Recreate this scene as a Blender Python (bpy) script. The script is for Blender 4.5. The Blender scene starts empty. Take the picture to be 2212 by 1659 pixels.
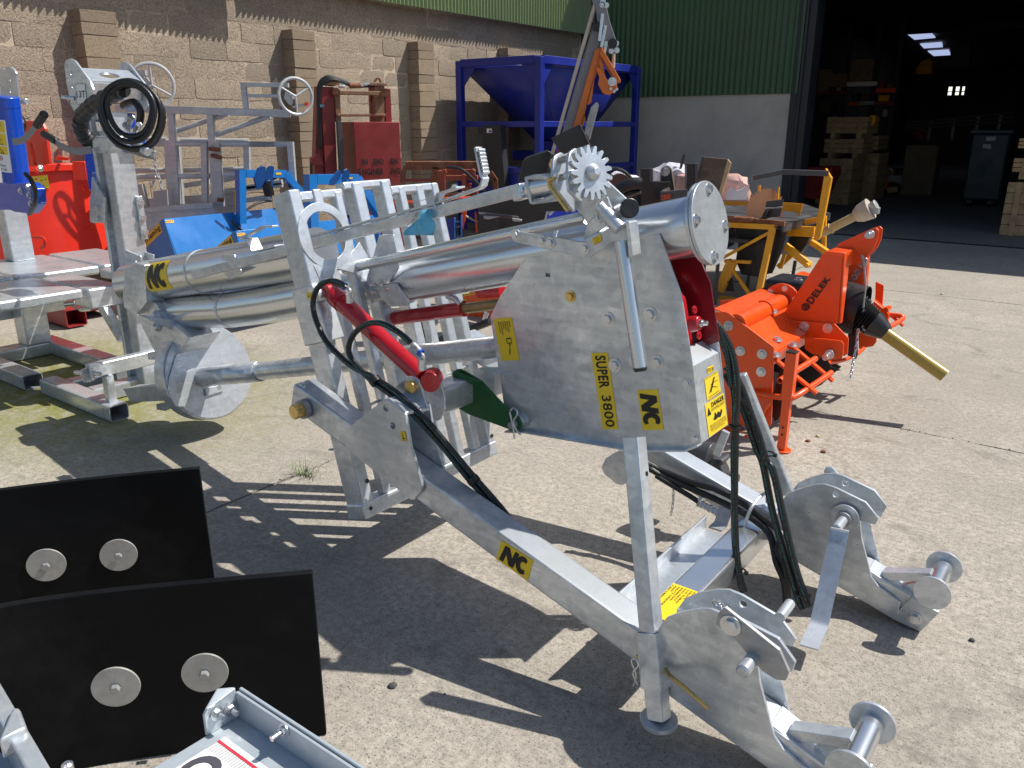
import bpy, bmesh, math, random
from mathutils import Vector as V, Matrix as Mx
from mathutils.geometry import tessellate_polygon
random.seed(7)
S = bpy.context.scene
COL = S.collection
R = math.radians
# ------------------------------------------------------------------ camera, sky, sun, exposure
HC, PIT, FPX, CX, CY = 1.65, R(17.95), 1728.0, 1106.0, 829.5      # measured from the photograph (2212 px wide)
cam = bpy.data.cameras.new('camera'); co = bpy.data.objects.new('camera', cam); COL.objects.link(co)
cam.sensor_width = 36.0; cam.lens = 36.0*FPX/2212.0; cam.clip_end = 400; cam.clip_start = .05
co.location = (0, 0, HC); co.rotation_euler = (math.pi/2-PIT, 0, 0); S.camera = co
AZ = R(37.1)
EW = V((math.sin(AZ), math.cos(AZ), 0)); EL = V((math.cos(AZ), -math.sin(AZ), 0))
SH = (-.51, -.55)                                   # ground shadow per metre of height in yard axes
SUN = (EL*-SH[0] + EW*-SH[1] + V((0, 0, 1))).normalized()
w = bpy.data.worlds.new('World'); S.world = w; w.use_nodes = True
nt = w.node_tree; nt.nodes.clear()
sky = nt.nodes.new('ShaderNodeTexSky'); sky.sky_type = 'NISHITA'; sky.sun_disc = False
sky.sun_elevation = math.asin(SUN.z); sky.sun_rotation = math.atan2(SUN.x, SUN.y)
sky.air_density = 1.0; sky.dust_density = 1.2; sky.ozone_density = 1.0
bg = nt.nodes.new('ShaderNodeBackground'); bg.inputs['Strength'].default_value = .098
wo = nt.nodes.new('ShaderNodeOutputWorld')
nt.links.new(sky.outputs[0], bg.inputs[0]); nt.links.new(bg.outputs[0], wo.inputs[0])
sl = bpy.data.lights.new('sun', 'SUN'); sl.energy = 5.0; sl.angle = R(.53); sl.color = (1, .955, .88)
so = bpy.data.objects.new('sun', sl); COL.objects.link(so)
so.rotation_euler = SUN.to_track_quat('Z', 'Y').to_euler()
S.view_settings.view_transform = 'Standard'; S.view_settings.look = 'None'
S.view_settings.exposure = .27; S.view_settings.gamma = 1; S.view_settings.use_curve_mapping = False
S.cycles.max_bounces = 8; S.cycles.diffuse_bounces = 3; S.cycles.glossy_bounces = 4
# ------------------------------------------------------------------ frames: from a place in the photograph to a place on a known plane
REG = dict(A=(0, 0, .4973), B=(1000, 0, .4973), C=(2000, 0, .4973), D=(3000, 0, .4973), E=(0, 800, .4973), F=(1000, 700, .4973),
 G=(2000, 550, .4973), H=(2900, 700, .4973), I=(0, 1800, .7668), J=(1000, 1350, .4973), K=(1900, 1200, .4973), L=(2600, 1800, .5877),
 M=(2300, 2247, .6329), N=(1200, 1700, .8269), O=(700, 1300, .5425), P=(0, 1050, .5424), Q=(0, 250, .3165), R=(500, 500, .3617),
 S=(1550, 560, .3617), T=(2350, 550, .3617), U=(0, 2650, .2543), V=(750, 2650, .3391), X=(2750, 1250, .3617), Y=(0, 950, .3165),
 Z=(1300, 1050, .3617), A2=(2400, 1700, .3617), d=(0, 0, 1.8517))
CAM = V((0, 0, HC))
def ray(r, x, y):
    a, b, s = REG[r]
    u, v = (a+x*s)/1.8517, (b+y*s)/1.8517
    X, Y = (u-CX)/FPX, -(v-CY)/FPX
    return V((X, math.cos(PIT)+Y*math.sin(PIT), -math.sin(PIT)+Y*math.cos(PIT)))
class Fr:
    def __init__(s, o, yaw):
        s.o = V(o); s.yaw = yaw
        s.ex = V((math.cos(yaw), math.sin(yaw), 0)); s.ey = V((-math.sin(yaw), math.cos(yaw), 0)); s.ez = V((0, 0, 1))
    def loc(s, p):
        d = p-s.o
        return V((d.dot(s.ex), d.dot(s.ey), d.z))
    def glob(s, p):
        return s.o+s.ex*p[0]+s.ey*p[1]+s.ez*p[2]
    def pl(s, r, x, y, p0, n):
        """where the line of sight meets the local plane through p0 with normal n"""
        rr = ray(r, x, y); c = s.loc(CAM); d = V((rr.dot(s.ex), rr.dot(s.ey), rr.z)); n = V(n)
        return c+d*((V(p0)-c).dot(n)/d.dot(n))
    def x(s, r, x, y, k): return s.pl(r, x, y, (k, 0, 0), (1, 0, 0))
    def y(s, r, x, y, k): return s.pl(r, x, y, (0, k, 0), (0, 1, 0))
    def z(s, r, x, y, k=0.): return s.pl(r, x, y, (0, 0, k), (0, 0, 1))
    def ys(s, r, pts, k): return [s.y(r, a, b, k) for a, b in pts]
    def xs(s, r, pts, k): return [s.x(r, a, b, k) for a, b in pts]
    def zs(s, r, pts, k): return [s.z(r, a, b, k) for a, b in pts]
YAW = -AZ
M0 = Fr((-.694, 3.215, 0), YAW)                     # the yard axes: x along the pump, y across it towards the shed
WF = Fr((0, 0, 0), 0)
def sub(lx, ly, yaw=0.):                            # a frame set down in the yard
    return Fr(M0.glob((lx, ly, 0)), YAW+yaw)
# ------------------------------------------------------------------ materials
def mat(name, col, rough=.5, metal=0., var=.12, scale=6., bump=0., bscale=60., spec=.5, dirt=None, dscale=2.5, damt=.5, rvar=.1, coat=0.):
    m = bpy.data.materials.new(name); m.use_nodes = True
    t = m.node_tree; n = t.nodes; b = n['Principled BSDF']; L = t.links.new
    tc = n.new('ShaderNodeTexCoord')
    no = n.new('ShaderNodeTexNoise'); no.inputs['Scale'].default_value = scale; no.inputs['Detail'].default_value = 6; no.inputs['Roughness'].default_value = .6
    L(tc.outputs['Object'], no.inputs['Vector'])
    mr = n.new('ShaderNodeMapRange'); mr.inputs[1].default_value = .3; mr.inputs[2].default_value = .7
    mr.inputs[3].default_value = 1-var; mr.inputs[4].default_value = 1+var; L(no.outputs['Fac'], mr.inputs[0])
    mx = n.new('ShaderNodeVectorMath'); mx.operation = 'SCALE'; mx.inputs[0].default_value = col[:3]; L(mr.outputs[0], mx.inputs[3])
    out = mx.outputs[0]
    if dirt:
        n2 = n.new('ShaderNodeTexNoise'); n2.inputs['Scale'].default_value = dscale; n2.inputs['Detail'].default_value = 9; n2.inputs['Roughness'].default_value = .7
        L(tc.outputs['Object'], n2.inputs['Vector'])
        r2 = n.new('ShaderNodeMapRange'); r2.inputs[1].default_value = .5; r2.inputs[2].default_value = .68; r2.inputs[3].default_value = 0; r2.inputs[4].default_value = damt
        L(n2.outputs['Fac'], r2.inputs[0])
        mm = n.new('ShaderNodeMix'); mm.data_type = 'RGBA'; L(r2.outputs[0], mm.inputs[0]); L(out, mm.inputs[6]); mm.inputs[7].default_value = (*dirt, 1)
        out = mm.outputs[2]
    L(out, b.inputs['Base Color'])
    b.inputs['Metallic'].default_value = metal
    rr = n.new('ShaderNodeMapRange'); rr.inputs[1].default_value = .3; rr.inputs[2].default_value = .7
    rr.inputs[3].default_value = max(.04, rough-rvar); rr.inputs[4].default_value = min(1, rough+rvar); L(no.outputs['Fac'], rr.inputs[0]); L(rr.outputs[0], b.inputs['Roughness'])
    b.inputs['Specular IOR Level'].default_value = spec
    b.inputs['Coat Weight'].default_value = coat
    if bump:
        nb = n.new('ShaderNodeTexNoise'); nb.inputs['Scale'].default_value = bscale; nb.inputs['Detail'].default_value = 5
        L(tc.outputs['Object'], nb.inputs['Vector'])
        bp = n.new('ShaderNodeBump'); bp.inputs['Strength'].default_value = bump; bp.inputs['Distance'].default_value = .01
        L(nb.outputs['Fac'], bp.inputs['Height']); L(bp.outputs[0], b.inputs['Normal'])
    return m
def galv(name, lo, hi, rough, metal, bump=.12, scuff=.55):
    m = bpy.data.materials.new(name); m.use_nodes = True
    t = m.node_tree; n = t.nodes; b = n['Principled BSDF']; L = t.links.new
    tc = n.new('ShaderNodeTexCoord')
    vo = n.new('ShaderNodeTexVoronoi'); vo.inputs['Scale'].default_value = 45; L(tc.outputs['Object'], vo.inputs['Vector'])
    sx = n.new('ShaderNodeSeparateColor'); L(vo.outputs['Color'], sx.inputs[0])
    no = n.new('ShaderNodeTexNoise'); no.inputs['Scale'].default_value = 5; no.inputs['Detail'].default_value = 8; no.inputs['Roughness'].default_value = .65; no.inputs['Distortion'].default_value = .6
    L(tc.outputs['Object'], no.inputs['Vector'])
    mp = n.new('ShaderNodeMapping'); mp.inputs['Scale'].default_value = (3, 3, 22); mp.inputs['Rotation'].default_value = (.3, .5, .2); L(tc.outputs['Object'], mp.inputs[0])
    ns = n.new('ShaderNodeTexNoise'); ns.inputs['Scale'].default_value = 2.; ns.inputs['Detail'].default_value = 5; L(mp.outputs[0], ns.inputs['Vector'])
    a1 = n.new('ShaderNodeMath'); a1.operation = 'MULTIPLY_ADD'; a1.inputs[1].default_value = .18; L(sx.outputs[0], a1.inputs[0]); L(no.outputs['Fac'], a1.inputs[2])
    a2 = n.new('ShaderNodeMath'); a2.operation = 'MULTIPLY_ADD'; a2.inputs[1].default_value = .6; L(ns.outputs['Fac'], a2.inputs[0]); L(a1.outputs[0], a2.inputs[2])
    mr = n.new('ShaderNodeMapRange'); mr.inputs[1].default_value = .55; mr.inputs[2].default_value = 1.2; mr.inputs[3].default_value = 0; mr.inputs[4].default_value = 1
    L(a2.outputs[0], mr.inputs[0])
    mm = n.new('ShaderNodeMix'); mm.data_type = 'RGBA'; mm.inputs[6].default_value = (*lo, 1); mm.inputs[7].default_value = (*hi, 1); L(mr.outputs[0], mm.inputs[0])
    # scattered dark scuffs
    nd = n.new('ShaderNodeTexNoise'); nd.inputs['Scale'].default_value = 14; nd.inputs['Detail'].default_value = 10; nd.inputs['Roughness'].default_value = .75; L(tc.outputs['Object'], nd.inputs['Vector'])
    rd = n.new('ShaderNodeMapRange'); rd.inputs[1].default_value = .66; rd.inputs[2].default_value = .78; rd.inputs[3].default_value = 0; rd.inputs[4].default_value = scuff; L(nd.outputs['Fac'], rd.inputs[0])
    m2 = n.new('ShaderNodeMix'); m2.data_type = 'RGBA'; L(rd.outputs[0], m2.inputs[0]); L(mm.outputs[2], m2.inputs[6]); m2.inputs[7].default_value = (.12, .115, .105, 1)
    L(m2.outputs[2], b.inputs['Base Color'])
    b.inputs['Metallic'].default_value = metal
    rr = n.new('ShaderNodeMapRange'); rr.inputs[1].default_value = .5; rr.inputs[2].default_value = 1.2; rr.inputs[3].default_value = rough+.1; rr.inputs[4].default_value = rough-.08
    L(a2.outputs[0], rr.inputs[0]); L(rr.outputs[0], b.inputs['Roughness'])
    bp = n.new('ShaderNodeBump'); bp.inputs['Strength'].default_value = bump; bp.inputs['Distance'].default_value = .004; L(no.outputs['Fac'], bp.inputs['Height']); L(bp.outputs[0], b.inputs['Normal'])
    return m
G = dict(
 galv=galv('galvanised_steel', (.36, .39, .42), (.74, .78, .815), .32, .60, .08, .42),
 galvs=mat('smooth_galvanised_tube', (.66, .685, .71), .25, .88, .07, 2.5, rvar=.05),
 galvd=galv('weathered_galvanised', (.27, .275, .28), (.46, .465, .47), .5, .5),
 bolt=mat('zinc_bolt', (.62, .64, .66), .3, .9, .1, 40),
 gold=mat('gold_passivate', (.62, .45, .16), .3, .85, .2, 25),
 red=mat('red_paint', (.42, .008, .014), .24, 0, .12, 8, coat=.4),
 red_refl=mat('crimson_reflection', (.17, .004, .012), .3, 0, .3, 5, coat=.3),  # deep red of the gearbox's reflection, put in as colour
 dred=mat('dark_red_paint', (.24, .02, .02), .45, 0, .25, 5, .1, dirt=(.10, .03, .02), damt=.6),
 bred=mat('bright_red_paint', (.72, .03, .012), .32, 0, .06, 4),
 orange=mat('orange_paint', (.80, .080, .006), .3, 0, .06, 5, coat=.2),
 orange2=mat('burnt_orange_paint', (.60, .15, .018), .35, 0, .1, 6),
 yorange=mat('amber_paint', (.80, .36, .012), .38, 0, .12, 6, dirt=(.28, .12, .02), damt=.4),
 blue=mat('sky_blue_paint', (.012, .16, .48), .28, 0, .07, 4, coat=.2),
 nblue=mat('navy_blue_paint', (.010, .022, .24), .42, 0, .1, 3),
 rblue=mat('royal_blue_paint', (.006, .065, .46), .25, 0, .06, 5, coat=.3),
 green=mat('green_paint', (.006, .10, .022), .5, 0, .12, 9),
 galvg=galv('grey_galvanised_rail', (.36, .37, .38), (.56, .57, .57), .45, .3),
 black=mat('black_rubber', (.012, .012, .013), .38, 0, .2, 20),
 hose=mat('hose_rubber', (.010, .010, .011), .36, 0, .2, 60, .15, 200),
 board=mat('black_board', (.0045, .005, .006), .55, 0, .35, 3, .04, 90, dirt=(.022, .022, .022), damt=.5, dscale=2.5, spec=.12),
 blackp=mat('black_paint', (.014, .014, .016), .4, 0, .2, 8),
 grey=mat('grey_paint', (.20, .20, .215), .4, 0, .08, 8),
 char=mat('dark_grey_paint', (.055, .055, .06), .4, 0, .12, 8),
 rust=mat('rusty_steel', (.20, .062, .022), .75, 0, .35, 14, .3, 60, dirt=(.35, .20, .12), damt=.6, dscale=12),
 rustc=mat('rusty_cream_steel', (.24, .13, .07), .7, 0, .3, 12, .2, 60, dirt=(.16, .05, .02), damt=.8, dscale=9),
 rborange=mat('red_brown_paint', (.26, .05, .02), .5, 0, .2, 6),
 yellow=mat('yellow_label', (.78, .55, .02), .4, 0, .03, 4),
 lyellow=mat('amber_label', (.72, .42, .05), .4, 0, .03, 4),
 ink=mat('black_print', (.008, .008, .008), .5, 0, .02, 4),
 white=mat('white_label', (.78, .78, .77), .45, 0, .03, 4),
 redp=mat('red_print', (.62, .03, .05), .45, 0, .03, 4),
 greyp=mat('grey_print', (.42, .42, .43), .5, 0, .03, 4),
 teal=mat('teal_print', (.01, .22, .20), .5, 0, .03, 4),
 tag=mat('pale_blue_paper', (.25, .60, .78), .6, 0, .05, 6),
 wood=mat('raw_timber', (.46, .30, .15), .8, 0, .25, 9, .2, 40, dirt=(.16, .11, .07), damt=.5, dscale=7),
 dwood=mat('old_dark_timber', (.10, .075, .055), .85, 0, .35, 10, .2, 40, dirt=(.19, .15, .11), damt=.5, dscale=8),
 cutwood=mat('cut_timber_edge', (.42, .29, .15), .8, 0, .15, 16),
 saw=mat('coppery_saw_steel', (.50, .25, .15), .38, .55, .15, 6),
 sawr=mat('rusty_saw_steel', (.16, .085, .06), .5, .4, .25, 10),
 film=mat('white_plastic_wrap', (.62, .60, .66), .35, 0, .12, 8, .5, 12),
 pink=mat('pink_plastic_wrap', (.75, .46, .40), .35, 0, .12, 6, .4, 14),
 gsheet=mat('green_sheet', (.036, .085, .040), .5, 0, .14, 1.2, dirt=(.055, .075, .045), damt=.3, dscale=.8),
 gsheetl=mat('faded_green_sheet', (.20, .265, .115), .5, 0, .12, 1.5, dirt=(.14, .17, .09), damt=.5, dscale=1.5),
 render=mat('grey_render', (.45, .415, .375), .9, 0, .14, 1.3, .3, 50, dirt=(.28, .26, .235), damt=.5, dscale=1.4),
 dark=mat('dark_steel', (.018, .02, .026), .55, 0, .2, 4),
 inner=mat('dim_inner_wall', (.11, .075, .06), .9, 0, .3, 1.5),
 tan=mat('tan_plastic_guard', (.42, .33, .17), .45, 0, .12, 8, dirt=(.5, .45, .35), damt=.5, dscale=14),
 ptoy=mat('gold_plastic_guard', (.40, .29, .055), .3, 0, .05, 8),
 ptob=mat('buff_plastic', (.50, .44, .36), .5, 0, .15, 9),
 slate=mat('worn_black_tabletop', (.055, .055, .06), .45, .2, .4, 6, dirt=(.13, .13, .13), damt=.6, dscale=5),
 skyl=None, stone=mat('dark_stone', (.07, .07, .068), .9, 0, .3, 30, .4, 60),
 grass=mat('grass_blade', (.10, .17, .03), .6, 0, .3, 3),
 card=mat('cardboard', (.20, .15, .10), .9, 0, .2, 5),
 bin=mat('grey_blue_bin', (.03, .045, .06), .5, 0, .1, 4),
)
_t = G['tag'].node_tree; _p = _t.nodes['Principled BSDF']; _tr = _t.nodes.new('ShaderNodeBsdfTranslucent'); _tr.inputs['Color'].default_value = (.40, .85, 1, 1)
_mx = _t.nodes.new('ShaderNodeMixShader'); _mx.inputs[0].default_value = .6; _t.links.new(_p.outputs[0], _mx.inputs[1]); _t.links.new(_tr.outputs[0], _mx.inputs[2]); _t.links.new(_mx.outputs[0], _t.nodes['Material Output'].inputs['Surface'])
# ------------------------------------------------------------------ mesh building
class MB:
    def __init__(s): s.v = []; s.f = []; s.sm = True
    def add(s, vs, fs):
        k = len(s.v); s.v += [V(p) for p in vs]; s.f += [tuple(i+k for i in f) for f in fs]; return s
    def box(s, a, b):
        (x0, y0, z0), (x1, y1, z1) = [min(p, q) for p, q in zip(a, b)], [max(p, q) for p, q in zip(a, b)]
        return s.add([(x0, y0, z0), (x1, y0, z0), (x1, y1, z0), (x0, y1, z0), (x0, y0, z1), (x1, y0, z1), (x1, y1, z1), (x0, y1, z1)],
                     [(0, 3, 2, 1), (4, 5, 6, 7), (0, 1, 5, 4), (1, 2, 6, 5), (2, 3, 7, 6), (3, 0, 4, 7)])
    def hexa(s, lo, hi):
        """six-sided solid between two quads"""
        return s.add(list(lo)+list(hi), [(0, 3, 2, 1), (4, 5, 6, 7), (0, 1, 5, 4), (1, 2, 6, 5), (2, 3, 7, 6), (3, 0, 4, 7)])
    def frame(s, p0, p1, up):
        t = (V(p1)-V(p0)).normalized(); up = V(up)
        a = up.cross(t)
        if a.length < 1e-4: a = V((1, 0, 0)).cross(t)
        if a.length < 1e-4: a = V((0, 1, 0)).cross(t)
        a.normalize(); return t, a, t.cross(a)
    def beam(s, p0, p1, w, h, up=(0, 0, 1), ch=.12, wall=0.):
        """rolled square section from p0 to p1: w across, h along up; wall > 0 leaves the ends open"""
        p0, p1 = V(p0), V(p1); t, a, b = s.frame(p0, p1, up); c = min(w, h)*ch
        def sec(w, h, c):
            W, H = w/2, h/2
            if c <= 0: return [(-W, -H), (W, -H), (W, H), (-W, H)]
            return [(-W+c, -H), (W-c, -H), (W-c*.29, -H+c*.29), (W, -H+c), (W, H-c), (W-c*.29, H-c*.29), (W-c, H), (-W+c, H), (-W+c*.29, H-c*.29), (-W, H-c), (-W, -H+c), (-W+c*.29, -H+c*.29)]
        o = sec(w, h, c); n = len(o)
        vs = [p+a*x+b*y for p in (p0, p1) for x, y in o]
        fs = [(i, (i+1) % n, n+(i+1) % n, n+i) for i in range(n)]
        if wall:
            q = sec(w-2*wall, h-2*wall, max(0, c-wall) if c > wall else c*.3); q = q if len(q) == n else [(x*.9, y*.9) for x, y in o]
            dd = min((p1-p0).length*.45, .25)
            vs += [p0+a*x+b*y for x, y in q]+[p1+a*x+b*y for x, y in q]+[p0+t*dd+a*x+b*y for x, y in q]+[p1-t*dd+a*x+b*y for x, y in q]
            for i in range(n):
                j = (i+1) % n
                fs += [(j, i, 2*n+i, 2*n+j), (n+i, n+j, 3*n+j, 3*n+i), (2*n+j, 2*n+i, 4*n+i, 4*n+j), (3*n+i, 3*n+j, 5*n+j, 5*n+i)]
            fs += [tuple(range(4*n, 5*n)), tuple(range(6*n-1, 5*n-1, -1))]
        else:
            fs += [tuple(range(n-1, -1, -1)), tuple(range(n, 2*n))]
        return s.add(vs, fs)
    def cyl(s, p0, p1, r, r2=None, n=16, caps=True):
        p0, p1 = V(p0), V(p1); t, a, b = s.frame(p0, p1, (0, 0, 1)); r2 = r if r2 is None else r2
        vs = []
        for p, q in ((p0, r), (p1, r2)):
            vs += [p+(a*math.cos(2*math.pi*i/n)+b*math.sin(2*math.pi*i/n))*q for i in range(n)]
        fs = [(i, (i+1) % n, n+(i+1) % n, n+i) for i in range(n)]
        if caps: fs += [tuple(range(n-1, -1, -1)), tuple(range(n, 2*n))]
        return s.add(vs, fs)
    def pipe(s, p0, p1, r, wall, n=20):
        """open tube"""
        p0, p1 = V(p0), V(p1); t, a, b = s.frame(p0, p1, (0, 0, 1)); vs = []
        for p, q in ((p0, r), (p1, r), (p1, r-wall), (p0, r-wall)):
            vs += [p+(a*math.cos(2*math.pi*i/n)+b*math.sin(2*math.pi*i/n))*q for i in range(n)]
        fs = []
        for k in range(4):
            m = (k+1) % 4
            fs += [(k*n+i, k*n+(i+1) % n, m*n+(i+1) % n, m*n+i) for i in range(n)]
        return s.add(vs, fs)
    def tube(s, path, r, n=10, caps=True, closed=False):
        path = [V(p) for p in path]; m = len(path); vs = []; ref = None
        for i, p in enumerate(path):
            if closed: t = path[(i+1) % m]-path[i-1]
            else: t = path[min(i+1, m-1)]-path[max(i-1, 0)]
            t.normalize()
            if ref is None:
                ref = t.orthogonal().normalized()
            ref = (ref-t*ref.dot(t)).normalized(); b = t.cross(ref)
            rr = r[i] if isinstance(r, (list, tuple)) else r
            vs += [p+(ref*math.cos(2*math.pi*k/n)+b*math.sin(2*math.pi*k/n))*rr for k in range(n)]
        fs = []
        for i in range(m if closed else m-1):
            j = (i+1) % m
            fs += [(i*n+k, i*n+(k+1) % n, j*n+(k+1) % n, j*n+k) for k in range(n)]
        if caps and not closed: fs += [tuple(range(n-1, -1, -1)), tuple(range((m-1)*n, m*n))]
        return s.add(vs, fs)
    def ring(s, c, nrm, Rr, r, n=40, k=8, a0=0., a1=2*math.pi):
        c = V(c); nrm = V(nrm).normalized(); a = nrm.orthogonal().normalized(); b = nrm.cross(a)
        full = abs(a1-a0-2*math.pi) < 1e-6
        pts = [c+(a*math.cos(a0+(a1-a0)*i/n)+b*math.sin(a0+(a1-a0)*i/n))*Rr for i in range(n if full else n+1)]
        return s.tube(pts, r, k, closed=full)
    def plate(s, pts, th, holes=()):
        """flat polygon (with holes) given thickness th (a vector)"""
        th = V(th); loops = [[V(p) for p in pts]]+[[V(p) for p in h] for h in holes]
        flat = [p for l in loops for p in l]; n = len(flat)
        tris = tessellate_polygon(loops)
        vs = flat+[p+th for p in flat]; fs = []
        for t in tris:
            a, b, c = t
            nn = (flat[b]-flat[a]).cross(flat[c]-flat[a])
            if nn.dot(th) > 0: t = (a, c, b)
            fs += [tuple(t), tuple(i+n for i in reversed(t))]
        k = 0
        for l in loops:
            m = len(l); fs += [(k+i, k+(i+1) % m, n+k+(i+1) % m, n+k+i) for i in range(m)]; k += m
        return s.add(vs, fs)
    def disc(s, c, nrm, r, th, n=32, hole=0.):
        c = V(c); nrm = V(nrm).normalized(); a = nrm.orthogonal().normalized(); b = nrm.cross(a)
        o = [c+(a*math.cos(2*math.pi*i/n)+b*math.sin(2*math.pi*i/n))*r for i in range(n)]
        hs = [[c+(a*math.cos(2*math.pi*i/n)+b*math.sin(2*math.pi*i/n))*hole for i in range(n)]] if hole else []
        return s.plate(o, nrm*th, hs)
    def bolt(s, c, nrm, r, washer=True, h=.65):
        c = V(c); nrm = V(nrm).normalized()
        if washer: s.cyl(c, c+nrm*r*.22, r*1.45, n=14)
        s.cyl(c+nrm*r*.2, c+nrm*r*(.2+h*1.1), r, r*.93, n=6)
        return s
    def strip(s, pts, th, wid):
        """flat bar bent along pts: wid is the width vector, th its thickness (towards the inside of each bend plane)"""
        pts = [V(p) for p in pts]; wid = V(wid); m = len(pts); vs = []
        for i, p in enumerate(pts):
            t = (pts[min(i+1, m-1)]-pts[max(i-1, 0)]).normalized(); nn = t.cross(wid).normalized()*th
            vs += [p-wid/2, p+wid/2, p+wid/2+nn, p-wid/2+nn]
        fs = [(3, 2, 1, 0)]
        for i in range(m-1):
            k = i*4
            fs += [(k+j, k+(j+1) % 4, k+4+(j+1) % 4, k+4+j) for j in range(4)]
        k = (m-1)*4; fs.append((k, k+1, k+2, k+3))
        return s.add(vs, fs)
def mesh_of(mb, name, m, ang=38):
    me = bpy.data.meshes.new(name); me.from_pydata(mb.v, [], mb.f); me.update()
    bm = bmesh.new(); bm.from_mesh(me); bmesh.ops.recalc_face_normals(bm, faces=bm.faces); bm.to_mesh(me); bm.free()
    me.shade_smooth(); me.set_sharp_from_angle(angle=R(ang)); me.materials.append(m)
    return me
def obj(name, mb, m, parent=None, bevel=0., label=None):
    me = mesh_of(mb, name, G[m] if isinstance(m, str) else m)
    o = bpy.data.objects.new(name, me); COL.objects.link(o)
    if parent: o.parent = parent
    if bevel:
        b = o.modifiers.new('bevel', 'BEVEL'); b.width = bevel; b.segments = 2; b.limit_method = 'ANGLE'; b.angle_limit = R(35); b.harden_normals = False
    wn_ = o.modifiers.new('weighted', 'WEIGHTED_NORMAL'); wn_.keep_sharp = True; wn_.weight = 80
    if label: o['label'] = label
    return o
def tag(o, label, cat, group=None):
    o['label'] = label; o['category'] = cat
    if group: o['group'] = group
    return o
def thing(name, label, cat, fr, group=None):
    o = bpy.data.objects.new(name, None); COL.objects.link(o); o.empty_display_size = .1
    o.location = fr.o; o.rotation_euler = (0, 0, fr.yaw)
    return tag(o, label, cat, group)
def place(name, mb, m, fr, label, cat, group=None, bevel=0.):
    o = obj(name, mb, m, None, bevel); o.location = fr.o; o.rotation_euler = (0, 0, fr.yaw)
    return tag(o, label, cat, group)
def struct(o): o['kind'] = 'structure'; return o
def copy_tree(o, parent=None):
    c = o.copy(); COL.objects.link(c); c.parent = parent
    for ch in o.children: copy_tree(ch, c)
    return c
def spline(pts, k=8):
    pts = [V(p) for p in pts]; out = []
    for i in range(len(pts)-1):
        p0, p1, p2, p3 = pts[max(i-1, 0)], pts[i], pts[i+1], pts[min(i+2, len(pts)-1)]
        for j in range(k):
            t = j/k
            out.append(.5*((2*p1)+(p2-p0)*t+(2*p0-5*p1+4*p2-p3)*t*t+(3*p1-p0-3*p2+p3)*t**3))
    return out+[pts[-1]]
def bolts(parent, pts, nrm, r, m='bolt', washer=True, name='bolt', h=.65):
    """one bolt object per place, sharing one mesh"""
    mb = MB().bolt((0, 0, 0), nrm, r, washer, h); me = mesh_of(mb, name, G[m])
    for p in pts:
        o = bpy.data.objects.new(name, me); COL.objects.link(o); o.parent = parent; o.location = V(p)
# ------------------------------------------------------------------ labels and lettering
_tc = {}
def text_mesh(s, bold):
    if (s, bold) in _tc: return _tc[(s, bold)]
    cu = bpy.data.curves.new('lettering', 'FONT'); cu.body = s; cu.size = 1; cu.offset = bold; cu.resolution_u = 4; cu.space_character = 1.05+bold*1.6
    o = bpy.data.objects.new('lettering', cu); COL.objects.link(o)
    dg = bpy.context.evaluated_depsgraph_get(); dg.update()
    me = o.evaluated_get(dg).to_mesh()
    vs = [V(v.co) for v in me.vertices]; fs = [tuple(p.vertices) for p in me.polygons]
    o.evaluated_get(dg).to_mesh_clear(); bpy.data.objects.remove(o); bpy.data.curves.remove(cu)
    x0 = min(v.x for v in vs); x1 = max(v.x for v in vs); y0 = min(v.y for v in vs); y1 = max(v.y for v in vs)
    vs = [((v.x-x0)/(x1-x0), (v.y-y0)/(y1-y0)) for v in vs]
    _tc[(s, bold)] = (vs, fs); return vs, fs
def quadmap(q):
    ll, lr, ur, ul = [V(p) for p in q]
    return lambda x, y: ll*(1-x)*(1-y)+lr*x*(1-y)+ur*x*y+ul*(1-x)*y
def label(parent, q, nrm, base, items, name='sticker', inkm='ink', lift=.0015, f=None, nu=1):
    """a printed label on quad q (lower left, lower right, upper right, upper left as read); items: (text, x0, y0, x1, y1[, bold[, material]])
    or ('#', points) for a printed filled shape; f maps (x, y) to a curved surface instead"""
    nrm = V(nrm).normalized() if nrm is not None else None
    g = quadmap(q) if f is None else None
    def P(x, y, h):
        return g(x, y)+nrm*h if f is None else f(x, y, h)
    st = MB()
    vs = [P(i/nu, j, lift) for j in (0, 1) for i in range(nu+1)]
    st.add(vs, [(i, i+1, nu+2+i, nu+1+i) for i in range(nu)])
    so_ = obj(name, st, base, parent) if base else parent
    by = {}
    for it in items:
        if it[0] == '#':
            mm = it[2] if len(it) > 2 else inkm
            mb = by.setdefault(mm, MB()); pts = it[1]
            if f is not None:                         # fine strip so that it follows the curve
                pass
            tr = tessellate_polygon([[V((x, y, 0)) for x, y in pts]])
            mb.add([P(x, y, lift+.0012) for x, y in pts], [tuple(t) for t in tr])
        else:
            s, x0, y0, x1, y1 = it[:5]; bold = it[5] if len(it) > 5 else 0.; mm = it[6] if len(it) > 6 else inkm
            vs, fs = text_mesh(s, bold); mb = by.setdefault(mm, MB())
            mb.add([P(x0+(x1-x0)*a, y0+(y1-y0)*b, lift+.0012) for a, b in vs], fs)
    for mm, mb in by.items():
        obj('lettering', mb, mm, so_ if base else parent)
    return so_
NC = [('#', [(.08, .1), (.21, .1), (.25, .52), (.38, .1), (.52, .1), (.60, .9), (.47, .9), (.43, .50), (.31, .9), (.16, .9)])]
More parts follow.
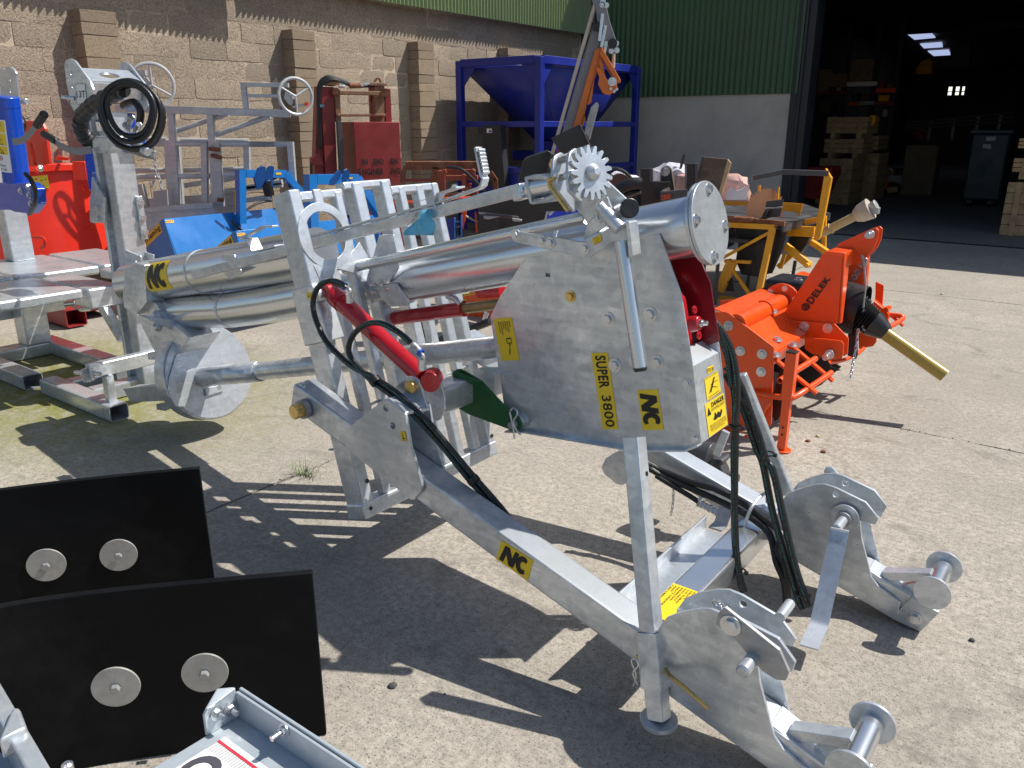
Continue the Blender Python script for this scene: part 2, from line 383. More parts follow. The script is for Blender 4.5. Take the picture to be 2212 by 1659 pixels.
def nc_items():
    """the bold merged N C logo as one run of solid shapes"""
    c = []
    for i in range(13):
        a = R(50+i*(310-50)/12); c.append((.745+.20*math.cos(a)*.95, .5+.42*math.sin(a)))
    ci = []
    for i in range(13):
        a = R(310-i*(310-50)/12); ci.append((.775+.085*math.cos(a), .5+.19*math.sin(a)))
    return NC+[('#', c+ci)]
def sheetgrid(o, ux, uy, nu, nv, f):
    """grid surface"""
    return o.add([f(i/nu, j/nv) for j in range(nv+1) for i in range(nu+1)], [(j*(nu+1)+i, j*(nu+1)+i+1, (j+1)*(nu+1)+i+1, (j+1)*(nu+1)+i) for j in range(nv) for i in range(nu)])
# ------------------------------------------------------------------ ground
def concrete(name, base, dark, streak=1.):
    m = bpy.data.materials.new(name); m.use_nodes = True
    t = m.node_tree; n = t.nodes; b = n['Principled BSDF']; L = t.links.new
    tc = n.new('ShaderNodeTexCoord'); ob = tc.outputs['Object']
    def noise(sc, det=6, ro=.6, vec=ob, dist=0.):
        q = n.new('ShaderNodeTexNoise'); q.inputs['Scale'].default_value = sc; q.inputs['Detail'].default_value = det; q.inputs['Roughness'].default_value = ro; q.inputs['Distortion'].default_value = dist
        L(vec, q.inputs['Vector']); return q.outputs['Fac']
    def rng(x, a, c, lo, hi):
        q = n.new('ShaderNodeMapRange'); q.inputs[1].default_value = a; q.inputs[2].default_value = c; q.inputs[3].default_value = lo; q.inputs[4].default_value = hi; L(x, q.inputs[0]); return q.outputs[0]
    def mix(f, a, c):
        q = n.new('ShaderNodeMix'); q.data_type = 'RGBA'; L(f, q.inputs[0])
        for k, x in ((6, a), (7, c)):
            if isinstance(x, tuple): q.inputs[k].default_value = (*x, 1)
            else: L(x, q.inputs[k])
        return q.outputs[2]
    def math2(op, a, c):
        q = n.new('ShaderNodeMath'); q.operation = op
        for k, x in ((0, a), (1, c)):
            if isinstance(x, (int, float)): q.inputs[k].default_value = x
            else: L(x, q.inputs[k])
        return q.outputs[0]
    mp = n.new('ShaderNodeMapping'); mp.inputs['Scale'].default_value = (7, 90, 1); mp.inputs['Rotation'].default_value = (0, 0, .06); L(ob, mp.inputs[0])
    brush = noise(1.0, 4, .6, mp.outputs[0], .5)
    fine = noise(230, 3, .7); mid = noise(38, 8, .72); big = noise(.8, 6, .6, ob, .4); spot = noise(95, 4, .6)
    c = mix(rng(big, .35, .65, 0, 1), base, tuple(x*.70 for x in base))
    blot = noise(5.5, 9, .75, ob, 1.2)
    c = mix(rng(blot, .40, .64, 0, .75), c, tuple(x*.62 for x in base))
    c = mix(rng(mid, .43, .62, 0, .85), c, dark)
    c = mix(rng(brush, .42, .7, 0, .45*streak), c, tuple(x*.75 for x in dark))
    c = mix(rng(spot, .58, .68, 0, .8), c, (.075, .065, .055))
    pit = noise(150, 2, .5)
    c = mix(rng(pit, .62, .68, 0, .9), c, (.05, .045, .038))
    c = mix(rng(fine, .54, .70, 0, .5), c, tuple(min(1, x*1.45) for x in base))
    st = noise(2.3, 8, .7, ob, 1.5)
    c = mix(rng(st, .55, .72, 0, .7), c, (.13, .118, .10))
    mp2 = n.new('ShaderNodeMapping'); mp2.inputs['Scale'].default_value = (1.1, 14, 1); mp2.inputs['Rotation'].default_value = (0, 0, -.12); L(ob, mp2.inputs[0])
    strk = noise(1.6, 8, .7, mp2.outputs[0], .8)
    c = mix(rng(strk, .50, .70, 0, .5), c, tuple(x*.55 for x in base))
    wh = noise(6.5, 10, .8, ob, 2.)
    c = mix(rng(wh, .64, .76, 0, .6), c, (.58, .54, .48))
    # moss where the splitters stand
    sp = n.new('ShaderNodeSeparateXYZ'); L(ob, sp.inputs[0])
    dx = math2('MULTIPLY', math2('ADD', sp.outputs[0], 2.9), .55); dy = math2('MULTIPLY', math2('ADD', sp.outputs[1], -.15), .8)
    dd = math2('SQRT', math2('ADD', math2('MULTIPLY', dx, dx), math2('MULTIPLY', dy, dy)), 0.)
    mo = noise(9, 9, .75, ob, .8)
    mask = math2('MULTIPLY', rng(dd, .25, 1.15, 1, 0), rng(mo, .32, .56, 0, 1))
    c = mix(math2('MULTIPLY', mask, .95), c, (.17, .175, .022))
    L(c, b.inputs['Base Color'])
    b.inputs['Roughness'].default_value = .92; b.inputs['Specular IOR Level'].default_value = .25
    h = math2('ADD', math2('MULTIPLY', brush, .35*streak), math2('ADD', math2('MULTIPLY', mid, .55), math2('MULTIPLY', spot, .5)))
    bp = n.new('ShaderNodeBump'); bp.inputs['Strength'].default_value = .8; bp.inputs['Distance'].default_value = .006; L(h, bp.inputs['Height']); L(bp.outputs[0], b.inputs['Normal'])
    return m
conc = concrete('yard_concrete', (.50, .455, .39), (.235, .212, .18), .5)
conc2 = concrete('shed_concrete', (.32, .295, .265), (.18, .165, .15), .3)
soil = mat('joint_dirt', (.06, .05, .035), .95, 0, .4, 30, .5, 80)
def yobj(name, mb, m, parent=None, bevel=0.):
    o = obj(name, mb, m, parent, bevel)
    if not parent: o.location = M0.o; o.rotation_euler = (0, 0, M0.yaw)
    return o
g = MB().add([(-60, -60, -.02), (80, -60, -.02), (80, 80, -.02), (-60, 80, -.02)], [(0, 1, 2, 3)])
ground = struct(yobj('yard_ground', g, soil))
rg = random.Random(3)
def edge(p, q, j):
    p, q = V(p), V(q); k = max(2, int((q-p).length/.07)); k = min(k, 140)
    nrm = V((-(q-p).y, (q-p).x, 0)).normalized(); out = []; a = 0
    for i in range(k):
        a = a*.6+rg.uniform(-j, j); t = i/k
        out.append(p+(q-p)*t+nrm*(a if i else 0))
    return out
XS = [-6.3, -4.72, -.55, 3.65, 8.2, 20]; YS = [-14, -5.8, -1.6, 2.6, 6.85, 11.1]
for i in range(5):
    for k in range(5):
        x0, x1, y0, y1 = XS[i]+.006, XS[i+1]-.006, YS[k]+.006, YS[k+1]-.006
        pts = edge((x0, y0, 0), (x1, y0, 0), .005)+edge((x1, y0, 0), (x1, y1, 0), .005)+edge((x1, y1, 0), (x0, y1, 0), .005)+edge((x0, y1, 0), (x0, y0, 0), .005)
        yobj('concrete_slab', MB().plate(pts, (0, 0, -.018)), conc, ground)
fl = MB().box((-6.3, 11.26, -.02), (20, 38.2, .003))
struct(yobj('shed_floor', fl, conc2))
# drainage channel across the doorway, its grate bars sunk in the slot
ch = thing('drain_channel', 'long dark drainage slot across the workshop doorway', 'drain', M0)
m_ = MB(); m_.box((-2.3, 11.12, -.015), (20, 11.14, .002)); m_.box((-2.3, 11.225, -.015), (20, 11.245, .002)); obj('rim', m_, 'dark', ch)
m_ = MB()
for i in range(220): m_.box((-2.3+i*.1, 11.14, -.014), (-2.3+i*.1+.02, 11.225, -.004))
gb = obj('grate', m_, 'dark', ch); gb['kind'] = 'stuff'
# ------------------------------------------------------------------ block wall on the left with its buttresses and sheeting
WX = -6.136
def blockmat(name, base, d):
    m = bpy.data.materials.new(name); m.use_nodes = True
    t = m.node_tree; n = t.nodes; b = n['Principled BSDF']; L = t.links.new
    tc = n.new('ShaderNodeTexCoord'); oi = n.new('ShaderNodeObjectInfo')
    ad = n.new('ShaderNodeVectorMath'); ad.operation = 'ADD'; L(tc.outputs['Object'], ad.inputs[0])
    cx = n.new('ShaderNodeVectorMath'); cx.operation = 'SCALE'; cx.inputs[0].default_value = (31, 17, 53); L(oi.outputs['Random'], cx.inputs[3]); L(cx.outputs[0], ad.inputs[1])
    def noise(sc, det, ro):
        q = n.new('ShaderNodeTexNoise'); q.inputs['Scale'].default_value = sc; q.inputs['Detail'].default_value = det; q.inputs['Roughness'].default_value = ro; L(ad.outputs[0], q.inputs['Vector']); return q.outputs['Fac']
    def rng(x, a, c, lo, hi):
        q = n.new('ShaderNodeMapRange'); q.inputs[1].default_value = a; q.inputs[2].default_value = c; q.inputs[3].default_value = lo; q.inputs[4].default_value = hi; L(x, q.inputs[0]); return q.outputs[0]
    def mix(f, a, c):
        q = n.new('ShaderNodeMix'); q.data_type = 'RGBA'; L(f, q.inputs[0])
        for k, x in ((6, a), (7, c)):
            if isinstance(x, tuple): q.inputs[k].default_value = (*x, 1)
            else: L(x, q.inputs[k])
        return q.outputs[2]
    n1 = noise(55, 6, .75); n2 = noise(4, 5, .6); n3 = noise(120, 3, .6)
    c = mix(rng(oi.outputs['Random'], 0, 1, 0, 1), base, tuple(x*y for x, y in zip(base, (.68, .69, .72))))
    c = mix(rng(n2, .35, .7, 0, .5), c, tuple(x*.72 for x in base))
    c = mix(rng(n1, .46, .62, 0, .85), c, d)
    c = mix(rng(n3, .62, .72, 0, .5), c, (.50, .44, .36))
    L(c, b.inputs['Base Color']); b.inputs['Roughness'].default_value = .95; b.inputs['Specular IOR Level'].default_value = .15
    bp = n.new('ShaderNodeBump'); bp.inputs['Strength'].default_value = 1.; bp.inputs['Distance'].default_value = .02; L(n1, bp.inputs['Height']); L(bp.outputs[0], b.inputs['Normal'])
    return m
bmat = blockmat('concrete_block', (.54, .44, .33), (.20, .16, .12))
bmatp = blockmat('buttress_block', (.50, .39, .275), (.19, .145, .10))
mortar = mat('mortar', (.46, .37, .275), .95, 0, .3, 12, .6, 60)
def blockmesh(seed, m, w=.4515, h=.2115, d=.06, rough=.007):
    r_ = random.Random(seed); b = MB(); nu, nv = 6, 3
    f = lambda i, k: V((0 if i in (0, nu) or k in (0, nv) else r_.uniform(.2, 1)*rough, (i/nu-.5)*w*(1+(0)), (k/nv-.5)*h))
    grid = []
    for k in range(nv+1):
        for i in range(nu+1):
            p = f(i, k)
            if i in (0, nu): p.y += r_.uniform(-.004, .004)
            if k in (0, nv): p.z += r_.uniform(-.004, .004)
            if (i in (0, nu)) and (k in (0, nv)): p.y *= .985; p.z *= .95
            grid.append(p)
    fs = [(k*(nu+1)+i, k*(nu+1)+i+1, (k+1)*(nu+1)+i+1, (k+1)*(nu+1)+i) for k in range(nv) for i in range(nu)]
    b.add(grid, fs)
    rim = [i for i in range(nu)]+[k*(nu+1)+nu for k in range(nv)]+[nv*(nu+1)+i for i in range(nu, 0, -1)]+[k*(nu+1) for k in range(nv, 0, -1)]
    k0 = len(b.v); b.v += [b.v[i]+V((-d, 0, 0)) for i in rim]; q = len(rim)
    b.f += [(rim[i], rim[(i+1) % q], k0+(i+1) % q, k0+i) for i in range(q)]
    return mesh_of(b, 'block', m, 60), b
wall = thing('block_wall', 'long sunlit wall of rough tan concrete blocks with buttresses under green sheeting', 'wall', M0)
m_ = MB().box((WX-.2, -1.6, -.02), (WX-.003, 11.38, 3.6)); obj('mortar', m_, mortar, wall)
var = [blockmesh(i, bmat) for i in range(10)]
blocks = []
for k in range(15):
    z = .105+k*.2145; off = .225 if k % 2 else 0
    for i in range(29):
        y = -1.2+off+i*.455+random.uniform(-.006, .006)
        if y > 11.2: continue
        blocks.append((y, z+random.uniform(-.004, .004), random.choice(range(10))))
vis = sorted(blocks, key=lambda b: (0 if (b[0] > .7 and b[1] > .35) else 1, b[0]+.3*(b[1] < .9)*8))
rest = MB()
for j, (y, z, q) in enumerate(vis):
    if j < 236:
        o = bpy.data.objects.new('block', var[q][0]); COL.objects.link(o); o.parent = wall
        o.location = (WX+random.uniform(-.004, .005), y, z)
    else:
        b = var[q][1]; rest.add([v+V((WX, y, z)) for v in b.v], b.f)
o = obj('far_blocks', rest, bmat, wall, 0); o['kind'] = 'stuff'
pv = {}
for py, pw, ptop in ((2.07, .36, 2.72), (4.60, .34, 2.75), (6.79, .33, 2.77), (8.88, .33, 2.83)):
    z = ptop; k = 0
    seq = [.115, .115, .205, .115, .11, .205, .205, .11, .115, .205, .11, .205, .205, .205, .205, .205, .205, .205, .205, .2]
    while z > .02 and k < len(seq):
        h = seq[k]; z1 = max(.0, z-h); key = (round(h, 3), k % 3)
        if key not in pv:
            b = MB(); r_ = random.Random(k*7+int(h*1000))
            b.box((0, 0, .001), (.212, 1, h-.003))
            b2 = MB(); nx, nz = 5, 2
            pv[key] = mesh_of(b, 'block', bmatp)
        o = bpy.data.objects.new('block', pv[key]); COL.objects.link(o); o.parent = wall
        o.location = (WX+random.uniform(-.003, .003)-.003, py+random.uniform(-.005, .005), z1); o.scale = (1+random.uniform(-.02, .04), pw, 1)
        bv = o.modifiers.new('bevel', 'BEVEL'); bv.width = .004; bv.segments = 1
        z = z1; k += 1
def corrugated(y0, y1, z0, z1, x, amp=.019, pitch=.076, f=None, seg=6):
    """corrugated sheet standing in the plane x, waves along y"""
    n_ = int((y1-y0)/pitch*seg); b = MB()
    vs = []
    for zz in (z0, z1):
        for i in range(n_+1):
            y = y0+i*pitch/seg; dx = f(y, zz) if f else 0
            vs.append((x+amp*math.sin(2*math.pi*i/seg)+dx, y, zz))
    b.add(vs, [(i, i+1, n_+2+i, n_+1+i) for i in range(n_)])
    return b
for i in range(8):
    y0 = 4.18+i*.912
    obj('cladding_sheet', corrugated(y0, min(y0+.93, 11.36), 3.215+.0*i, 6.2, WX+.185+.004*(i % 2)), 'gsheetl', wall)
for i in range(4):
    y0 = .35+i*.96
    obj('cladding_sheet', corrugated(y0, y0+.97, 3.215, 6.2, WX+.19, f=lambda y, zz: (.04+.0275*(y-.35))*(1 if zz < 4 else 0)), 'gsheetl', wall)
# ------------------------------------------------------------------ workshop shed
FY = 11.4; EAVE = 4.62
RZ = lambda y: EAVE+(min(y, 19)-FY)*.11-max(0, y-19)*.085
shed = thing('workshop_shed', 'tall dark green sheeted workshop with grey rendered base and wide open doorway', 'building', M0)
obj('rendered_wall', MB().box((-6.3, FY, -.01), (-2.16, FY+.22, 2.155)), 'render', shed)
obj('rendered_wall', MB().box((4.6, FY, -.01), (20, FY+.22, 2.155)), 'render', shed)
def corrx(x0, x1, z0, z1, y, amp=.016, pitch=.1, seg=6):
    n_ = int((x1-x0)/pitch*seg); vs = []
    for zz in (z0, z1):
        vs += [(x0+i*pitch/seg, y+amp*max(-.5, math.sin(2*math.pi*i/seg)), zz) for i in range(n_+1)]
    return MB().add(vs, [(i, i+1, n_+2+i, n_+1+i) for i in range(n_)])
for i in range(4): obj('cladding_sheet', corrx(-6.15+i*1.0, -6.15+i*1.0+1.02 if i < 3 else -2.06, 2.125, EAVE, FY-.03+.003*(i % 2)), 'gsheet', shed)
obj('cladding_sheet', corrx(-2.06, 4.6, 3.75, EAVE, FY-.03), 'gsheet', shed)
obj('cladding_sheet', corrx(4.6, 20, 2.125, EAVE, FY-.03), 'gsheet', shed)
obj('corner_flashing', MB().box((-2.07, FY-.06, 2.12), (-2.035, FY+.1, EAVE)), 'gsheet', shed)
jm = MB(); jm.box((-2.15, FY-.03, 0), (-1.87, FY+.03, 3.72)); jm.box((-1.95, FY+.03, 0), (-1.87, FY+.35, 3.72)); jm.box((-2.02, FY-.07, 0), (-1.98, FY-.03, 3.72))
obj('door_jamb', jm, 'dark', shed, .004)
obj('door_jamb', MB().box((4.4, FY-.03, 0), (4.6, FY+.3, 3.72)), 'dark', shed, .004)
obj('door_head', MB().box((-2.15, FY-.02, 3.6), (4.6, FY+.3, 3.9)), 'dark', shed, .004)
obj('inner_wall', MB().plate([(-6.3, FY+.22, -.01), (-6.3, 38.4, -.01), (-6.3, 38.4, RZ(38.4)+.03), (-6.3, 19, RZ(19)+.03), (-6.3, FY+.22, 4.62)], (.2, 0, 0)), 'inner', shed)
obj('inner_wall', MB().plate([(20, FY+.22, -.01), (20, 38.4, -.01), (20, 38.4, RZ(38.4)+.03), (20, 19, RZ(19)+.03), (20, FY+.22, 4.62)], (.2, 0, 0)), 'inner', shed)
# back wall with its row of small windows
wp = M0.ys('D', [(1590, 697), (1630, 697), (1630, 768), (1590, 768)], 38.)
bx0, bz0, bz1 = wp[0].x, wp[3].z, wp[0].z
ws = [M0.y('D', a, 730, 38.).x for a in (1593, 1628, 1652, 1686, 1704, 1728)]
bw = MB(); bw.plate([(-6.3, 38, -.01), (20.2, 38, -.01), (20.2, 38, RZ(38)+.04), (-6.3, 38, RZ(38)+.04)], (0, .2, 0), [[(ws[2*i], 38, bz0), (ws[2*i+1], 38, bz0), (ws[2*i+1], 38, bz1), (ws[2*i], 38, bz1)] for i in range(3)])
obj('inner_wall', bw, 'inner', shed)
def emit(name, col, s):
    m = bpy.data.materials.new(name); m.use_nodes = True; b = m.node_tree.nodes['Principled BSDF']
    b.inputs['Base Color'].default_value = (.5, .5, .5, 1); b.inputs['Emission Color'].default_value = (*col, 1); b.inputs['Emission Strength'].default_value = s; return m
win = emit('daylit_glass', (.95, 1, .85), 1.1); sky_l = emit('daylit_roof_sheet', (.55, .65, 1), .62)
for i in range(3):
    fo = obj('window', MB().plate([(ws[2*i]-.03, 37.96, bz0-.03), (ws[2*i+1]+.03, 37.96, bz0-.03), (ws[2*i+1]+.03, 37.96, bz1+.03), (ws[2*i]-.03, 37.96, bz1+.03)], (0, .03, 0),
        [[(ws[2*i]+.01, 37.96, bz0+.01), (ws[2*i+1]-.01, 37.96, bz0+.01), (ws[2*i+1]-.01, 37.96, bz0+(bz1-bz0)*.36), (ws[2*i]+.01, 37.96, bz0+(bz1-bz0)*.36)],
         [(ws[2*i]+.01, 37.96, bz0+(bz1-bz0)*.46), (ws[2*i+1]-.01, 37.96, bz0+(bz1-bz0)*.46), (ws[2*i+1]-.01, 37.96, bz1-.01), (ws[2*i]+.01, 37.96, bz1-.01)]]), 'dark', shed)
    obj('pane', MB().box((ws[2*i], 38.05, bz0), (ws[2*i+1], 38.07, bz1)), win, fo)
# roof: slopes up from the eave to a ridge, three rooflights on the far side
def roofpl(r, x, y): return M0.pl(r, x, y, (0, 19, RZ(19)), (0, .085, 1))
lights = []
for q in ([(1265, 262), (1450, 245), (1493, 292), (1325, 308)], [(1370, 345), (1545, 332), (1552, 368), (1400, 378)], [(1432, 403), (1600, 392), (1615, 432), (1480, 440)]):
    lights.append([roofpl('D', a, b) for a, b in q])
m_ = MB()
for ya, yb in ((FY-.25, 19), (19, 38.4)): m_.plate([(-6.3, ya, RZ(ya)+.02), (20.2, ya, RZ(ya)+.02), (20.2, yb, RZ(yb)+.02), (-6.3, yb, RZ(yb)+.02)], (0, 0, .05))
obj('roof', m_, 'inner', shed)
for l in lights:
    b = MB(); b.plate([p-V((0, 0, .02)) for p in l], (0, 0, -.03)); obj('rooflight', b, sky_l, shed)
for yy in (16., 22., 28.): obj('roof_beam', MB().box((-6.2, yy, RZ(yy)-.25), (20, yy+.15, RZ(yy)-.03)), 'dark', shed)
obj('side_roof', MB().add([(WX-.1, -2, 6.25), (WX+.3, -2, 6.2), (WX+.3, 11.3, 6.2), (WX-.1, 11.3, 6.25), (WX-6, -2, 7.2), (WX-6, 11.3, 7.2)], [(0, 1, 2, 3), (0, 3, 5, 4)]), 'gsheet', wall)
# ------------------------------------------------------------------ the slurry pump in front
pump = thing('slurry_pump', 'big galvanised slurry pump with NC and SUPER 3800 stickers and long lowered drawbar arms', 'slurry pump', M0)
Y_, Z_ = (0, 1, 0), (0, 0, 1)
def P2(pts, y): return [(a, y, b) for a, b in pts]
def yp(*a): return M0.y(*a)
def arc(cx, cz, r, a0, a1, k=8): return [(cx+r*math.cos(R(a0+(a1-a0)*i/k)), cz+r*math.sin(R(a0+(a1-a0)*i/k))) for i in range(k+1)]
def circ(cx, cz, r, k=14): return [(cx+r*math.cos(2*math.pi*i/k), cz+r*math.sin(2*math.pi*i/k)) for i in range(k)]
ARM = lambda l: .733-.309*l
AU = (.295, 0, .955)
# the two drawbar arms: square tube, cut off square behind the rear pivot
def arm_beam(y0, y1):
    b = MB(); b.beam((.14, (y0+y1)/2, ARM(.14)), (2.15, (y0+y1)/2, ARM(2.15)), y1-y0, .104, AU, .12); return b
obj('drawbar_arm', arm_beam(-.39, -.29), 'galv', pump)
obj('drawbar_arm', arm_beam(.565, .665), 'galv', pump)
for y0, y1, yy in ((-.395, -.45, -.45), (.66, .70, .7)):
    c = yp('J', 402, 585, -.42); c = V((c.x, 0, c.z))
    m_ = MB().cyl((c.x, y0, c.z), (c.x, y0-.02 if y0 < 0 else y0+.02, c.z), .036, n=20); o = obj('pivot_boss', m_, 'galvd', pump)
    obj('pin_head', MB().cyl((c.x, y0-.018 if y0 < 0 else y0+.018, c.z), (c.x, y1, c.z), .027, n=20), 'gold', o, .003)
# hitch plates, one each side of each arm
HP = [(1.70, .142), (1.668, .24), (1.678, .335), (1.70, .378), (1.74, .412), (1.79, .442), (1.822, .453), (1.86, .451), (1.965, .425), (2.012, .378), (2.004, .352), (1.955, .352), (1.968, .29), (2.0, .205), (2.018, .154), (2.045, .128), (2.12, .093), (2.12, .018)]
for y in (-.402, -.288, .552, .667):
    obj('hitch_plate', MB().plate(P2(HP, y), (0, .011, 0), [P2(circ(1.865, .425, .011), y)]), 'galv', pump, .002)
# front end boxes and link pins
def front_end(yc, yn, yf):
    b = MB(); b.hexa([(2.0, yc-.045, .16), (2.15, yc-.045, .10), (2.15, yc+.045, .10), (2.0, yc+.045, .16)], [(2.0, yc-.045, .172), (2.15, yc-.045, .112), (2.15, yc+.045, .112), (2.0, yc+.045, .172)])
    b.plate(P2([(2.10, .02), (2.195, -.001+.006), (2.24, .10), (2.15, .125)], yc-.058), (0, .116, 0))
    fe = obj('arm_end', b, 'galv', pump, .003)
    c = (2.215, .195)
    pb = MB(); pb.cyl((c[0], yn, c[1]), (c[0], yf, c[1]), .030, n=24)
    o = obj('hitch_pin', pb, 'galvs', pump)
    obj('pin_flange', MB().cyl((c[0], yn-.006, c[1]), (c[0], yn+.004, c[1]), .057, n=32), 'galv', o, .001)
    obj('pin_flange', MB().cyl((c[0], yf-.004, c[1]), (c[0], yf+.006, c[1]), .057, n=32), 'galv', o, .001)
    st = MB(); st.beam((2.05, yc-.01, .155), (2.195, yc-.01, .205), .045, .03, Z_, .05)
    st.plate([(2.08, yc-.02, .12), (2.2, yc-.02, .10), (2.2, yc-.02, .19)], (0, .04, 0))
    obj('pin_bracket', st, 'galv', pump, .002)
    bolts(pump, [(2.172, yc-.058, .052)], (0, -1, 0), .017)
front_end(.612, .50, .70)
front_end(-.34, -.455, -.25)
# catch links on the near hitch
for pts, y, m in (([(885, 395), (905, 325), (945, 288), (1060, 378), (1290, 560), (1352, 700), (1332, 752), (1270, 748), (1180, 690), (1010, 490)], -.452, 'galvd'), ([(1040, 362), (1285, 488), (1392, 640), (1368, 705), (1290, 600), (1060, 420)], -.418, 'galv')):
    obj('catch_link', MB().plate(M0.ys('M', pts, y), (0, .012, 0)), m, pump, .002)
c = yp('M', 985, 400, -.452); bolts(pump, [c], (0, -1, 0), .019)
c = yp('M', 1075, 672, -.50); obj('catch_pin', MB().cyl((c.x, -.515, c.z), (c.x, -.40, c.z), .017, n=18).cyl((c.x, -.52, c.z), (c.x, -.515, c.z), .012, .017, n=18), 'galv', pump)
c = yp('M', 905, 265, -.43); m_ = MB(); m_.ring(c, (0, 1, .4), .014, .003, 16, 6); m_.ring(c+V((.01, 0, -.012)), (1, .5, .3), .016, .003, 16, 6); obj('linch_ring', m_, 'bolt', pump)
c = yp('M', 1310, 330, -.27); obj('catch_pin', MB().cyl((c.x, -.29, c.z), (c.x, -.21, c.z), .014, n=16), 'galv', pump)
# rear hitch: catch link beyond the plates, washer, pin and the hanging strap
obj('catch_link', MB().plate(M0.ys('L', [(1180, 150), (1195, 115), (1240, 120), (1300, 190), (1525, 270), (1600, 380), (1572, 460), (1480, 400), (1240, 240)], .69), (0, .012, 0)), 'galv', pump, .002)
obj('catch_link', MB().plate(M0.ys('L', [(1440, 480), (1500, 550), (1560, 780), (1510, 870), (1450, 640)], .69), (0, .012, 0)), 'galv', pump, .002)
c = yp('L', 1330, 455, .54)
obj('washer', MB().disc((c.x, .528, c.z), (0, 1, 0), .048, .008, 30, .015), 'galv', pump, .001)
obj('washer', MB().disc((c.x, .512, c.z), (0, 1, 0), .026, .016, 24, .012), 'galvd', pump, .001)
obj('catch_pin', MB().cyl((c.x, .43, c.z), (c.x, .56, c.z), .0165, n=18), 'galv', pump, .002)
bolts(pump, [yp('L', 1275, 215, .685)], (0, -1, 0), .012)
s0 = yp('L', 1290, 560, .425); s1 = yp('L', 1150, 1195, .26); s2 = yp('L', 1080, 1350, .145)
strap = [s0+V((0, .0, .014)), s0, s0+(s1-s0)*.5, s1+(s0-s1)*.06, s1+(s2-s1)*.08, s2]
obj('hanging_strap', MB().strip(strap, .007, (.056, .01, .0)), 'galv', pump)
# cross beam and its angle bracket
zb = .262
cb0, cb1 = M0.z('A2', 1440, 1110, zb), M0.z('A2', 1740, 1215, zb)
ca0 = M0.z('A2', 900, 1640, zb); xl = (cb0.x+ca0.x)/2; xr = cb1.x
cross = MB().beam(((xl+xr)/2, -.285, zb-.05), ((xl+xr)/2, .55, zb-.05), xr-xl, .10, Z_, .16)
obj('cross_beam', cross, 'galvs', pump)
an = MB(); an.box((xl-.085, -.25, zb-.03), (xl-.006, .38, zb-.022)); an.box((xl-.085, -.25, zb-.03), (xl-.077, .38, zb+.03))
obj('angle_bracket', an, 'galv', pump, .002)
t0 = V((xl-.05, .40, zb-.02)); obj('bent_tab', MB().strip([t0, t0+V((0, .05, 0)), t0+V((0, .09, .05))], .007, (.05, 0, 0)), 'galv', pump)
bolts(pump, [(xl-.085, -.02, zb+.01), (xl-.085, .25, zb+.01)], (-1, 0, .2), .012)
q = [M0.z('M', *p, zb) for p in ((560, 420), (545, 215), (628, 163), (790, 247), (607, 402))]
ll = V((xl+.01, -.235, zb)); X0, X1, Y0, Y1 = xl+.008, xr-.012, -.26, -.06
label(pump, [(X0, Y1, zb), (X0, Y0, zb), (X1, Y0, zb), (X1, Y1, zb)][:4], (0, 0, 1), 'yellow', [(t, .06, .90-.125*i, .06+wd, .97-.125*i, .006) for i, (t, wd) in enumerate((('EVERY', .30), ('NUTS', .27), ('1/4 TURN', .42), ('DO NOT', .40), ('REMOVE', .42), ('NUTS UNDER', .62), ('ANY', .2), ('CIRCUMSTANCES', .80)))])
for r_, p0, p1, p2, yy in (('A2', (1085, 900), (1085, 800), (1150, 800), .5), ('A2', (1600, 1120), (1740, 905), (1720, 1000), .5)):
    pass
hk = [yp('A2', 1080, 895, .50), yp('A2', 1095, 830, .50), yp('A2', 1140, 800, .51), yp('A2', 1160, 830, .55)]
obj('hose_loop', MB().tube(spline(hk, 5), .0065, 8), 'galv', pump)
hk = [M0.z('A2', 1600, 1120, zb), M0.z('A2', 1600, 1120, zb)+V((.01, .02, .07)), M0.z('A2', 1600, 1120, zb)+V((.02, .12, .09)), M0.z('A2', 1600, 1120, zb)+V((.02, .16, .04))]
obj('hose_loop', MB().tube(spline(hk, 5), .0065, 8), 'galv', pump)
# jack leg: square tube in a sleeve on the near hitch plate
T = V((1.494, -.25, .805)); Fo = V((1.72, -.45, .09)); d = (Fo-T).normalized()
jack = obj('jack_leg', MB().beam(T, Fo, .053, .053, Y_, .16, .005), 'galv', pump)
obj('jack_foot', MB().cyl(Fo-d*.0, Fo+V((0, 0, -.012)), .052, n=32).cyl(Fo+V((0, 0, -.012)), Fo+V((0, 0, -.016)), .052, .046, n=32), 'galv', jack, .001)
cs = T+(Fo-T)*.81; obj('jack_sleeve', MB().beam(T+(Fo-T)*.695, T+(Fo-T)*.89, .068, .068, Y_, .14, .005), 'galv', pump)
ed = MB().strip([T+(Fo-T)*.69+V((.035, .05, 0)), T+(Fo-T)*.86+V((.055, .05, -.01))], .008, (.012, .03, 0)); obj('weld_rib', ed, 'galv', pump)
hp = T+(Fo-T)*.125
m_ = MB().disc(hp+V((.0275, .005, 0)), (1, 0, .3), .0075, .001, 14); obj('pin_hole', m_, 'ink', jack)
a = cs+V((.036, -.005, 0)); obj('lock_pin', MB().tube([cs+V((-.055, .0, .0)), a, a+V((.018, -.01, -.004)), yp('M', 700, 800, -.47), yp('M', 845, 930, -.47)], .0062, 10), 'gold', pump)
c = yp('M', 375, 670, -.46); m_ = MB().tube(spline([c+V((0, 0, -.06)), c+V((.006, 0, -.02)), c+V((-.01, 0, .015)), c+V((.0, 0, .03)), c+V((.012, 0, .012)), c+V((-.004, 0, -.02)), c+V((.012, 0, -.05))], 4), .0022, 6); obj('hair_pin', m_, 'bolt', pump)
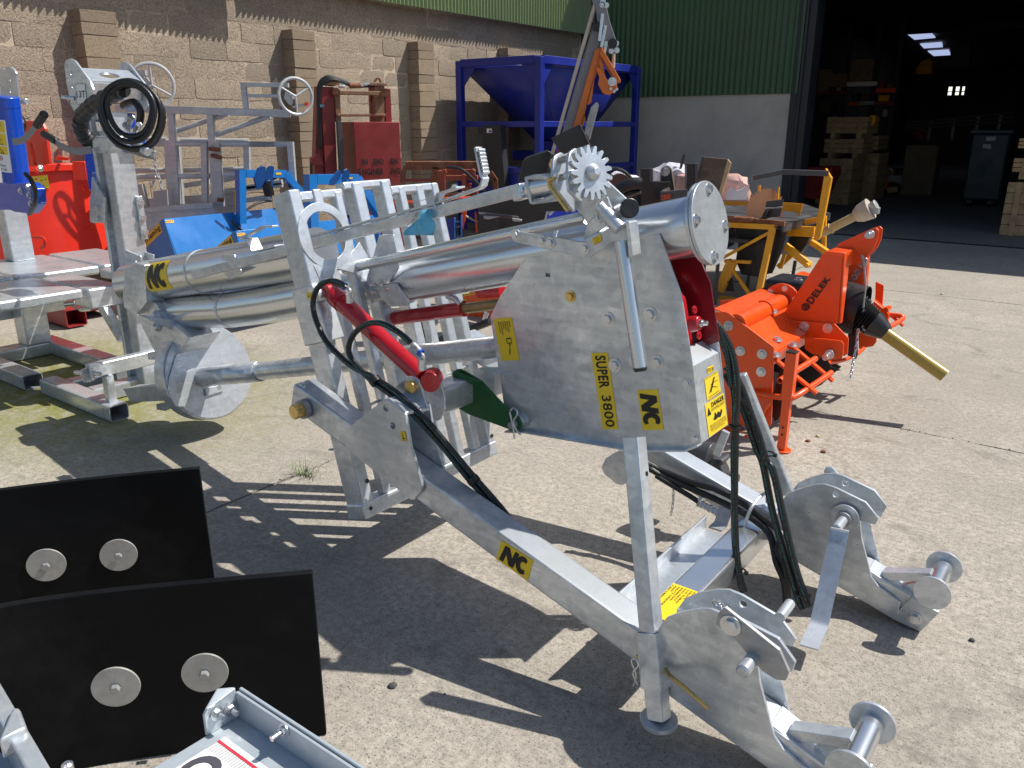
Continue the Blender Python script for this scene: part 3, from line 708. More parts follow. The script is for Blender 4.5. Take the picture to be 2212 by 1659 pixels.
# gusset on the near arm with the clevis for the ram, and the tube across to the casing
gp = M0.ys('J', [(770, 745), (1075, 500), (1100, 497), (1235, 608), (1250, 640), (1290, 880), (1385, 1195), (1372, 1240), (1310, 1305), (1285, 1300), (775, 895)], -.405)
hs = [[V((c.x, -.405, c.z))+V((r*math.cos(t), 0, r*math.sin(t))) for t in [2*math.pi*i/14 for i in range(14)]] for c, r in ((yp('J', 1092, 568, -.405), .0125), (yp('J', 1148, 710, -.405), .0125))]
obj('gusset_plate', MB().plate(gp, (0, .012, 0), hs), 'galv', pump, .002)
gi = [p+V((0, .115, 0)) for p in gp]; obj('gusset_plate', MB().plate(gi, (0, .01, 0)), 'galv', pump, .002)
tp = MB(); a0, a1, a2 = gp[1], gp[3], gp[5]
tp.hexa([a0+V((0, .012, -.008)), a1+V((0, .012, -.008)), a1+V((0, .115, -.008)), a0+V((0, .115, -.008))], [a0+V((0, .012, 0)), a1+V((0, .012, 0)), a1+V((0, .115, 0)), a0+V((0, .115, 0))])
obj('gusset_cap', tp, 'galv', pump, .002)
q = M0.ys('J', [(1222, 833), (1263, 833), (1248, 753), (1208, 757)], -.406)
label(pump, q, (0, -1, 0), 'yellow', [('#', [(.12, .1), (.88, .1), (.88, .13), (.12, .13)]), ('#', [(.3, .25), (.7, .2), (.75, .33), (.45, .38)]), ('#', [(.42, .4), (.55, .4), (.55, .72), (.42, .72)]), ('#', [(.3, .82), (.7, .82), (.7, .86), (.3, .86)])])
ear = lambda y: [(p.x, y, p.z) for p in M0.ys('J', [(1240, 340), (1275, 312), (1320, 312), (1365, 345), (1385, 400), (1440, 580), (1340, 640), (1180, 520), (1150, 420)], -.30)]
obj('clevis_ear', MB().plate(ear(-.305), (0, .01, 0)), 'galv', pump, .002)
obj('clevis_ear', MB().plate(M0.ys('J', [(1455, 290), (1500, 285), (1525, 330), (1565, 490), (1560, 580), (1530, 660), (1500, 672), (1460, 640), (1380, 560)], -.205), (0, .01, 0)), 'galv', pump, .002)
lp = yp('J', 1305, 395, -.315); lc = V((lp.x, -.25, lp.z))
obj('ram_pin', MB().cyl((lc.x, -.325, lc.z), (lc.x, -.19, lc.z), .0165, n=18).cyl((lc.x, -.33, lc.z), (lc.x, -.318, lc.z), .022, n=18), 'gold', pump, .001)
obj('keeper_rod', MB().cyl(yp('J', 1235, 612, -.40), yp('J', 1432, 573, -.30), .007, n=10), 'galv', pump)
kc = yp('J', 1640, 440, -.05)
ct = MB().beam((kc.x, -.19, kc.z), (kc.x, .02, kc.z), .098, .098, Z_, .14); obj('cross_tube', ct, 'galv', pump)
obj('cross_tube', MB().beam((kc.x+.03, .09, kc.z+.005), (kc.x+.03, .57, kc.z+.005), .098, .098, Z_, .14), 'galv', pump)
# ladder-like mast
LP0 = V((.37, 0, .2)); LN = V((.957, 0, .291)); LT = V((-.291, 0, .957))
def LD(wv, s, off=0., sk=True): return LP0+V((0, wv-(.045*(1.276-s)/1.276 if sk else 0), 0))+LT*s+LN*off
def lad(w0, w1, s0, s1, d0, d1, m='galv', name='slat'):
    b = MB(); b.hexa([LD(w0, s0, d1), LD(w1, s0, d1), LD(w1, s0, d0), LD(w0, s0, d0)], [LD(w0, s1, d1), LD(w1, s1, d1), LD(w1, s1, d0), LD(w0, s1, d0)])
    return obj(name, b, m, pump, .006)
lad(-.222, -.168, .0, 1.277, 0, -.105, name='mast_post')
lad(.553, .596, .0, 1.26, 0, -.09, name='mast_post')
lad(-.278+.045, .60, .0, .062, 0.004, -.10, name='bottom_rail')
lad(-.170, .04, 1.235, 1.268, -.004, -.055, name='top_rail')
lad(.05, .31, 1.262, 1.292, -.002, -.055, name='top_rail')
lad(.305, .56, 1.228, 1.262, -.004, -.055, name='top_rail')
lad(-.111, -.068, 1.19, 1.272, .003, -.012); lad(-.111, -.068, .06, .99, -.002, -.04)
for a_, b_ in ((-.004, .034), (.346, .386), (.454, .5)): lad(a_, b_, .06, 1.258, -.002, -.045)
for a_, b_ in ((.090, .146), (.247, .295)): lad(a_, b_, .06, 1.286, .006, -.06, name='mast_column')
rc = LD(-.105, 1.092, .004, False)
u_, v_ = V((0, 1, 0)), LT
def lring(r, k): return [rc+u_*r*math.cos(2*math.pi*i/k)+v_*r*math.sin(2*math.pi*i/k) for i in range(k)]
obj('guide_ring', MB().plate(lring(.128, 48), LN*-.012, [lring(.094, 40)]), 'galv', pump, .002)
obj('ring_tab', MB().plate([LD(-.19, .99, .003), LD(-.02, .99, .003), LD(.06, 1.05, .003), LD(.11, .93, .003), LD(.06, .80, .003), LD(.0, .93, .003), LD(-.08, .96, .003), LD(-.17, .90, .003)], LN*-.011), 'galv', pump, .002)
pc = yp('F', 575, 960, -.235)
obj('mast_clamp', MB().hexa([LD(-.235, .70, .05), LD(-.16, .70, .05), LD(-.16, .70, -.11), LD(-.235, .70, -.11)], [LD(-.235, .92, .02), LD(-.16, .92, .02), LD(-.16, .92, -.11), LD(-.235, .92, -.11)]), 'galv', pump, .006)
q = [yp('F', *p, -.276) for p in ((462, 998), (496, 992), (492, 940), (455, 946))]
for w_, s_ in ((-.205, .035), (.57, .09), (-.19, .14)):
    obj('drain_hole', MB().disc(LD(w_+.01, s_, .0045), LN, .0085, .0008, 12), 'ink', pump)
bolts(pump, [LD(-.03, 1.20, -.055), LD(.31, 1.215, -.0)], LT*-1, .011)
obj('tie_rod', MB().cyl(LD(-.19, .40, -.03), LD(.04, .42, -.03), .0055, n=8), 'galv', pump)
obj('tie_rod', MB().cyl(LD(.3, .42, -.03), LD(.56, .43, -.03), .0055, n=8), 'galv', pump)
# discharge pipe with clamp halves on the mast
PY = .135; PS = .2437
PA = lambda l: V((l, PY, 1.053+(l-.2)*PS))
pd = V((1, 0, PS)).normalized()
obj('discharge_pipe', MB().tube([V((-1.62, PY, .668)), V((-.99, PY, .772)), PA(-.62), PA(.3), PA(1.0), PA(1.49)], .0905, 40), 'galvs', pump)
obj('weld_collar', MB().tube([PA(1.005), PA(1.02)], .0925, 40), 'galv', pump)
obj('clamp_rim', MB().tube([PA(.20), PA(.235)], .097, 40), 'galvd', pump)
obj('weld_collar', MB().tube([V((-1.0, PY, .770)), V((-.98, PY, .774))], .0925, 40), 'galv', pump)
fc = PA(1.487)
fl_ = obj('end_flange', MB().disc(fc, pd, .123, .010, 48), 'galv', pump, .001)
obj('end_plate', MB().disc(fc+pd*.0125, pd, .125, .011, 48), 'galv', pump, .001)
e1 = V((0, 1, 0)); e2 = pd.cross(e1)*-1
bolts(pump, [fc+pd*.0235+(e1*math.cos(R(a_))+e2*math.sin(R(a_)))*.1 for a_ in (98, 10, 190, 280)], pd, .012)
bolts(pump, [fc+(e1*math.cos(R(a_))+e2*math.sin(R(a_)))*.1 for a_ in (98, 10, 190, 280)], pd*-1, .012)
obj('clamp_plate', MB().plate(M0.ys('F', [(905, 960), (1020, 905), (1140, 870), (1175, 875), (1200, 920), (1290, 1020), (1270, 1050), (1120, 1060), (1010, 930)], .03), (0, .01, 0)), 'galv', pump, .002)
obj('clamp_plate', MB().plate(M0.ys('F', [(1035, 490), (1060, 480), (1150, 480), (1195, 690), (1185, 760), (1120, 860), (1000, 885), (920, 890)], .03), (0, .01, 0)), 'galv', pump, .002)
bolts(pump, [yp('F', 1097, 868, .0), yp('F', 995, 888, .0)], (0, 0, 1), .012)
bolts(pump, [yp('F', 1097, 905, .0), yp('F', 995, 930, .0)], (0, 0, -1), .012)
# drive tube with its half guard, and the pump housing on the ground end
DS = lambda l: V((l, PY, .338+(l+1.389)*.2483)); dd = V((1, 0, .2483)).normalized()
obj('drive_tube', MB().cyl(DS(-1.36), DS(.90), .0445, n=28), 'galv', pump)
gr_ = MB(); k_ = 10; vs = []
for l in (-1.33, -.80):
    c = DS(l)
    for i in range(k_+1):
        a_ = R(-150+250*i/k_); vs.append(c+V((0, -1, 0))*(-.052*math.cos(a_))*-1+dd.cross(V((0, -1, 0)))*-.052*math.sin(a_))
gr_.add(vs, [(i, i+1, k_+2+i, k_+1+i) for i in range(k_)])
o = obj('shaft_guard', gr_, 'galv', pump); sm = o.modifiers.new('thick', 'SOLIDIFY'); sm.thickness = .004
c0 = M0.pl('P', 1545, 805, DS(-1.34), dd)
obj('pump_housing', MB().cyl(c0, c0-dd*.10, .262, n=56), 'galv', pump, .004)
obj('housing_cover', MB().cyl(c0+dd*.001, c0+dd*.010, .254, n=56), 'galv', pump, .002)
mp_ = lambda pts, off: [M0.pl('P', *p, DS(-1.34)+dd*off, dd) for p in pts]
obj('housing_plate', MB().plate(mp_([(1005, 380), (1385, 555), (1290, 690), (1242, 850), (1236, 970), (1290, 1060), (1360, 1065), (1470, 830), (1440, 560), (1420, 470), (1250, 420)], .012), dd*.008), 'galv', pump, .002)
bolts(pump, mp_([(1610, 920), (1255, 965)], .014), dd, .014)
obj('hinge_tab', MB().plate(mp_([(1505, 935), (1640, 895), (1645, 945), (1515, 985)], .013), dd*.012), 'galv', pump, .001)
nb = [V((-1.62, .03, .60)), V((-1.98, .03, .70)), V((-2.06, .03, .62)), V((-1.55, .03, .30)), V((-1.40, .03, .42)), V((-1.42, .03, .58))]
obj('outlet_gusset', MB().plate(M0.ys('P', [(905, 235), (912, 330), (1000, 385), (1130, 640), (1230, 850), (1300, 700), (1395, 555), (1215, 405), (1150, 300)], .03), (0, .19, 0)), 'galv', pump, .004)
UP = lambda l: V((l, PY-.03, .832+(l+1.742)*.1975))
obj('nozzle_pipe', MB().tube([UP(-1.88), UP(-1.4), UP(-.25)], .108, 40), 'galvs', pump)
obj('nozzle_box', MB().plate(M0.ys('P', [(903, 225), (915, 60), (1005, 5), (1060, 20), (1080, 300), (1010, 385), (912, 330)], -.005), (0, .22, 0)), 'galv', pump, .006)
obj('weld_collar', MB().tube([UP(M0.y('E', 1478, 560, .0).x), UP(M0.y('E', 1478, 560, .0).x+.015)], .111, 40), 'galv', pump)
def onpipe(ax, dr, r, l0, l1, a0, a1):
    t = (ax(1)-ax(0)).normalized(); b1 = V((0, -1, 0)); b2 = t.cross(b1)*-1
    if b2.z < 0: b2 = -b2
    return lambda x, y, h: ax(l0+(l1-l0)*x)+(b1*math.cos(R(a0+(a1-a0)*y))+b2*math.sin(R(a0+(a1-a0)*y)))*(r+h)
l0 = M0.y('E', 1170, 640, 0).x; l1 = M0.y('E', 1350, 620, 0).x
fpipe = onpipe(UP, None, .108, l0, l1, -32, 52)
st = MB(); st.add([fpipe(i/2, j/12, .0012) for j in range(13) for i in range(3)], [(j*3+i, j*3+i+1, j*3+4+i, j*3+3+i) for j in range(12) for i in range(2)])
sk_ = obj('sticker', st, 'yellow', pump)
def dense(pts):
    """cut a printed shape into thin bands so that it follows the pipe"""
    out = []; n_ = 36
    for b in range(n_):
        ya, yb = b/n_, (b+1)/n_; poly = pts
        for yy, sg in ((ya, 1), (yb, -1)):
            new = []
            for i in range(len(poly)):
                p, q = poly[i-1], poly[i]; ip, iq = (p[1]-yy)*sg >= 0, (q[1]-yy)*sg >= 0
                if ip != iq: t_ = (yy-p[1])/(q[1]-p[1]); new.append((p[0]+(q[0]-p[0])*t_, yy))
                if iq: new.append(q)
            poly = new
            if len(poly) < 3: break
        if len(poly) >= 3: out.append(poly)
    return out
lm = MB()
for it in nc_items():
    pts = it[1]; tr = tessellate_polygon([[V((x, y, 0)) for x, y in pts]])
    for t_ in tr:
        for pl_ in dense([pts[i] for i in t_]): lm.add([fpipe(x, y, .0026) for x, y in pl_], [tuple(range(len(pl_)))])
obj('lettering', lm, 'ink', sk_)
nz = MB(); c = yp('P', 1165, 375, .03)
obj('grease_boss', MB().cyl(c, c+V((.05, -.03, -.05)), .03, n=16).cyl(c+V((.05, -.03, -.05)), c+V((.07, -.05, -.07)), .018, n=12), 'galv', pump, .003)
# skid foot and angled channel under the housing
obj('skid_channel', MB().plate(M0.ys('P', [(905, 930), (1225, 910), (1240, 1020), (960, 1030)], -.0), (0, .10, 0)), 'galvd', pump, .003)
obj('lug', MB().plate(M0.ys('P', [(1150, 1045), (1255, 1025), (1262, 1070), (1220, 1095), (1155, 1085)], .06), (0, .02, 0)), 'galv', pump, .002)
obj('lug', MB().plate(M0.ys('P', [(1085, 665), (1160, 650), (1165, 720), (1090, 715)], .06), (0, .02, 0)), 'galv', pump, .002)
obj('suction_stub', MB().cyl(c0-dd*.10+V((0, 0, .03)), c0-dd*.30+V((0, 0, .02)), .11, n=28), 'galvs', pump)
# lever tube through the ring with flat handle bar lying on it
LY = -.06
b0, b1 = yp('E', 1570, 600, LY), yp('F', 2135, 132, LY)
obj('lever_tube', MB().beam(b0, b1, .040, .040, Y_, .14), 'galv', pump)
ld = (b1-b0).normalized(); lu = ld.cross(Y_)*-1
if lu.z < 0: lu = -lu
h0 = yp('F', 450, 515, LY); h1 = yp('S', 560, 712, LY); h2 = yp('S', 1030, 545, LY); h3 = yp('S', 1095, 515, LY); h4 = yp('S', 1075, 400, LY); h5 = yp('S', 1010, 75, LY)
hb = MB().strip([h0, h1, h2, h2+(h3-h2)*.6+V((0, 0, .003)), h3+V((.0, 0, .025)), h4, h5], .009, (0, .034, 0)); obj('handle_bar', hb, 'galv', pump, .002)
m_ = MB()
for i in range(7):
    t_ = .12+.125*i; p = h5+(h4-h5)*t_; m_.box(p+V((.004, -.017, -.006)), p+V((.013, .017, .006)))
obj('grip_teeth', m_, 'galv', pump, .004)
m_ = MB(); c = yp('S', 590, 680, LY)
m_.strip([c+V((.09, 0, .055)), c+V((.0, 0, .03)), c+V((-.02, 0, .0)), c+V((0, 0, -.025))], .006, (0, .045, 0)); obj('bar_clip', m_, 'galv', pump, .001)
bolts(pump, [c+V((.065, 0, .05))], (0, -.2, 1), .010)
m_ = MB(); c = yp('R', 1340, 1250, -.03)
m_.strip([yp('R', 1300, 1250, -.03), yp('R', 1400, 1215, -.03), yp('R', 1540, 1135, -.03), yp('R', 1665, 1130, -.03)], .008, (0, .03, 0))
obj('valve_lever', m_, 'galv', pump, .001)
obj('valve_lever', MB().strip([yp('R', 1330, 1265, -.03), yp('R', 1400, 1270, -.03), yp('R', 1445, 1370, -.03), yp('R', 1475, 1405, -.03), yp('R', 1720, 1340, -.03)], .007, (0, .06, 0)), 'galv', pump, .001)
m_ = MB(); 
m_.plate(M0.ys('E', [(1775, 480), (1790, 440), (1880, 440), (1898, 480), (1840, 500)], 0.0), (0, .01, 0)); m_.plate(M0.ys('E', [(1780, 570), (1930, 555), (1945, 590), (1850, 640)], -.04), (0, .01, 0)); obj('rod_guide', m_, 'galv', pump, .002)
# joint at the lever tube end: collar, fork and stub up to the ratchet head
c1 = yp('S', 1420, 590, LY); c2 = yp('S', 1520, 560, LY); obj('lever_collar', MB().beam(c1, c2, .05, .05, Y_, .14), 'galv', pump, .002)
bolts(pump, [yp('S', 1490, 555, LY-.025)], (0, -1, 0.2), .012)
fk = MB(); fk.plate(M0.ys('S', [(1510, 410), (1600, 385), (1710, 380), (1790, 405), (1780, 440), (1600, 440), (1545, 440)], LY-.035), (0, .07, 0))
fk.plate(M0.ys('S', [(1508, 410), (1545, 415), (1600, 700), (1575, 715), (1550, 640)], LY-.035), (0, .07, 0))
fk.plate(M0.ys('S', [(1560, 690), (1640, 670), (1700, 655), (1830, 590), (1850, 640), (1740, 695), (1600, 715)], LY-.035), (0, .07, 0)); obj('fork_end', fk, 'galv', pump, .003)
obj('pivot_stub', MB().cyl(yp('S', 1585, 540, LY), yp('S', 1850, 490, LY), .034, n=24), 'galvs', pump)
# ratchet head: bracket plates, toothed wheel, springs
RY = -.045
br = M0.ys('G', [(470, 400), (560, 380), (640, 420), (760, 520), (1010, 500), (1030, 530), (900, 610), (870, 700), (670, 830), (700, 690), (640, 610), (470, 420), (425, 330)], RY+.05)
obj('ratchet_bracket', MB().plate(br, (0, .01, 0)), 'galv', pump, .002)
ldv = (b1-b0).normalized()
def onl(pts, o_): return [M0.pl('G', a_, b_, o_, ldv) for a_, b_ in pts]
br2 = onl( [(550, 170), (570, 110), (605, 85), (635, 90), (650, 140), (660, 330), (680, 430), (655, 520), (560, 430), (548, 300)], yp('G', 600, 300, RY-.05))
obj('ratchet_bracket', MB().plate(br2, ldv*-.010), 'galv', pump, .002)
br3 = onl([(428, 190), (450, 140), (490, 118), (520, 135), (530, 180), (535, 330), (560, 440), (640, 560), (600, 600), (470, 430), (425, 340)], yp('G', 480, 300, RY-.02))
obj('ratchet_bracket', MB().plate(br3, ldv*-.010), 'galv', pump, .002)
obj('ratchet_bracket', MB().plate(M0.ys('G', [(640, 420), (860, 350), (1020, 500), (930, 530), (780, 600), (700, 700)], RY+.02), (0, .01, 0)), 'galv', pump, .002)
# wheel face turned a little towards the crank end
wn = V((.93, -.28, .22)).normalized(); wc = M0.pl('G', 742, 282, V((yp('G', 742, 282, RY-.075))), wn)
wa = wn.cross(V((0, 0, 1))).normalized(); wb = wa.cross(wn)
Rw = (M0.pl('G', 742, 70, wc, wn)-wc).length*1.05
pts = []; NT = 17
for i in range(NT):
    for fr_, rr in ((.0, .99), (.16, 1.0), (.30, .99), (.38, .84), (.42, .74), (.50, .70), (.62, .70), (.72, .74), (.78, .84)):
        a_ = 2*math.pi*(i+fr_)/NT; pts.append(wc+(wa*math.cos(a_)+wb*math.sin(a_))*Rw*rr)
obj('ratchet_wheel', MB().plate(pts, wn*-.016), 'galv', pump, .0012)
obj('wheel_hub', MB().cyl(wc-wn*.08, wc+wn*.010, .024, n=20).cyl(wc+wn*.010, wc+wn*.022, .024, .010, n=20), 'galv', pump, .001)
for a_, b_ in (((470, 185), (560, 155)), ((440, 330), (545, 300))):
    p, q = yp('G', *a_, RY-.0), yp('G', *b_, RY-.02); dv = (q-p).normalized(); a1_ = dv.orthogonal().normalized(); b1_ = dv.cross(a1_)
    hel = [p+(q-p)*(i/72)+(a1_*math.cos(i*.72)+b1_*math.sin(i*.72))*.011 for i in range(73)]
    obj('spring', MB().tube(hel, .0025, 6), 'galvd', pump); obj('spring_rod', MB().cyl(p-dv*.03, q+dv*.02, .006, n=10), 'bolt', pump)
p = yp('G', 600, 300, RY-.05); obj('pawl', MB().cyl(p+V((-.03, 0, -.003)), p+V((.02, -.01, .005)), .014, n=14), 'galv', pump, .002)
obj('bent_pin', MB().tube([yp('G', 430, 330, RY-.07), yp('G', 392, 345, RY-.07), yp('G', 400, 385, RY-.07), yp('G', 550, 590, RY-.07)], .0075, 10), 'gold', pump)
obj('bent_pin', MB().tube([yp('G', 420, 240, RY-.0), yp('G', 408, 215, RY), yp('G', 425, 185, RY)], .007, 10), 'gold', pump)
# conduit above the pipe
k0, k1 = yp('F', 760, 755, .02), yp('G', 690, 645, .02)
obj('conduit_pipe', MB().cyl(k0, k1, .0215, n=20), 'galvs', pump)
# crank: pivot tubes, link arm with slot, handle hanging down
CYL = -.055
p, q = yp('G', 845, 600, CYL-.03), yp('G', 965, 735, CYL-.03); obj('pivot_tube', MB().cyl(p, q, .021, n=20), 'galv', pump, .001)
dv = (q-p).normalized(); obj('pin_head', MB().cyl(p-dv*.03, p+dv*.004, .0165, n=18), 'galv', pump, .003)
p, q = yp('G', 830, 590, CYL+.05), yp('G', 1060, 560, CYL-.03); obj('stop_tube', MB().cyl(yp('G', 880, 600, .03), yp('G', 1035, 570, CYL), .0285, n=22), 'galvs', pump)
q = yp('G', 1035, 570, CYL); pq = (q-yp('G', 880, 600, .03)).normalized(); obj('end_cap', MB().cyl(q, q+pq*.012, .029, n=22), 'black', pump, .003)
la = M0.ys('G', [(92, 790), (105, 757), (140, 752), (215, 770), (430, 800), (640, 838), (680, 835), (850, 745), (935, 690), (1000, 690), (1030, 720), (1072, 950), (1060, 975), (1030, 968), (1005, 830), (900, 840), (720, 965), (690, 970), (480, 925), (110, 838)], CYL)
slot = M0.ys('G', [(310, 825), (325, 815), (450, 840), (458, 860), (445, 872), (320, 848)], CYL)
obj('link_arm', MB().plate(la, (0, .010, 0), [slot]), 'galv', pump, .002)
bolts(pump, [yp('G', 127, 780, CYL), yp('G', 338, 832, CYL), yp('G', 405, 846, CYL), yp('G', 683, 893, CYL)], (0, -1, 0), .0125)
q = M0.ys('G', [(755, 868), (822, 832), (810, 778), (742, 815)], CYL-.001)
label(pump, q, (0, -1, 0), 'yellow', [('#', [(.06, .06), (.94, .06), (.94, .1), (.06, .1)]), ('#', [(.2, .3), (.5, .25), (.5, .3), (.3, .36)]), ('#', [(.15, .78), (.7, .78), (.7, .84), (.15, .84)]), ('#', [(.4, .45), (.85, .5), (.85, .55), (.4, .5)])])
h_0, h_1 = yp('G', 975, 835, CYL-.03), yp('K', 1328, 545, CYL-.06)
ht = obj('crank_handle', MB().cyl(h_0, h_1, .0215, n=24), 'galvs', pump); hd = (h_1-h_0).normalized()
obj('end_cap', MB().cyl(h_1-hd*.002, h_1+hd*.010, .022, .018, n=24), 'black', ht)
obj('handle_plate', MB().plate(M0.ys('G', [(1005, 670), (1040, 680), (1070, 950), (1050, 970), (1030, 960), (1020, 830)], CYL-.05), (0, .05, 0)), 'galv', pump, .003)
m_ = MB(); p = yp('G', 810, 500, CYL-.03); m_.tube(spline([p+V((-.01, 0, .02)), p+V((.01, 0, .01)), p+V((-.012, 0, -.02)), p+V((-.005, 0, -.06)), p+V((.02, 0, -.05)), p+V((.012, 0, -.02))], 5), .0045, 8); obj('chain_link', m_, 'bolt', pump)
obj('lug_plate', MB().plate(M0.ys('G', [(800, 600), (830, 480), (860, 478), (910, 600), (960, 640), (930, 720), (850, 650)], CYL-.0), (0, .008, 0)), 'galv', pump, .001)
# casing round the gearbox
CA = [(.745, .998), (.80, .709), (.806, .67), (.828, .58), (.919, .599), (1.26, .630), (1.353, .638), (1.535, .684), (1.577, .711), (1.53, .95), (1.475, 1.172), (1.392, 1.342), (.898, 1.222), (.787, 1.073)]
CYN, CYF = .036, .238
hl = M0.y('G', 383, 1105, CYN); ho = [V((hl.x, CYN, hl.z))+V((a_, 0, b_)) for a_, b_ in ((-.009, -.006), (.009, -.006), (.009, .006), (-.009, .006))]
obj('casing_plate', MB().plate(P2(CA, CYN), (0, .006, 0), [ho]), 'galv', pump, .001)
obj('casing_plate', MB().plate(P2(CA, CYF), (0, .006, 0)), 'galv', pump, .001)
fl_pts = [V((.828, CYN, .58)), V((.919, CYN, .599)), V((1.26, CYN, .630)), V((1.353, CYN, .638)), V((1.535, CYN, .684)), V((1.577, CYN, .711))]
obj('casing_flange', MB().strip([p+V((0, -.012, 0)) for p in fl_pts], .006, (0, .03, 0)), 'galv', pump, .001)
bx = [V((1.577, 0, .714)), V((1.526, 0, .952)), V((1.47, 0, .985))]
obj('front_cover', MB().strip([V((p.x, (CYN+CYF)/2+.003, p.z)) for p in bx], .004, (0, CYF-CYN-.004, 0)), 'galv', pump, .001)
obj('back_cover', MB().strip([V((x, (CYN+CYF)/2+.003, z)) for x, z in ((.80, .709), (.75, .99), (.79, 1.07))], .004, (0, CYF-CYN-.01, 0)), 'galv', pump)
bolts(pump, M0.ys('K', [(1070, 155), (1410, 115), (1128, 525), (1465, 503)], CYN), (0, -1, 0), .0165)
bolts(pump, M0.ys('K', [(243, 598), (1705, 675), (1775, 1118)], CYN), (0, -1, 0), .011)
bolts(pump, M0.ys('G', [(568, 1278)], CYN), (0, -1, 0), .0135, 'gold')
for p in ((740, 1305), (865, 1378)):
    pass
# gearbox casting between the plates
gb_ = MB(); gb_.plate(P2([(1.0, .78), (1.42, .76), (1.487, .80), (1.475, .95), (1.43, 1.13), (1.36, 1.19), (1.05, 1.1)], .075), (0, .105, 0))
gbx = obj('gearbox', gb_, 'red', pump, .012)
c = yp('K', 1760, 195, .12); c = V((1.475, .12, c.z))
obj('bearing_boss', MB().cyl(c, c+V((.03, 0, .006)), .028, .022, n=20), 'red', gbx, .003)
obj('breather', MB().cyl(c+V((.03, 0, .006)), c+V((.055, 0, .01)), .007, n=12).cyl(c+V((.03, 0, .006)), c+V((.04, 0, .008)), .012, n=6), 'bolt', gbx)
for a_, b_ in (((1765, 80)), ((1800, 285)), ((1755, 435))):
    p = M0.x('K', a_, b_, 1.48); obj('gearbox_lug', MB().ring(p, (1, 0, .2), .009, .005, 14, 6), 'red', gbx)
obj('gearbox_reflection', MB().plate(M0.ys('G', [(1365, 985), (1600, 955), (1640, 1060), (1692, 1165), (1765, 1640), (1600, 1700), (1480, 1300)], .226), (0, .006, 0)), 'red_refl', pump, .002)  # added red plate: painted reflection of the gearbox in the far casing plate
# stickers on the casing (they read down the plate)
def stick(reg, pts, y, base, items): return label(pump, M0.ys(reg, pts, y), (0, -1, 0), base, items)
stick('K', [(935, 427), (1030, 1040), (1155, 1040), (1070, 422)], CYN, 'yellow', [('SUPER', .035, .2, .455, .84, .03), ('3800', .55, .24, .965, .82, .015)])
stick('K', [(1305, 724), (1352, 1045), (1520, 1043), (1472, 717)], CYN, 'yellow', nc_items())
stick('K', [(148, 152), (215, 490), (360, 482), (297, 137)], CYN, 'yellow', [(t, .08, .80-.115*i, .08+wd, .87-.115*i, .022) for i, (t, wd) in enumerate((('UPON', .14), ('DELIVERY', .26), ('REMOVE', .22), ('GREEN', .18), ('TRANSPORT', .32), ('BRACKET', .26)))]+
      [('#', [(.47+.0, .5), (.5, .5), (.5, .78), (.47, .78)]), ('#', [(.5, .5), (.58, .5), (.58, .53), (.5, .53)]), ('#', [(.5, .75), (.58, .75), (.58, .78), (.5, .78)]), ('#', [(.58, .5), (.6, .5), (.6, .78), (.58, .78)]), ('#', [(.6, .62), (.86, .58), (.86, .6), (.6, .65)]), ('#', [(.60, .66), (.86, .50), (.87, .52), (.61, .69)])])
def fq(pts): return [M0.pl('K', *p, (1.577, 0, .714), (.238, 0, .051)) for p in pts]
fn = V((.978, 0, .21))
label(pump, fq([(1868, 595), (1922, 570), (1913, 522), (1862, 545)]), fn, 'yellow', [('PTO 540', .05, .15, .95, .8, .01)])
label(pump, fq([(1865, 818), (1975, 740), (1950, 568), (1842, 635)]), fn, 'yellow', [('#', [(.03, .03), (.97, .03), (.97, .045), (.03, .045)]), ('#', [(.03, .955), (.97, .955), (.97, .97), (.03, .97)]), ('#', [(.2, .3), (.62, .85), (.66, .82), (.25, .28)]), ('#', [(.3, .3), (.7, .86), (.72, .84), (.34, .28)]), ('#', [(.35, .6), (.85, .62), (.85, .64), (.35, .62)]), ('#', [(.45, .5), (.8, .34), (.8, .32), (.45, .47)]), ('#', [(.12, .12), (.88, .12), (.88, .14), (.12, .14)])])
label(pump, fq([(1880, 1105), (2030, 1000), (1995, 745), (1845, 842)]), fn, 'yellow', [('DANGER', .30, .80, .97, .95, .02), ('ROTATING SHAFT', .28, .68, .97, .77, .0), ('#', [(.05, .62), (.24, .62), (.145, .86)]), ('#', [(.085, .645), (.205, .645), (.145, .81)], 'yellow'), ('!', .13, .66, .16, .77, .02),
   ('#', [(.3, .42), (.42, .38), (.55, .40), (.68, .37), (.8, .50), (.76, .6), (.68, .5), (.58, .58), (.5, .5), (.42, .62), (.38, .5)]), ('KEEP CLEAR OF THE AREA BETWEEN', .1, .27, .95, .32), ('THE MACHINE AND TRACTOR WHEN IN', .1, .21, .95, .26), ('OPERATION AS CONTACT WITH THE', .1, .15, .95, .2), ('P.T.O. SHAFT MAY BE FATAL', .15, .09, .85, .14)])
stick('N', [(950, 648), (1103, 752), (1130, 655), (975, 556)], -.39, 'yellow', nc_items())
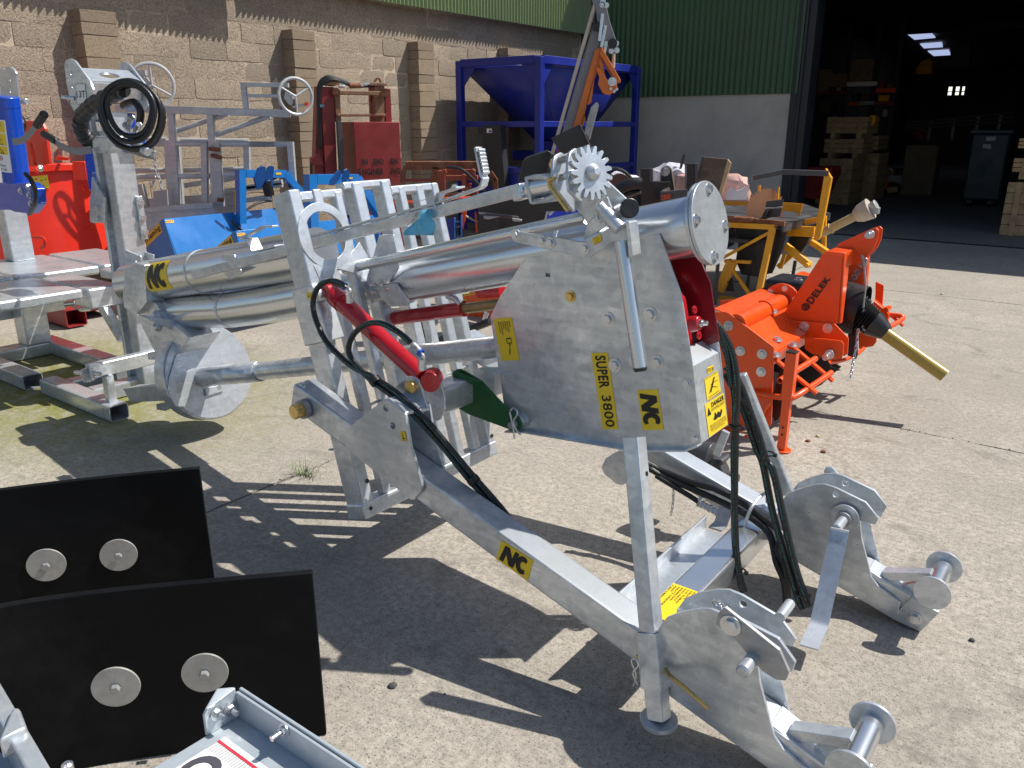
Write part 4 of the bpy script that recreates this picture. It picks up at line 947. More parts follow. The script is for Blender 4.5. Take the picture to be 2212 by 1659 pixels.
# green transport bracket
gbk = M0.ys('J', [(1645, 275), (1655, 258), (1690, 256), (1850, 350), (1990, 500), (2080, 595), (2150, 640), (2180, 700), (2165, 745), (2120, 760), (2080, 738), (1760, 620), (1660, 562), (1740, 540), (1772, 400)], -.0)
obj('transport_bracket', MB().plate(gbk, (0, .012, 0)), 'green', pump, .003)
obj('transport_bracket', MB().tube([yp('J', 1662, 282, -.005)+V((0, -.012, 0)), yp('J', 1850, 365, -.005)+V((0, -.012, 0))], .012, 10), 'green', pump)
c = yp('J', 2105, 705, -.02); obj('bracket_pin', MB().cyl((c.x, -.03, c.z), (c.x, .05, c.z), .0125, n=16), 'galvd', pump, .002)
c2_ = yp('J', 2175, 690, .02); obj('bracket_boss', MB().cyl((c2_.x-.02, .012, c2_.z), (c2_.x-.02, .036, c2_.z), .03, n=22), 'galv', pump, .002)
rp = [yp('J', a_, b_, -.028) for a_, b_ in ((2128, 812), (2118, 740), (2098, 640), (2090, 600), (2110, 572), (2145, 585), (2150, 620), (2125, 660), (2120, 690), (2140, 740), (2175, 782))]
obj('hair_pin', MB().tube(spline(rp, 4), .0034, 7), 'bolt', pump)
# rams
def ram(p0, p1, r, rod=None, nm='hydraulic_ram'):
    dv = (p1-p0).normalized(); o = obj(nm, MB().cyl(p0, p1, r, n=28), 'red', pump, .003)
    return o, dv
a_, b_ = yp('Z', 110, 370, -.205), yp('Z', 1080, 1270, -.255)
o, dv = ram(a_, b_, .0335)
obj('eye', MB().cyl(a_+dv*.01+V((0, -.0, 0)), yp('Z', 50, 300, -.205), .024, n=18), 'red', o, .003)
e_ = yp('Z', 55, 300, -.205); obj('eye', MB().cyl(e_+V((0, -.028, 0)), e_+V((0, .028, 0)), .027, n=20), 'red', o, .003)
obj('gland', MB().tube([a_, a_+dv*.05], .037, 28), 'red', o)
be = V((lc.x, -.25, lc.z)); obj('eye', MB().cyl(yp('Z', 1160, 1330, -.285), yp('Z', 1200, 1260, -.225), .034, n=22), 'red', o, .003)
pu = yp('F', 560, 955, -.235); obj('pin_boss', MB().cyl((pu.x, -.262, pu.z), (pu.x, -.18, pu.z), .027, n=22).cyl((pu.x, -.268, pu.z), (pu.x, -.26, pu.z), .031, n=22), 'galv', pump, .002)
q = M0.ys('F', [(462, 998), (496, 992), (492, 940), (455, 946)], -.278)
label(pump, q, (0, -1, 0), 'yellow', [('#', [(.15, .35), (.55, .3), (.55, .36), (.2, .42)]), ('#', [(.45, .3), (.55, .3), (.75, .6), (.68, .64)])])
f_, g_, r_ = yp('Z', 700, 625, .135), yp('Z', 1525, 512, .135), yp('Z', 1960, 455, .135)
o, dv = ram(f_, g_, .029, nm='hydraulic_ram'); obj('ram_rod', MB().cyl(g_, r_, .021, n=20), mat('greased_rod', (.28, .20, .09), .3, .6, .4, 20), o)
obj('ram_collar', MB().cyl(g_-dv*.01, g_+dv*.008, .031, n=24), 'red', o)
obj('ram_port', MB().tube([yp('Z', 1500, 460, .12), yp('Z', 1440, 400, .12), yp('Z', 1350, 370, .12)], .011, 10), 'bolt', o)
hx = MB(); c = yp('Z', 265, 385, -.24); hx.cyl(c+V((0, 0, -.02)), c+V((0, 0, .012)), .013, n=6); obj('hose_nut', hx, 'bolt', pump)
c = yp('Z', 1075, 1120, -.29); obj('hose_nut', MB().cyl(c+V((0, 0, -.022)), c+V((0, 0, .016)), .014, n=6), 'bolt', pump)
obj('hose_elbow', MB().tube(spline([yp('Z', 1080, 1090, -.29), yp('Z', 1090, 1040, -.29), yp('Z', 1055, 1000, -.29)], 5), .007, 8), 'bolt', pump)
obj('hose_elbow', MB().tube(spline([yp('Z', 270, 360, -.24), yp('Z', 278, 310, -.24), yp('Z', 215, 262, -.24)], 5), .007, 8), 'bolt', pump)
obj('hose_ferrule', MB().cyl(yp('Z', 215, 262, -.24), yp('Z', 110, 215, -.24), .0135, n=14), 'char', pump)
obj('hose_ferrule', MB().cyl(yp('Z', 1055, 1000, -.29), yp('Z', 975, 915, -.29), .0135, n=14), 'galvd', pump)
obj('seal_ring', MB().tube([yp('Z', 1045, 990, -.29), yp('Z', 1062, 1008, -.29)], .0142, 14), 'rblue', pump)
obj('seal_ring', MB().tube([yp('Z', 205, 258, -.24), yp('Z', 222, 266, -.24)], .0142, 14), 'rblue', pump)
# hoses with their printed stripe
def hose(path, r=.0105, k=7, par=None, stripe=True, side=(0, -1, .35), nm='hose'):
    sp = spline(path, k); o = obj(nm, MB().tube(sp, r, 12), 'hose', par or pump)
    if stripe:
        s = V(side).normalized(); mb = MB(); acc = 0
        for i in range(1, len(sp)-1):
            t = (sp[i+1]-sp[i-1]).normalized(); n_ = (s-t*s.dot(t)); 
            if n_.length < .2: continue
            n_.normalize(); b = t.cross(n_)
            L_ = (sp[i+1]-sp[i]).length; m_n = max(1, int(L_/.006))
            for j in range(m_n):
                if random.random() < .28: continue
                p = sp[i]+(sp[i+1]-sp[i])*(j+.15)/m_n; q = sp[i]+(sp[i+1]-sp[i])*(j+.8)/m_n
                c_ = r*1.02; wv = r*.13
                mb.add([p+n_*c_-b*wv, q+n_*c_-b*wv, q+n_*c_+b*wv, p+n_*c_+b*wv], [(0, 1, 2, 3)])
        obj('printing', mb, 'teal', o)
    return o
hy = [(770, 893, -.25), (690, 855, -.26), (600, 862, -.275), (535, 925, -.285), (507, 1030, -.29), (525, 1150, -.30), (600, 1320, -.31), (715, 1450, -.315), (830, 1545, -.32)]
pth = [yp('F', a, b, c) for a, b, c in hy]+[yp('J', a, b, c) for a, b, c in ((990, 320, -.33), (1160, 430, -.345), (1320, 580, -.355), (1440, 690, -.34), (1600, 880, -.31), (1800, 1120, -.28), (1960, 1300, -.262), (2080, 1450, -.255), (2130, 1560, -.25))]
hose(pth)
hy = [(1290, 1345, -.29), (1180, 1255, -.295), (1050, 1192, -.30), (935, 1200, -.30), (840, 1275, -.305), (797, 1370, -.31), (805, 1455, -.315), (880, 1560, -.32)]
pth = [yp('F', a, b, c) for a, b, c in hy]+[yp('J', a, b, c) for a, b, c in ((990, 355, -.335), (1140, 465, -.345), (1300, 605, -.355), (1400, 710, -.34), (1560, 890, -.315), (1760, 1140, -.285), (1920, 1320, -.265), (2050, 1480, -.257), (2100, 1570, -.25))]
hose(pth)
for a, b, c in ((1008, 350, -.342), (1800, 1150, -.29)):
    p = yp('J', a, b, c); obj('cable_tie', MB().cyl(p+V((-.008, 0, .006)), p+V((.008, 0, -.006)), .0215, n=16), 'black', pump)
# hose set hanging at the front and along the rear arm
H2 = .30
def hp_(reg, pts): return [yp(reg, a, b, c) for a, b, c in pts]
hose(hp_('K', [(1900, 150, .27), (1975, 240, .28)])+hp_('X', [(470, 390, .29), (530, 640, .29), (545, 900, .28), (530, 1240, .27), (525, 1600, .26)])+hp_('L', [(575, 300, .25), (578, 600, .24), (605, 830, .23), (640, 960, .23)]), .0125)
hose(hp_('X', [(330, 150, .26), (385, 330, .27), (440, 500, .28), (480, 720, .29), (520, 960, .28), (523, 1240, .262)])+hp_('L', [(568, 60, .255), (580, 500, .235), (600, 830, .222), (632, 965, .222)]), .0105)
hose(hp_('X', [(420, 600, .30), (560, 760, .31), (640, 950, .32), (720, 1180, .33), (800, 1400, .33), (870, 1640, .33)])+hp_('L', [(840, 150, .33), (900, 420, .33), (990, 800, .32), (1060, 1000, .31), (1085, 1060, .31)]), .0125)
hose(hp_('X', [(420, 680, .31), (560, 950, .33), (660, 1200, .34), (760, 1500, .34)])+hp_('L', [(770, 100, .34), (830, 400, .335), (920, 720, .33), (1000, 980, .32), (1040, 1080, .315)]), .0125)
hose(hp_('A2', [(430, 360, .50), (560, 440, .51), (700, 510, .52), (1000, 630, .52), (1300, 720, .51), (1600, 880, .50), (1800, 1030, .47), (2000, 1200, .43)])+hp_('L', [(870, 680, .40), (925, 830, .38), (935, 1060, .37)]), .0125, stripe=False)
hose(hp_('A2', [(430, 430, .50), (560, 490, .50), (700, 570, .51), (1000, 700, .51), (1300, 830, .50), (1560, 960, .48), (1720, 1060, .46), (1880, 1220, .43)])+hp_('L', [(860, 760, .39), (915, 900, .375), (930, 1065, .365)]), .0125, stripe=False)
hose(hp_('A2', [(620, 560, .50), (850, 700, .50), (1000, 790, .50), (1090, 850, .50)]), .0105, stripe=False)
p0, p1 = yp('A2', 1120, 870, .50), yp('A2', 1330, 980, .49)
for i in range(5):
    a = p0+(p1-p0)*i/5; obj('hose_coupling', MB().cyl(a, p0+(p1-p0)*(i+.75)/5, .016-.002*(i % 2), n=6), 'bolt', pump)
obj('hose_elbow', MB().tube(spline([p1, yp('A2', 1390, 1010, .49), yp('A2', 1370, 1080, .48)], 4), .008, 8), 'char', pump)
hose(hp_('N', [(1510, 800, .05), (1560, 825, .04), (1620, 830, .02)]), .0095)
for reg, a, b, c in (('X', 540, 1265, .268), ('L', 608, 822, .23), ('A2', 1500, 15, .262), ('L', 1030, 975, .318), ('X', 890, 1560, .332), ('A2', 670, 520, .52)):
    p = yp(reg, a, b, c); obj('cable_tie', MB().ring(p, (0, 0, 1), .021, .003, 16, 6).box(p+V((.018, -.006, -.005)), p+V((.03, .006, .005))), 'black', pump)
# stand strut beyond the casing and bracket below it
obj('strut', MB().beam(yp('X', 560, 690, .50), yp('A2', 2060, 760, .62), .06, .03, Y_, .2), 'galv', pump, .003)
obj('rear_bracket', MB().plate(M0.ys('A2', [(10, 470), (60, 370), (200, 285), (280, 280), (300, 640), (240, 668), (180, 655), (40, 540)], .52), (0, .03, 0)), 'galv', pump, .004)
obj('stop_bar', MB().beam(yp('A2', 1395, 70, .38), yp('A2', 1290, 330, .38), .026, .016, Y_, .1), 'galv', pump)
# paper tag tied to the lever
tg = MB(); q = [yp('S', *p, LY-.03) for p in ((170, 1050), (530, 1055), (490, 760), (430, 755), (190, 930))]
def tagpt(x, y): return None
tm = MB(); nx, ny = 8, 6
A_, B_, C_, D_ = yp('S', 172, 1048, LY-.05), yp('S', 528, 1052, LY-.03), yp('S', 492, 762, LY-.03), yp('S', 400, 775, LY-.035)
tm.add([(A_*(1-i/nx)*(1-k/ny)+B_*(i/nx)*(1-k/ny)+C_*(i/nx)*(k/ny)+D_*(1-i/nx)*(k/ny))+V((0, -.012*math.sin(i/nx*3.1)*(1-k/ny)-.01*math.sin(k*1.3+i), 0)) for k in range(ny+1) for i in range(nx+1)],
       [(k*(nx+1)+i, k*(nx+1)+i+1, (k+1)*(nx+1)+i+1, (k+1)*(nx+1)+i) for k in range(ny) for i in range(nx)])
tg = place('paper_tag', tm, 'tag', M0, 'pale blue handwritten paper tag tied to the pump lever tube', 'tag')
sm = tg.modifiers.new('thick', 'SOLIDIFY'); sm.thickness = .0006
label(tg, [yp('S', *p, LY-.066) for p in ((372, 790), (300, 950), (255, 915), (320, 790))], (0, -1, 0), None, [('3800 7FT6', .02, .15, .98, .9, .0)])
wr = [yp('S', 270, 710, LY-.03), yp('S', 430, 655, LY-.03), yp('S', 520, 690, LY-.03), yp('S', 570, 730, LY-.03), yp('S', 460, 760, LY-.04)]
obj('tie_wire', MB().tube(spline(wr, 5), .0009, 5), 'bolt', tg)
# ------------------------------------------------------------------ log splitters on the left
def table_slab(parent, x0, x1, y0, y1, z0=.66, z1=.72):
    obj('table_slab', MB().box((x0, y0, z0), (x1, y1, z1)), 'galv', parent, .014)
spB = thing('log_splitter', 'galvanised log splitter marked 13T with coiled black hoses hung on its post', 'log splitter', M0, 'galvanised log splitters')
spA = thing('log_splitter', 'galvanised log splitter cut by the left frame edge with upright bright blue ram', 'log splitter', M0, 'galvanised log splitters')
# -- 13T
table_slab(spB, -3.02, -2.39, -.40, .068); table_slab(spB, -3.02, -2.60, .098, .31, .68, .712); table_slab(spB, -3.0, -2.42, .47, .9)
obj('table_box', MB().box((-2.60, .095, .585), (-2.39, .312, .712)), 'galv', spB, .014)
pb_ = MB(); px0, px1, py0, py1 = -2.52, -2.31, .315, .455
pb_.box((px0, py0, .0), (px0+.03, py1, 1.72)); pb_.box((px1-.09, py0, .0), (px1, py1, 1.72)); pb_.box((px0+.03, py0+.035, .0), (px1-.09, py1-.035, 1.72))
obj('post', pb_, 'galv', spB, .006)
obj('brace', MB().beam(M0.y('P', 760, 320, .36), M0.y('P', 905, 560, .36), .07, .05, Y_, .1), 'galv', spB)
br_ = MB(); br_.plate(M0.ys('Y', [(1525, 148), (1560, 150), (1770, 235), (1780, 330), (1730, 355), (1560, 355)], .32), (0, .012, 0), [[M0.y('Y', 1718+16*math.cos(t), 300+16*math.sin(t), .32) for t in [i*.6283 for i in range(10)]]])
obj('lug_plate', br_, 'galv', spB, .003)
br_ = MB(); br_.plate(M0.ys('Y', [(1680, 140), (1720, 142), (1930, 220), (1940, 320), (1880, 330), (1700, 300)], .44), (0, .012, 0)); obj('lug_plate', br_, 'galv', spB, .003)
obj('lug_plate', MB().box((-2.30, .45, .775), (-2.15, .52, .79)), 'galv', spB, .004)
obj('skid', MB().beam((-2.86, -.025, .052), (-1.985, -.025, .052), .115, .1, Z_, .16, .006), 'galv', spB)
obj('skid', MB().beam((-2.86, .50, .052), (-1.985, .50, .052), .115, .1, Z_, .16, .006), 'galv', spB)
obj('crossbar', MB().beam((-2.70, .03, .052), (-2.70, .44, .052), .10, .098, Z_, .16), 'galv', spB)
obj('crossbar', MB().beam((-2.42, .03, .052), (-2.42, .44, .052), .10, .098, Z_, .16), 'galv', spB)
n0, n1 = M0.x('P', 650, 805, -2.10), M0.x('P', 1130, 715, -2.10); n1.z = n0.z
obj('linkage_beam', MB().beam(n0, n1+(n1-n0)*.5, .06, .085, Z_, .1), 'galv', spB, .004)
obj('beam_leg', MB().beam((-2.07, n0.y+.09, .10), (-2.07, n0.y+.09, n0.z-.04), .05, .05, Y_, .12), 'galv', spB)
obj('linkage_pin', MB().cyl(n0+V((-.16, .0, -.035)), n0+V((.10, .02, -.0)), .0135, n=14), 'bolt', spB, .002)
obj('pin_nut', MB().cyl(n0+V((-.055, .0, -.024)), n0+V((-.02, .0, -.018)), .026, n=6).box(n0+V((-.02, -.03, -.06)), n0+V((.0, .03, .02))), 'galv', spB, .002)
hd0, hd1 = .215, .53
hp1 = [(515, 520), (530, 483), (562, 470), (600, 490), (720, 650), (745, 720), (748, 840), (715, 890), (610, 895), (572, 855), (530, 650)]
hole = lambda a, b, y: [M0.y('A', a+11*math.cos(t), b+13*math.sin(t), y) for t in [i*.6283 for i in range(10)]]
p1 = M0.ys('A', hp1, hd0); hA = [hole(565, 593, hd0), hole(577, 697, hd0)]
obj('head_plate', MB().plate(p1, (0, .014, 0), hA), 'galv', spB, .004)
obj('head_plate', MB().plate([p+V((0, hd1-hd0, 0)) for p in p1], (0, .014, 0)), 'galv', spB, .004)
x_, z_ = p1[5].x, p1[5].z
cp = MB(); A0 = M0.y('A', 640, 545, hd0+.02); A1 = M0.y('A', 745, 650, hd0+.02)
def hq(u, v): return A0+(A1-A0)*u+V((0, (hd1-hd0-.02)*v, 0))
hc = [hq(.5+.22*math.cos(t), .45+.2*math.sin(t)) for t in [i*.5236 for i in range(12)]]
nrm_ = (A1-A0).cross(V((0, 1, 0))).normalized(); nrm_ = nrm_ if nrm_.z > 0 else -nrm_
obj('head_crossplate', MB().plate([hq(0, 0), hq(1, 0), hq(1, 1), hq(0, 1)], nrm_*-.012, [hc]), 'galv', spB)
A2_ = M0.y('A', 745, 800, hd0+.02)
obj('head_box', MB().hexa([A1+V((-.12, 0, 0)), A1, A1+V((0, hd1-hd0-.02, 0)), A1+V((-.12, hd1-hd0-.02, 0))][::1], [V((A1.x-.12, hd0+.02, A2_.z)), V((A2_.x, hd0+.02, A2_.z)), V((A2_.x, hd1, A2_.z)), V((A1.x-.12, hd1, A2_.z))]), 'galv', spB, .012)
label(spB, M0.ys('A', [(622, 843), (705, 838), (686, 671), (605, 677)], hd0), (0, -1, 0), 'white', [('13T', .08, .34, .92, .66, .01), ('#', [(0, 0), (1, 0), (1, .015), (0, .015)]), ('#', [(0, .985), (1, .985), (1, 1), (0, 1)]), ('#', [(0, 0), (.02, 0), (.02, 1), (0, 1)]), ('#', [(.98, 0), (1, 0), (1, 1), (.98, 1)])])
obj('clip_pin', MB().cyl(M0.y('A', 495, 778, hd0-.05), M0.y('A', 598, 792, hd0-.0), .012, n=12), 'bolt', spB)
obj('clip_pin', MB().tube(spline([M0.y('A', 490, 760, hd0-.06), M0.y('A', 520, 770, hd0-.06), M0.y('A', 540, 800, hd0-.06), M0.y('A', 600, 890, hd0-.03), M0.y('A', 640, 950, hd0-.03)], 4), .003, 6), 'bolt', spB)
b = MB(); b.plate(M0.ys('Q', [(1030, 640), (1180, 640), (1240, 1380), (1150, 1390), (1150, 1620), (1120, 1625), (1035, 1000)], .40), (0, .15, 0)); obj('splitting_carriage', b, 'rblue', spB, .008)
b = MB(); b.plate(M0.ys('Q', [(1470, 890), (1590, 900), (1612, 1140), (1480, 1140)], .40), (0, .12, 0)); b.plate(M0.ys('Q', [(1405, 630), (1550, 640), (1560, 880), (1415, 870)], .46), (0, .08, 0)); obj('splitting_carriage', b, 'rblue', spB, .008)
obj('side_plate', MB().plate(M0.ys('E', [(718, 10), (720, 170), (740, 185), (840, 185), (835, -20), (735, -190), (730, -60)], .285), (0, .02, 0)), 'galv', spB, .005)
bolts(spB, [M0.y('E', 790, 65, .285), M0.y('E', 795, 150, .285)], (0, -1, 0), .017)
obj('side_plate', MB().box((px1, .425, .98), (px1+.02, .465, 1.24)), 'galv', spB, .005)
bolts(spB, [V((px1+.02, .445, 1.02)), V((px1+.02, .445, 1.11)), V((px1+.02, .445, 1.20))], (1, 0, 0), .017)
vb = MB(); vb.plate(M0.ys('A', [(735, 1130), (760, 1095), (920, 1090), (932, 1165), (880, 1185), (845, 1235), (770, 1225), (740, 1200)], .20), (0, .09, 0)); obj('valve_block', vb, 'galv', spB, .01)
obj('control_lever', MB().strip(spline([M0.y('A', 440, 1130, .17), M0.y('A', 520, 1185, .17), M0.y('A', 620, 1215, .17), M0.y('A', 740, 1205, .18)], 5), .008, (0, .0, .04)), 'grey', spB, .002)
obj('lever_grip', MB().tube([M0.y('A', 350, 1075, .17), M0.y('A', 455, 1138, .17)], .022, 14), 'black', spB, .006)
obj('control_lever', MB().strip([M0.y('A', 930, 1150, .18), M0.y('A', 1050, 1200, .17), M0.y('A', 1180, 1240, .16), M0.y('A', 1238, 1250, .16)], .008, (0, .0, .04)), 'grey', spB, .002)
obj('lever_end', MB().plate(M0.ys('A', [(1195, 1225), (1240, 1215), (1235, 1272), (1215, 1268), (1205, 1245)], .15), (0, .015, 0)), 'galv', spB, .002)
cc = M0.y('A', 1050, 925, .10); cn = V((.55, -.83, .1)).normalized()
ca_ = cn.cross(V((0, 0, 1))).normalized(); cb_ = ca_.cross(cn)
def coilpt(a, rx, rz, o=0.): return cc+ca_*rx*math.cos(a)+cb_*rz*math.sin(a)+cn*o
for k, (rx, rz, o, sh_) in enumerate(((.158, .165, 0, 0), (.135, .145, .03, .012), (.155, .158, -.04, -.01), (.115, .125, .02, .02))):
    obj('hose_coil', MB().tube([coilpt(i*2*math.pi/40, rx+.006*math.sin(3*i*.157), rz, o)+V((sh_, 0, sh_)) for i in range(40)], .0135, 10, closed=True), 'hose', spB)
slv = spline([M0.y('A', 985, 715, .12), M0.y('A', 880, 770, .14), M0.y('A', 745, 850, .15), M0.y('A', 665, 930, .16), M0.y('A', 650, 1010, .17), M0.y('A', 680, 1090, .2), M0.y('A', 730, 1150, .24)], 7)
obj('hose_sleeve', MB().tube(slv, [.040+.005*math.sin(i*2.3)+random.uniform(-.003, .003) for i in range(len(slv))], 14), 'black', spB)
obj('hose', MB().tube(spline([M0.y('A', 990, 850, .14), M0.y('A', 1080, 820, .12), M0.y('A', 1130, 900, .12), M0.y('A', 1120, 1000, .12)], 6), .018, 10), 'hose', spB)
for pts in (((1120, 1000), (1090, 1060)), ((1060, 940), (1030, 1010)), ((1000, 1000), (1060, 1050)), ((1040, 1120), (1110, 1160)), ((790, 970), (800, 1050))):
    obj('hose_fitting', MB().cyl(M0.y('A', *pts[0], .10), M0.y('A', *pts[1], .11), .016, .013, 12), 'bolt', spB, .002)
obj('quick_coupler', MB().cyl(M0.y('A', 1085, 1150, .12), M0.y('A', 1190, 1225, .12), .022, n=16), 'galv', spB, .003)
# -- left splitter
table_slab(spA, -3.98, -3.14, .02, .545); table_slab(spA, -3.98, -3.14, -.5, -.005); table_slab(spA, -3.98, -3.14, .575, .95)
obj('post', MB().box((-3.93, .235, .1), (-3.76, .40, .66)), 'galv', spA, .012)
obj('post', MB().box((-3.91, .245, .72), (-3.77, .40, 1.9)), 'galv', spA, .010)
obj('table_gusset', MB().plate([(-3.76, .30, .66), (-3.62, .30, .66), (-3.76, .30, .50)], (0, .05, 0)), 'galv', spA, .003)
obj('skid', MB().beam((-4.05, -.06, .052), (-3.01, -.06, .052), .125, .1, Z_, .16, .006), 'galv', spA)
obj('skid', MB().beam((-3.98, .45, .052), (-3.01, .45, .052), .125, .1, Z_, .16, .006), 'galv', spA)
obj('crossbar', MB().beam((-3.84, -.0, .052), (-3.84, .39, .052), .13, .098, Z_, .16), 'galv', spA)
obj('linkage_beam', MB().beam((-3.97, -.3, .345), (-3.97, .62, .345), .05, .12, Z_, .08), 'galv', spA, .004)
obj('beam_leg', MB().beam((-3.95, .44, .10), (-3.95, .44, .29), .06, .06, Y_, .12), 'galv', spA)
obj('linkage_pin', MB().cyl(M0.y('Y', 820, 845, .40), M0.y('Y', 960, 830, .44), .018, n=14), 'bolt', spA, .003)
obj('linkage_pin', MB().cyl(M0.y('Y', 900, 860, .45), M0.y('Y', 1015, 915, .45), .008, n=10), 'galv', spA)
obj('linkage_pin', MB().cyl(M0.y('Y', 1010, 915, .5), M0.y('Y', 1135, 903, .58), .015, n=14), 'bolt', spA, .003)
cy = .16; c0_, c1_ = M0.y('A', 42, 775, cy), M0.y('A', 135, 1470, cy)
cyl_ = obj('ram', MB().cyl(c0_, c1_, .078, n=36), 'rblue', spA, .006)
obj('ram_band', MB().cyl(c0_+(c1_-c0_)*.10, c0_+(c1_-c0_)*.115, .080, n=36), 'rblue', spA)
obj('carriage', MB().plate(M0.ys('A', [(-60, 1470), (225, 1470), (275, 1520), (285, 1640), (230, 1720), (110, 1705), (80, 1690), (-60, 1690)], .10), (0, .07, 0)), 'rblue', spA, .012)
bolts(spA, M0.ys('A', [(170, 1535), (232, 1500), (240, 1570), (252, 1640)], .10), (0, -1, 0), .016)
hpA = [(5, 640), (15, 580), (50, 540), (80, 537), (110, 560), (125, 590), (150, 850), (140, 930), (60, 900), (10, 760)]
pA = M0.ys('A', hpA, .30)
obj('head_plate', MB().plate(pA, (0, .015, 0), [[M0.y('A', 78+12*math.cos(t), b_+12*math.sin(t), .30) for t in [i*.6283 for i in range(10)]] for b_ in (645, 735)]), 'galv', spA, .004)
obj('head_plate', MB().plate([p+V((-.16, .02, 0)) for p in pA], (0, .015, 0)), 'galv', spA, .004)
obj('head_pin', MB().cyl(M0.y('A', 150, 818, .33), M0.y('A', 215, 815, .33), .018, n=14), 'bolt', spA, .003)
obj('hose_bundle', MB().tube(spline([M0.y('A', 140, 930, .3), M0.y('A', 170, 980, .28), M0.y('A', 165, 1040, .27), M0.y('A', 120, 1050, .3)], 5), .028, 10), 'black', spA)
obj('control_lever', MB().strip(spline([M0.y('A', 110, 1140, .1), M0.y('A', 180, 1130, .1), M0.y('A', 250, 1070, .1), M0.y('A', 300, 1000, .1)], 5), .008, (0, .0, .04)), 'grey', spA, .002)
obj('lever_grip', MB().tube([M0.y('A', 295, 1010, .1), M0.y('A', 358, 915, .1)], .024, 14), 'black', spA, .006)
obj('hose', MB().tube(spline([M0.y('A', 205, 1400, .05), M0.y('A', 250, 1450, .05), M0.y('A', 285, 1540, .06), M0.y('A', 280, 1640, .08), M0.y('A', 240, 1720, .12)], 6), .014, 10), 'hose', spA)
# the label band round the ram: white with yellow warning panels
def rampt(x, y, h):
    t = (c1_-c0_).normalized(); b1 = V((0, -1, 0)); b1 = (b1-t*b1.dot(t)).normalized(); b2 = b1.cross(t)
    if b2.x < 0: b2 = -b2
    a_ = R(-40+95*x); return c1_+(c0_-c1_)*(.14+.605*y)+(b1*math.cos(a_)+b2*math.sin(a_))*(.078+h)
def wrap(x0, x1, y0, y1, h, m, par, nm):
    b = MB(); k = 10; b.add([rampt(x0+(x1-x0)*i/k, yy, h) for yy in (y0, y1) for i in range(k+1)], [(i, i+1, k+2+i, k+1+i) for i in range(k)]); return obj(nm, b, m, par)
st_ = wrap(0, 1, 0, 1, .0015, 'white', spA, 'sticker')
for y0, y1 in ((.345, .50), (.52, .74), (.765, .97)): wrap(.07, .93, y0, y1, .0026, 'yellow', st_, 'warning_panel')
ib = MB(); rb_ = MB()
def ink(mb, pts): 
    tr = tessellate_polygon([[V((x, y, 0)) for x, y in pts]]); mb.add([rampt(x, y, .0036) for x, y in pts], [tuple(t) for t in tr])
for y in (.93, .905, .885, .53, .545, .36, .37): 
    for i in range(6): ink(ib, [(.2+i*.1, y), (.285+i*.1, y), (.285+i*.1, y+.008), (.2+i*.1, y+.008)])
ink(ib, [(.38, .58), (.62, .57), (.72, .60), (.7, .64), (.58, .655), (.4, .64), (.3, .61)]); ink(ib, [(.48, .65), (.53, .65), (.53, .70), (.48, .70)])
ink(ib, [(.25, .385), (.5, .385), (.5, .392), (.25, .392)]); ink(ib, [(.5, .385), (.75, .385), (.75, .392), (.5, .392)])
for i in range(6): t_ = i/6; ink(ib, [(.25+.25*t_, .385+.09*t_), (.3+.25*t_, .385+.09*t_), (.34+.25*t_, .40+.09*t_), (.29+.25*t_, .40+.09*t_)]); ink(ib, [(.75-.25*t_, .385+.09*t_), (.70-.25*t_, .385+.09*t_), (.66-.25*t_, .40+.09*t_), (.71-.25*t_, .40+.09*t_)])
for y in (.14, .125, .11):
    for i in range(5): ink(ib, [(.22+i*.11, y), (.31+i*.11, y), (.31+i*.11, y+.006), (.22+i*.11, y+.006)])
for a_ in range(12): 
    t0_, t1_ = a_*.5236, a_*.5236+.55; ink(rb_, [(.5+.17*math.cos(t0_), .265+.045*math.sin(t0_)), (.5+.17*math.cos(t1_), .265+.045*math.sin(t1_)), (.5+.13*math.cos(t1_), .265+.035*math.sin(t1_)), (.5+.13*math.cos(t0_), .265+.035*math.sin(t0_))])
ink(rb_, [(.2, .19), (.8, .19), (.8, .207), (.2, .207)]); ink(ib, [(.45, .245), (.48, .245), (.48, .285), (.45, .285)]); ink(ib, [(.52, .245), (.55, .245), (.55, .285), (.52, .285)])
vs, fs = text_mesh('CE', .0); ib.add([rampt(.45+.35*a, .035+.04*b, .0036) for a, b in vs], fs)
obj('lettering', ib, 'ink', st_); obj('lettering', rb_, 'redp', st_)
# ------------------------------------------------------------------ red drum beyond the splitters
TY = 1.75
tk = thing('red_drum', 'bright red steel drum with its rectangular lid standing open', 'drum', M0)
tr_ = M0.y('Q', 900, 1300, TY); tl_ = M0.y('Q', -150, 1330, TY); tb_ = M0.y('E', 660, 430, TY)
R0 = (tr_.x-tl_.x)/2; cx_ = (tr_.x+tl_.x)/2
obj('drum_body', MB().cyl((cx_, TY+R0*.0, .25), (cx_, TY, tr_.z-.03), R0*1.07, R0*.98, 48), 'bred', tk)
obj('drum_rim', MB().cyl((cx_, TY, tr_.z-.05), (cx_, TY, tr_.z+.02), R0*1.04, n=48), 'bred', tk, .006)
for a_ in range(3): obj('drum_leg', MB().box((cx_+R0*.7*math.cos(a_*2.1)-.03, TY+R0*.7*math.sin(a_*2.1)-.03, 0), (cx_+R0*.7*math.cos(a_*2.1)+.03, TY+R0*.7*math.sin(a_*2.1)+.03, .27)), 'bred', tk)
obj('lid', MB().plate(M0.ys('Q', [(-200, 730), (460, 738), (520, 760), (560, 840), (620, 1275), (480, 1310), (-200, 1310)], TY-R0*.75), (0, .03, 0)), 'bred', tk, .006)
obj('lid_handle', MB().tube(spline([M0.y('Q', 380, 1020, TY-R0*.8), M0.y('Q', 415, 1150, TY-R0*.8), M0.y('Q', 440, 1290, TY-R0*.8), M0.y('Q', 470, 1380, TY-R0*.9)], 4), .014, 8), 'bred', tk)
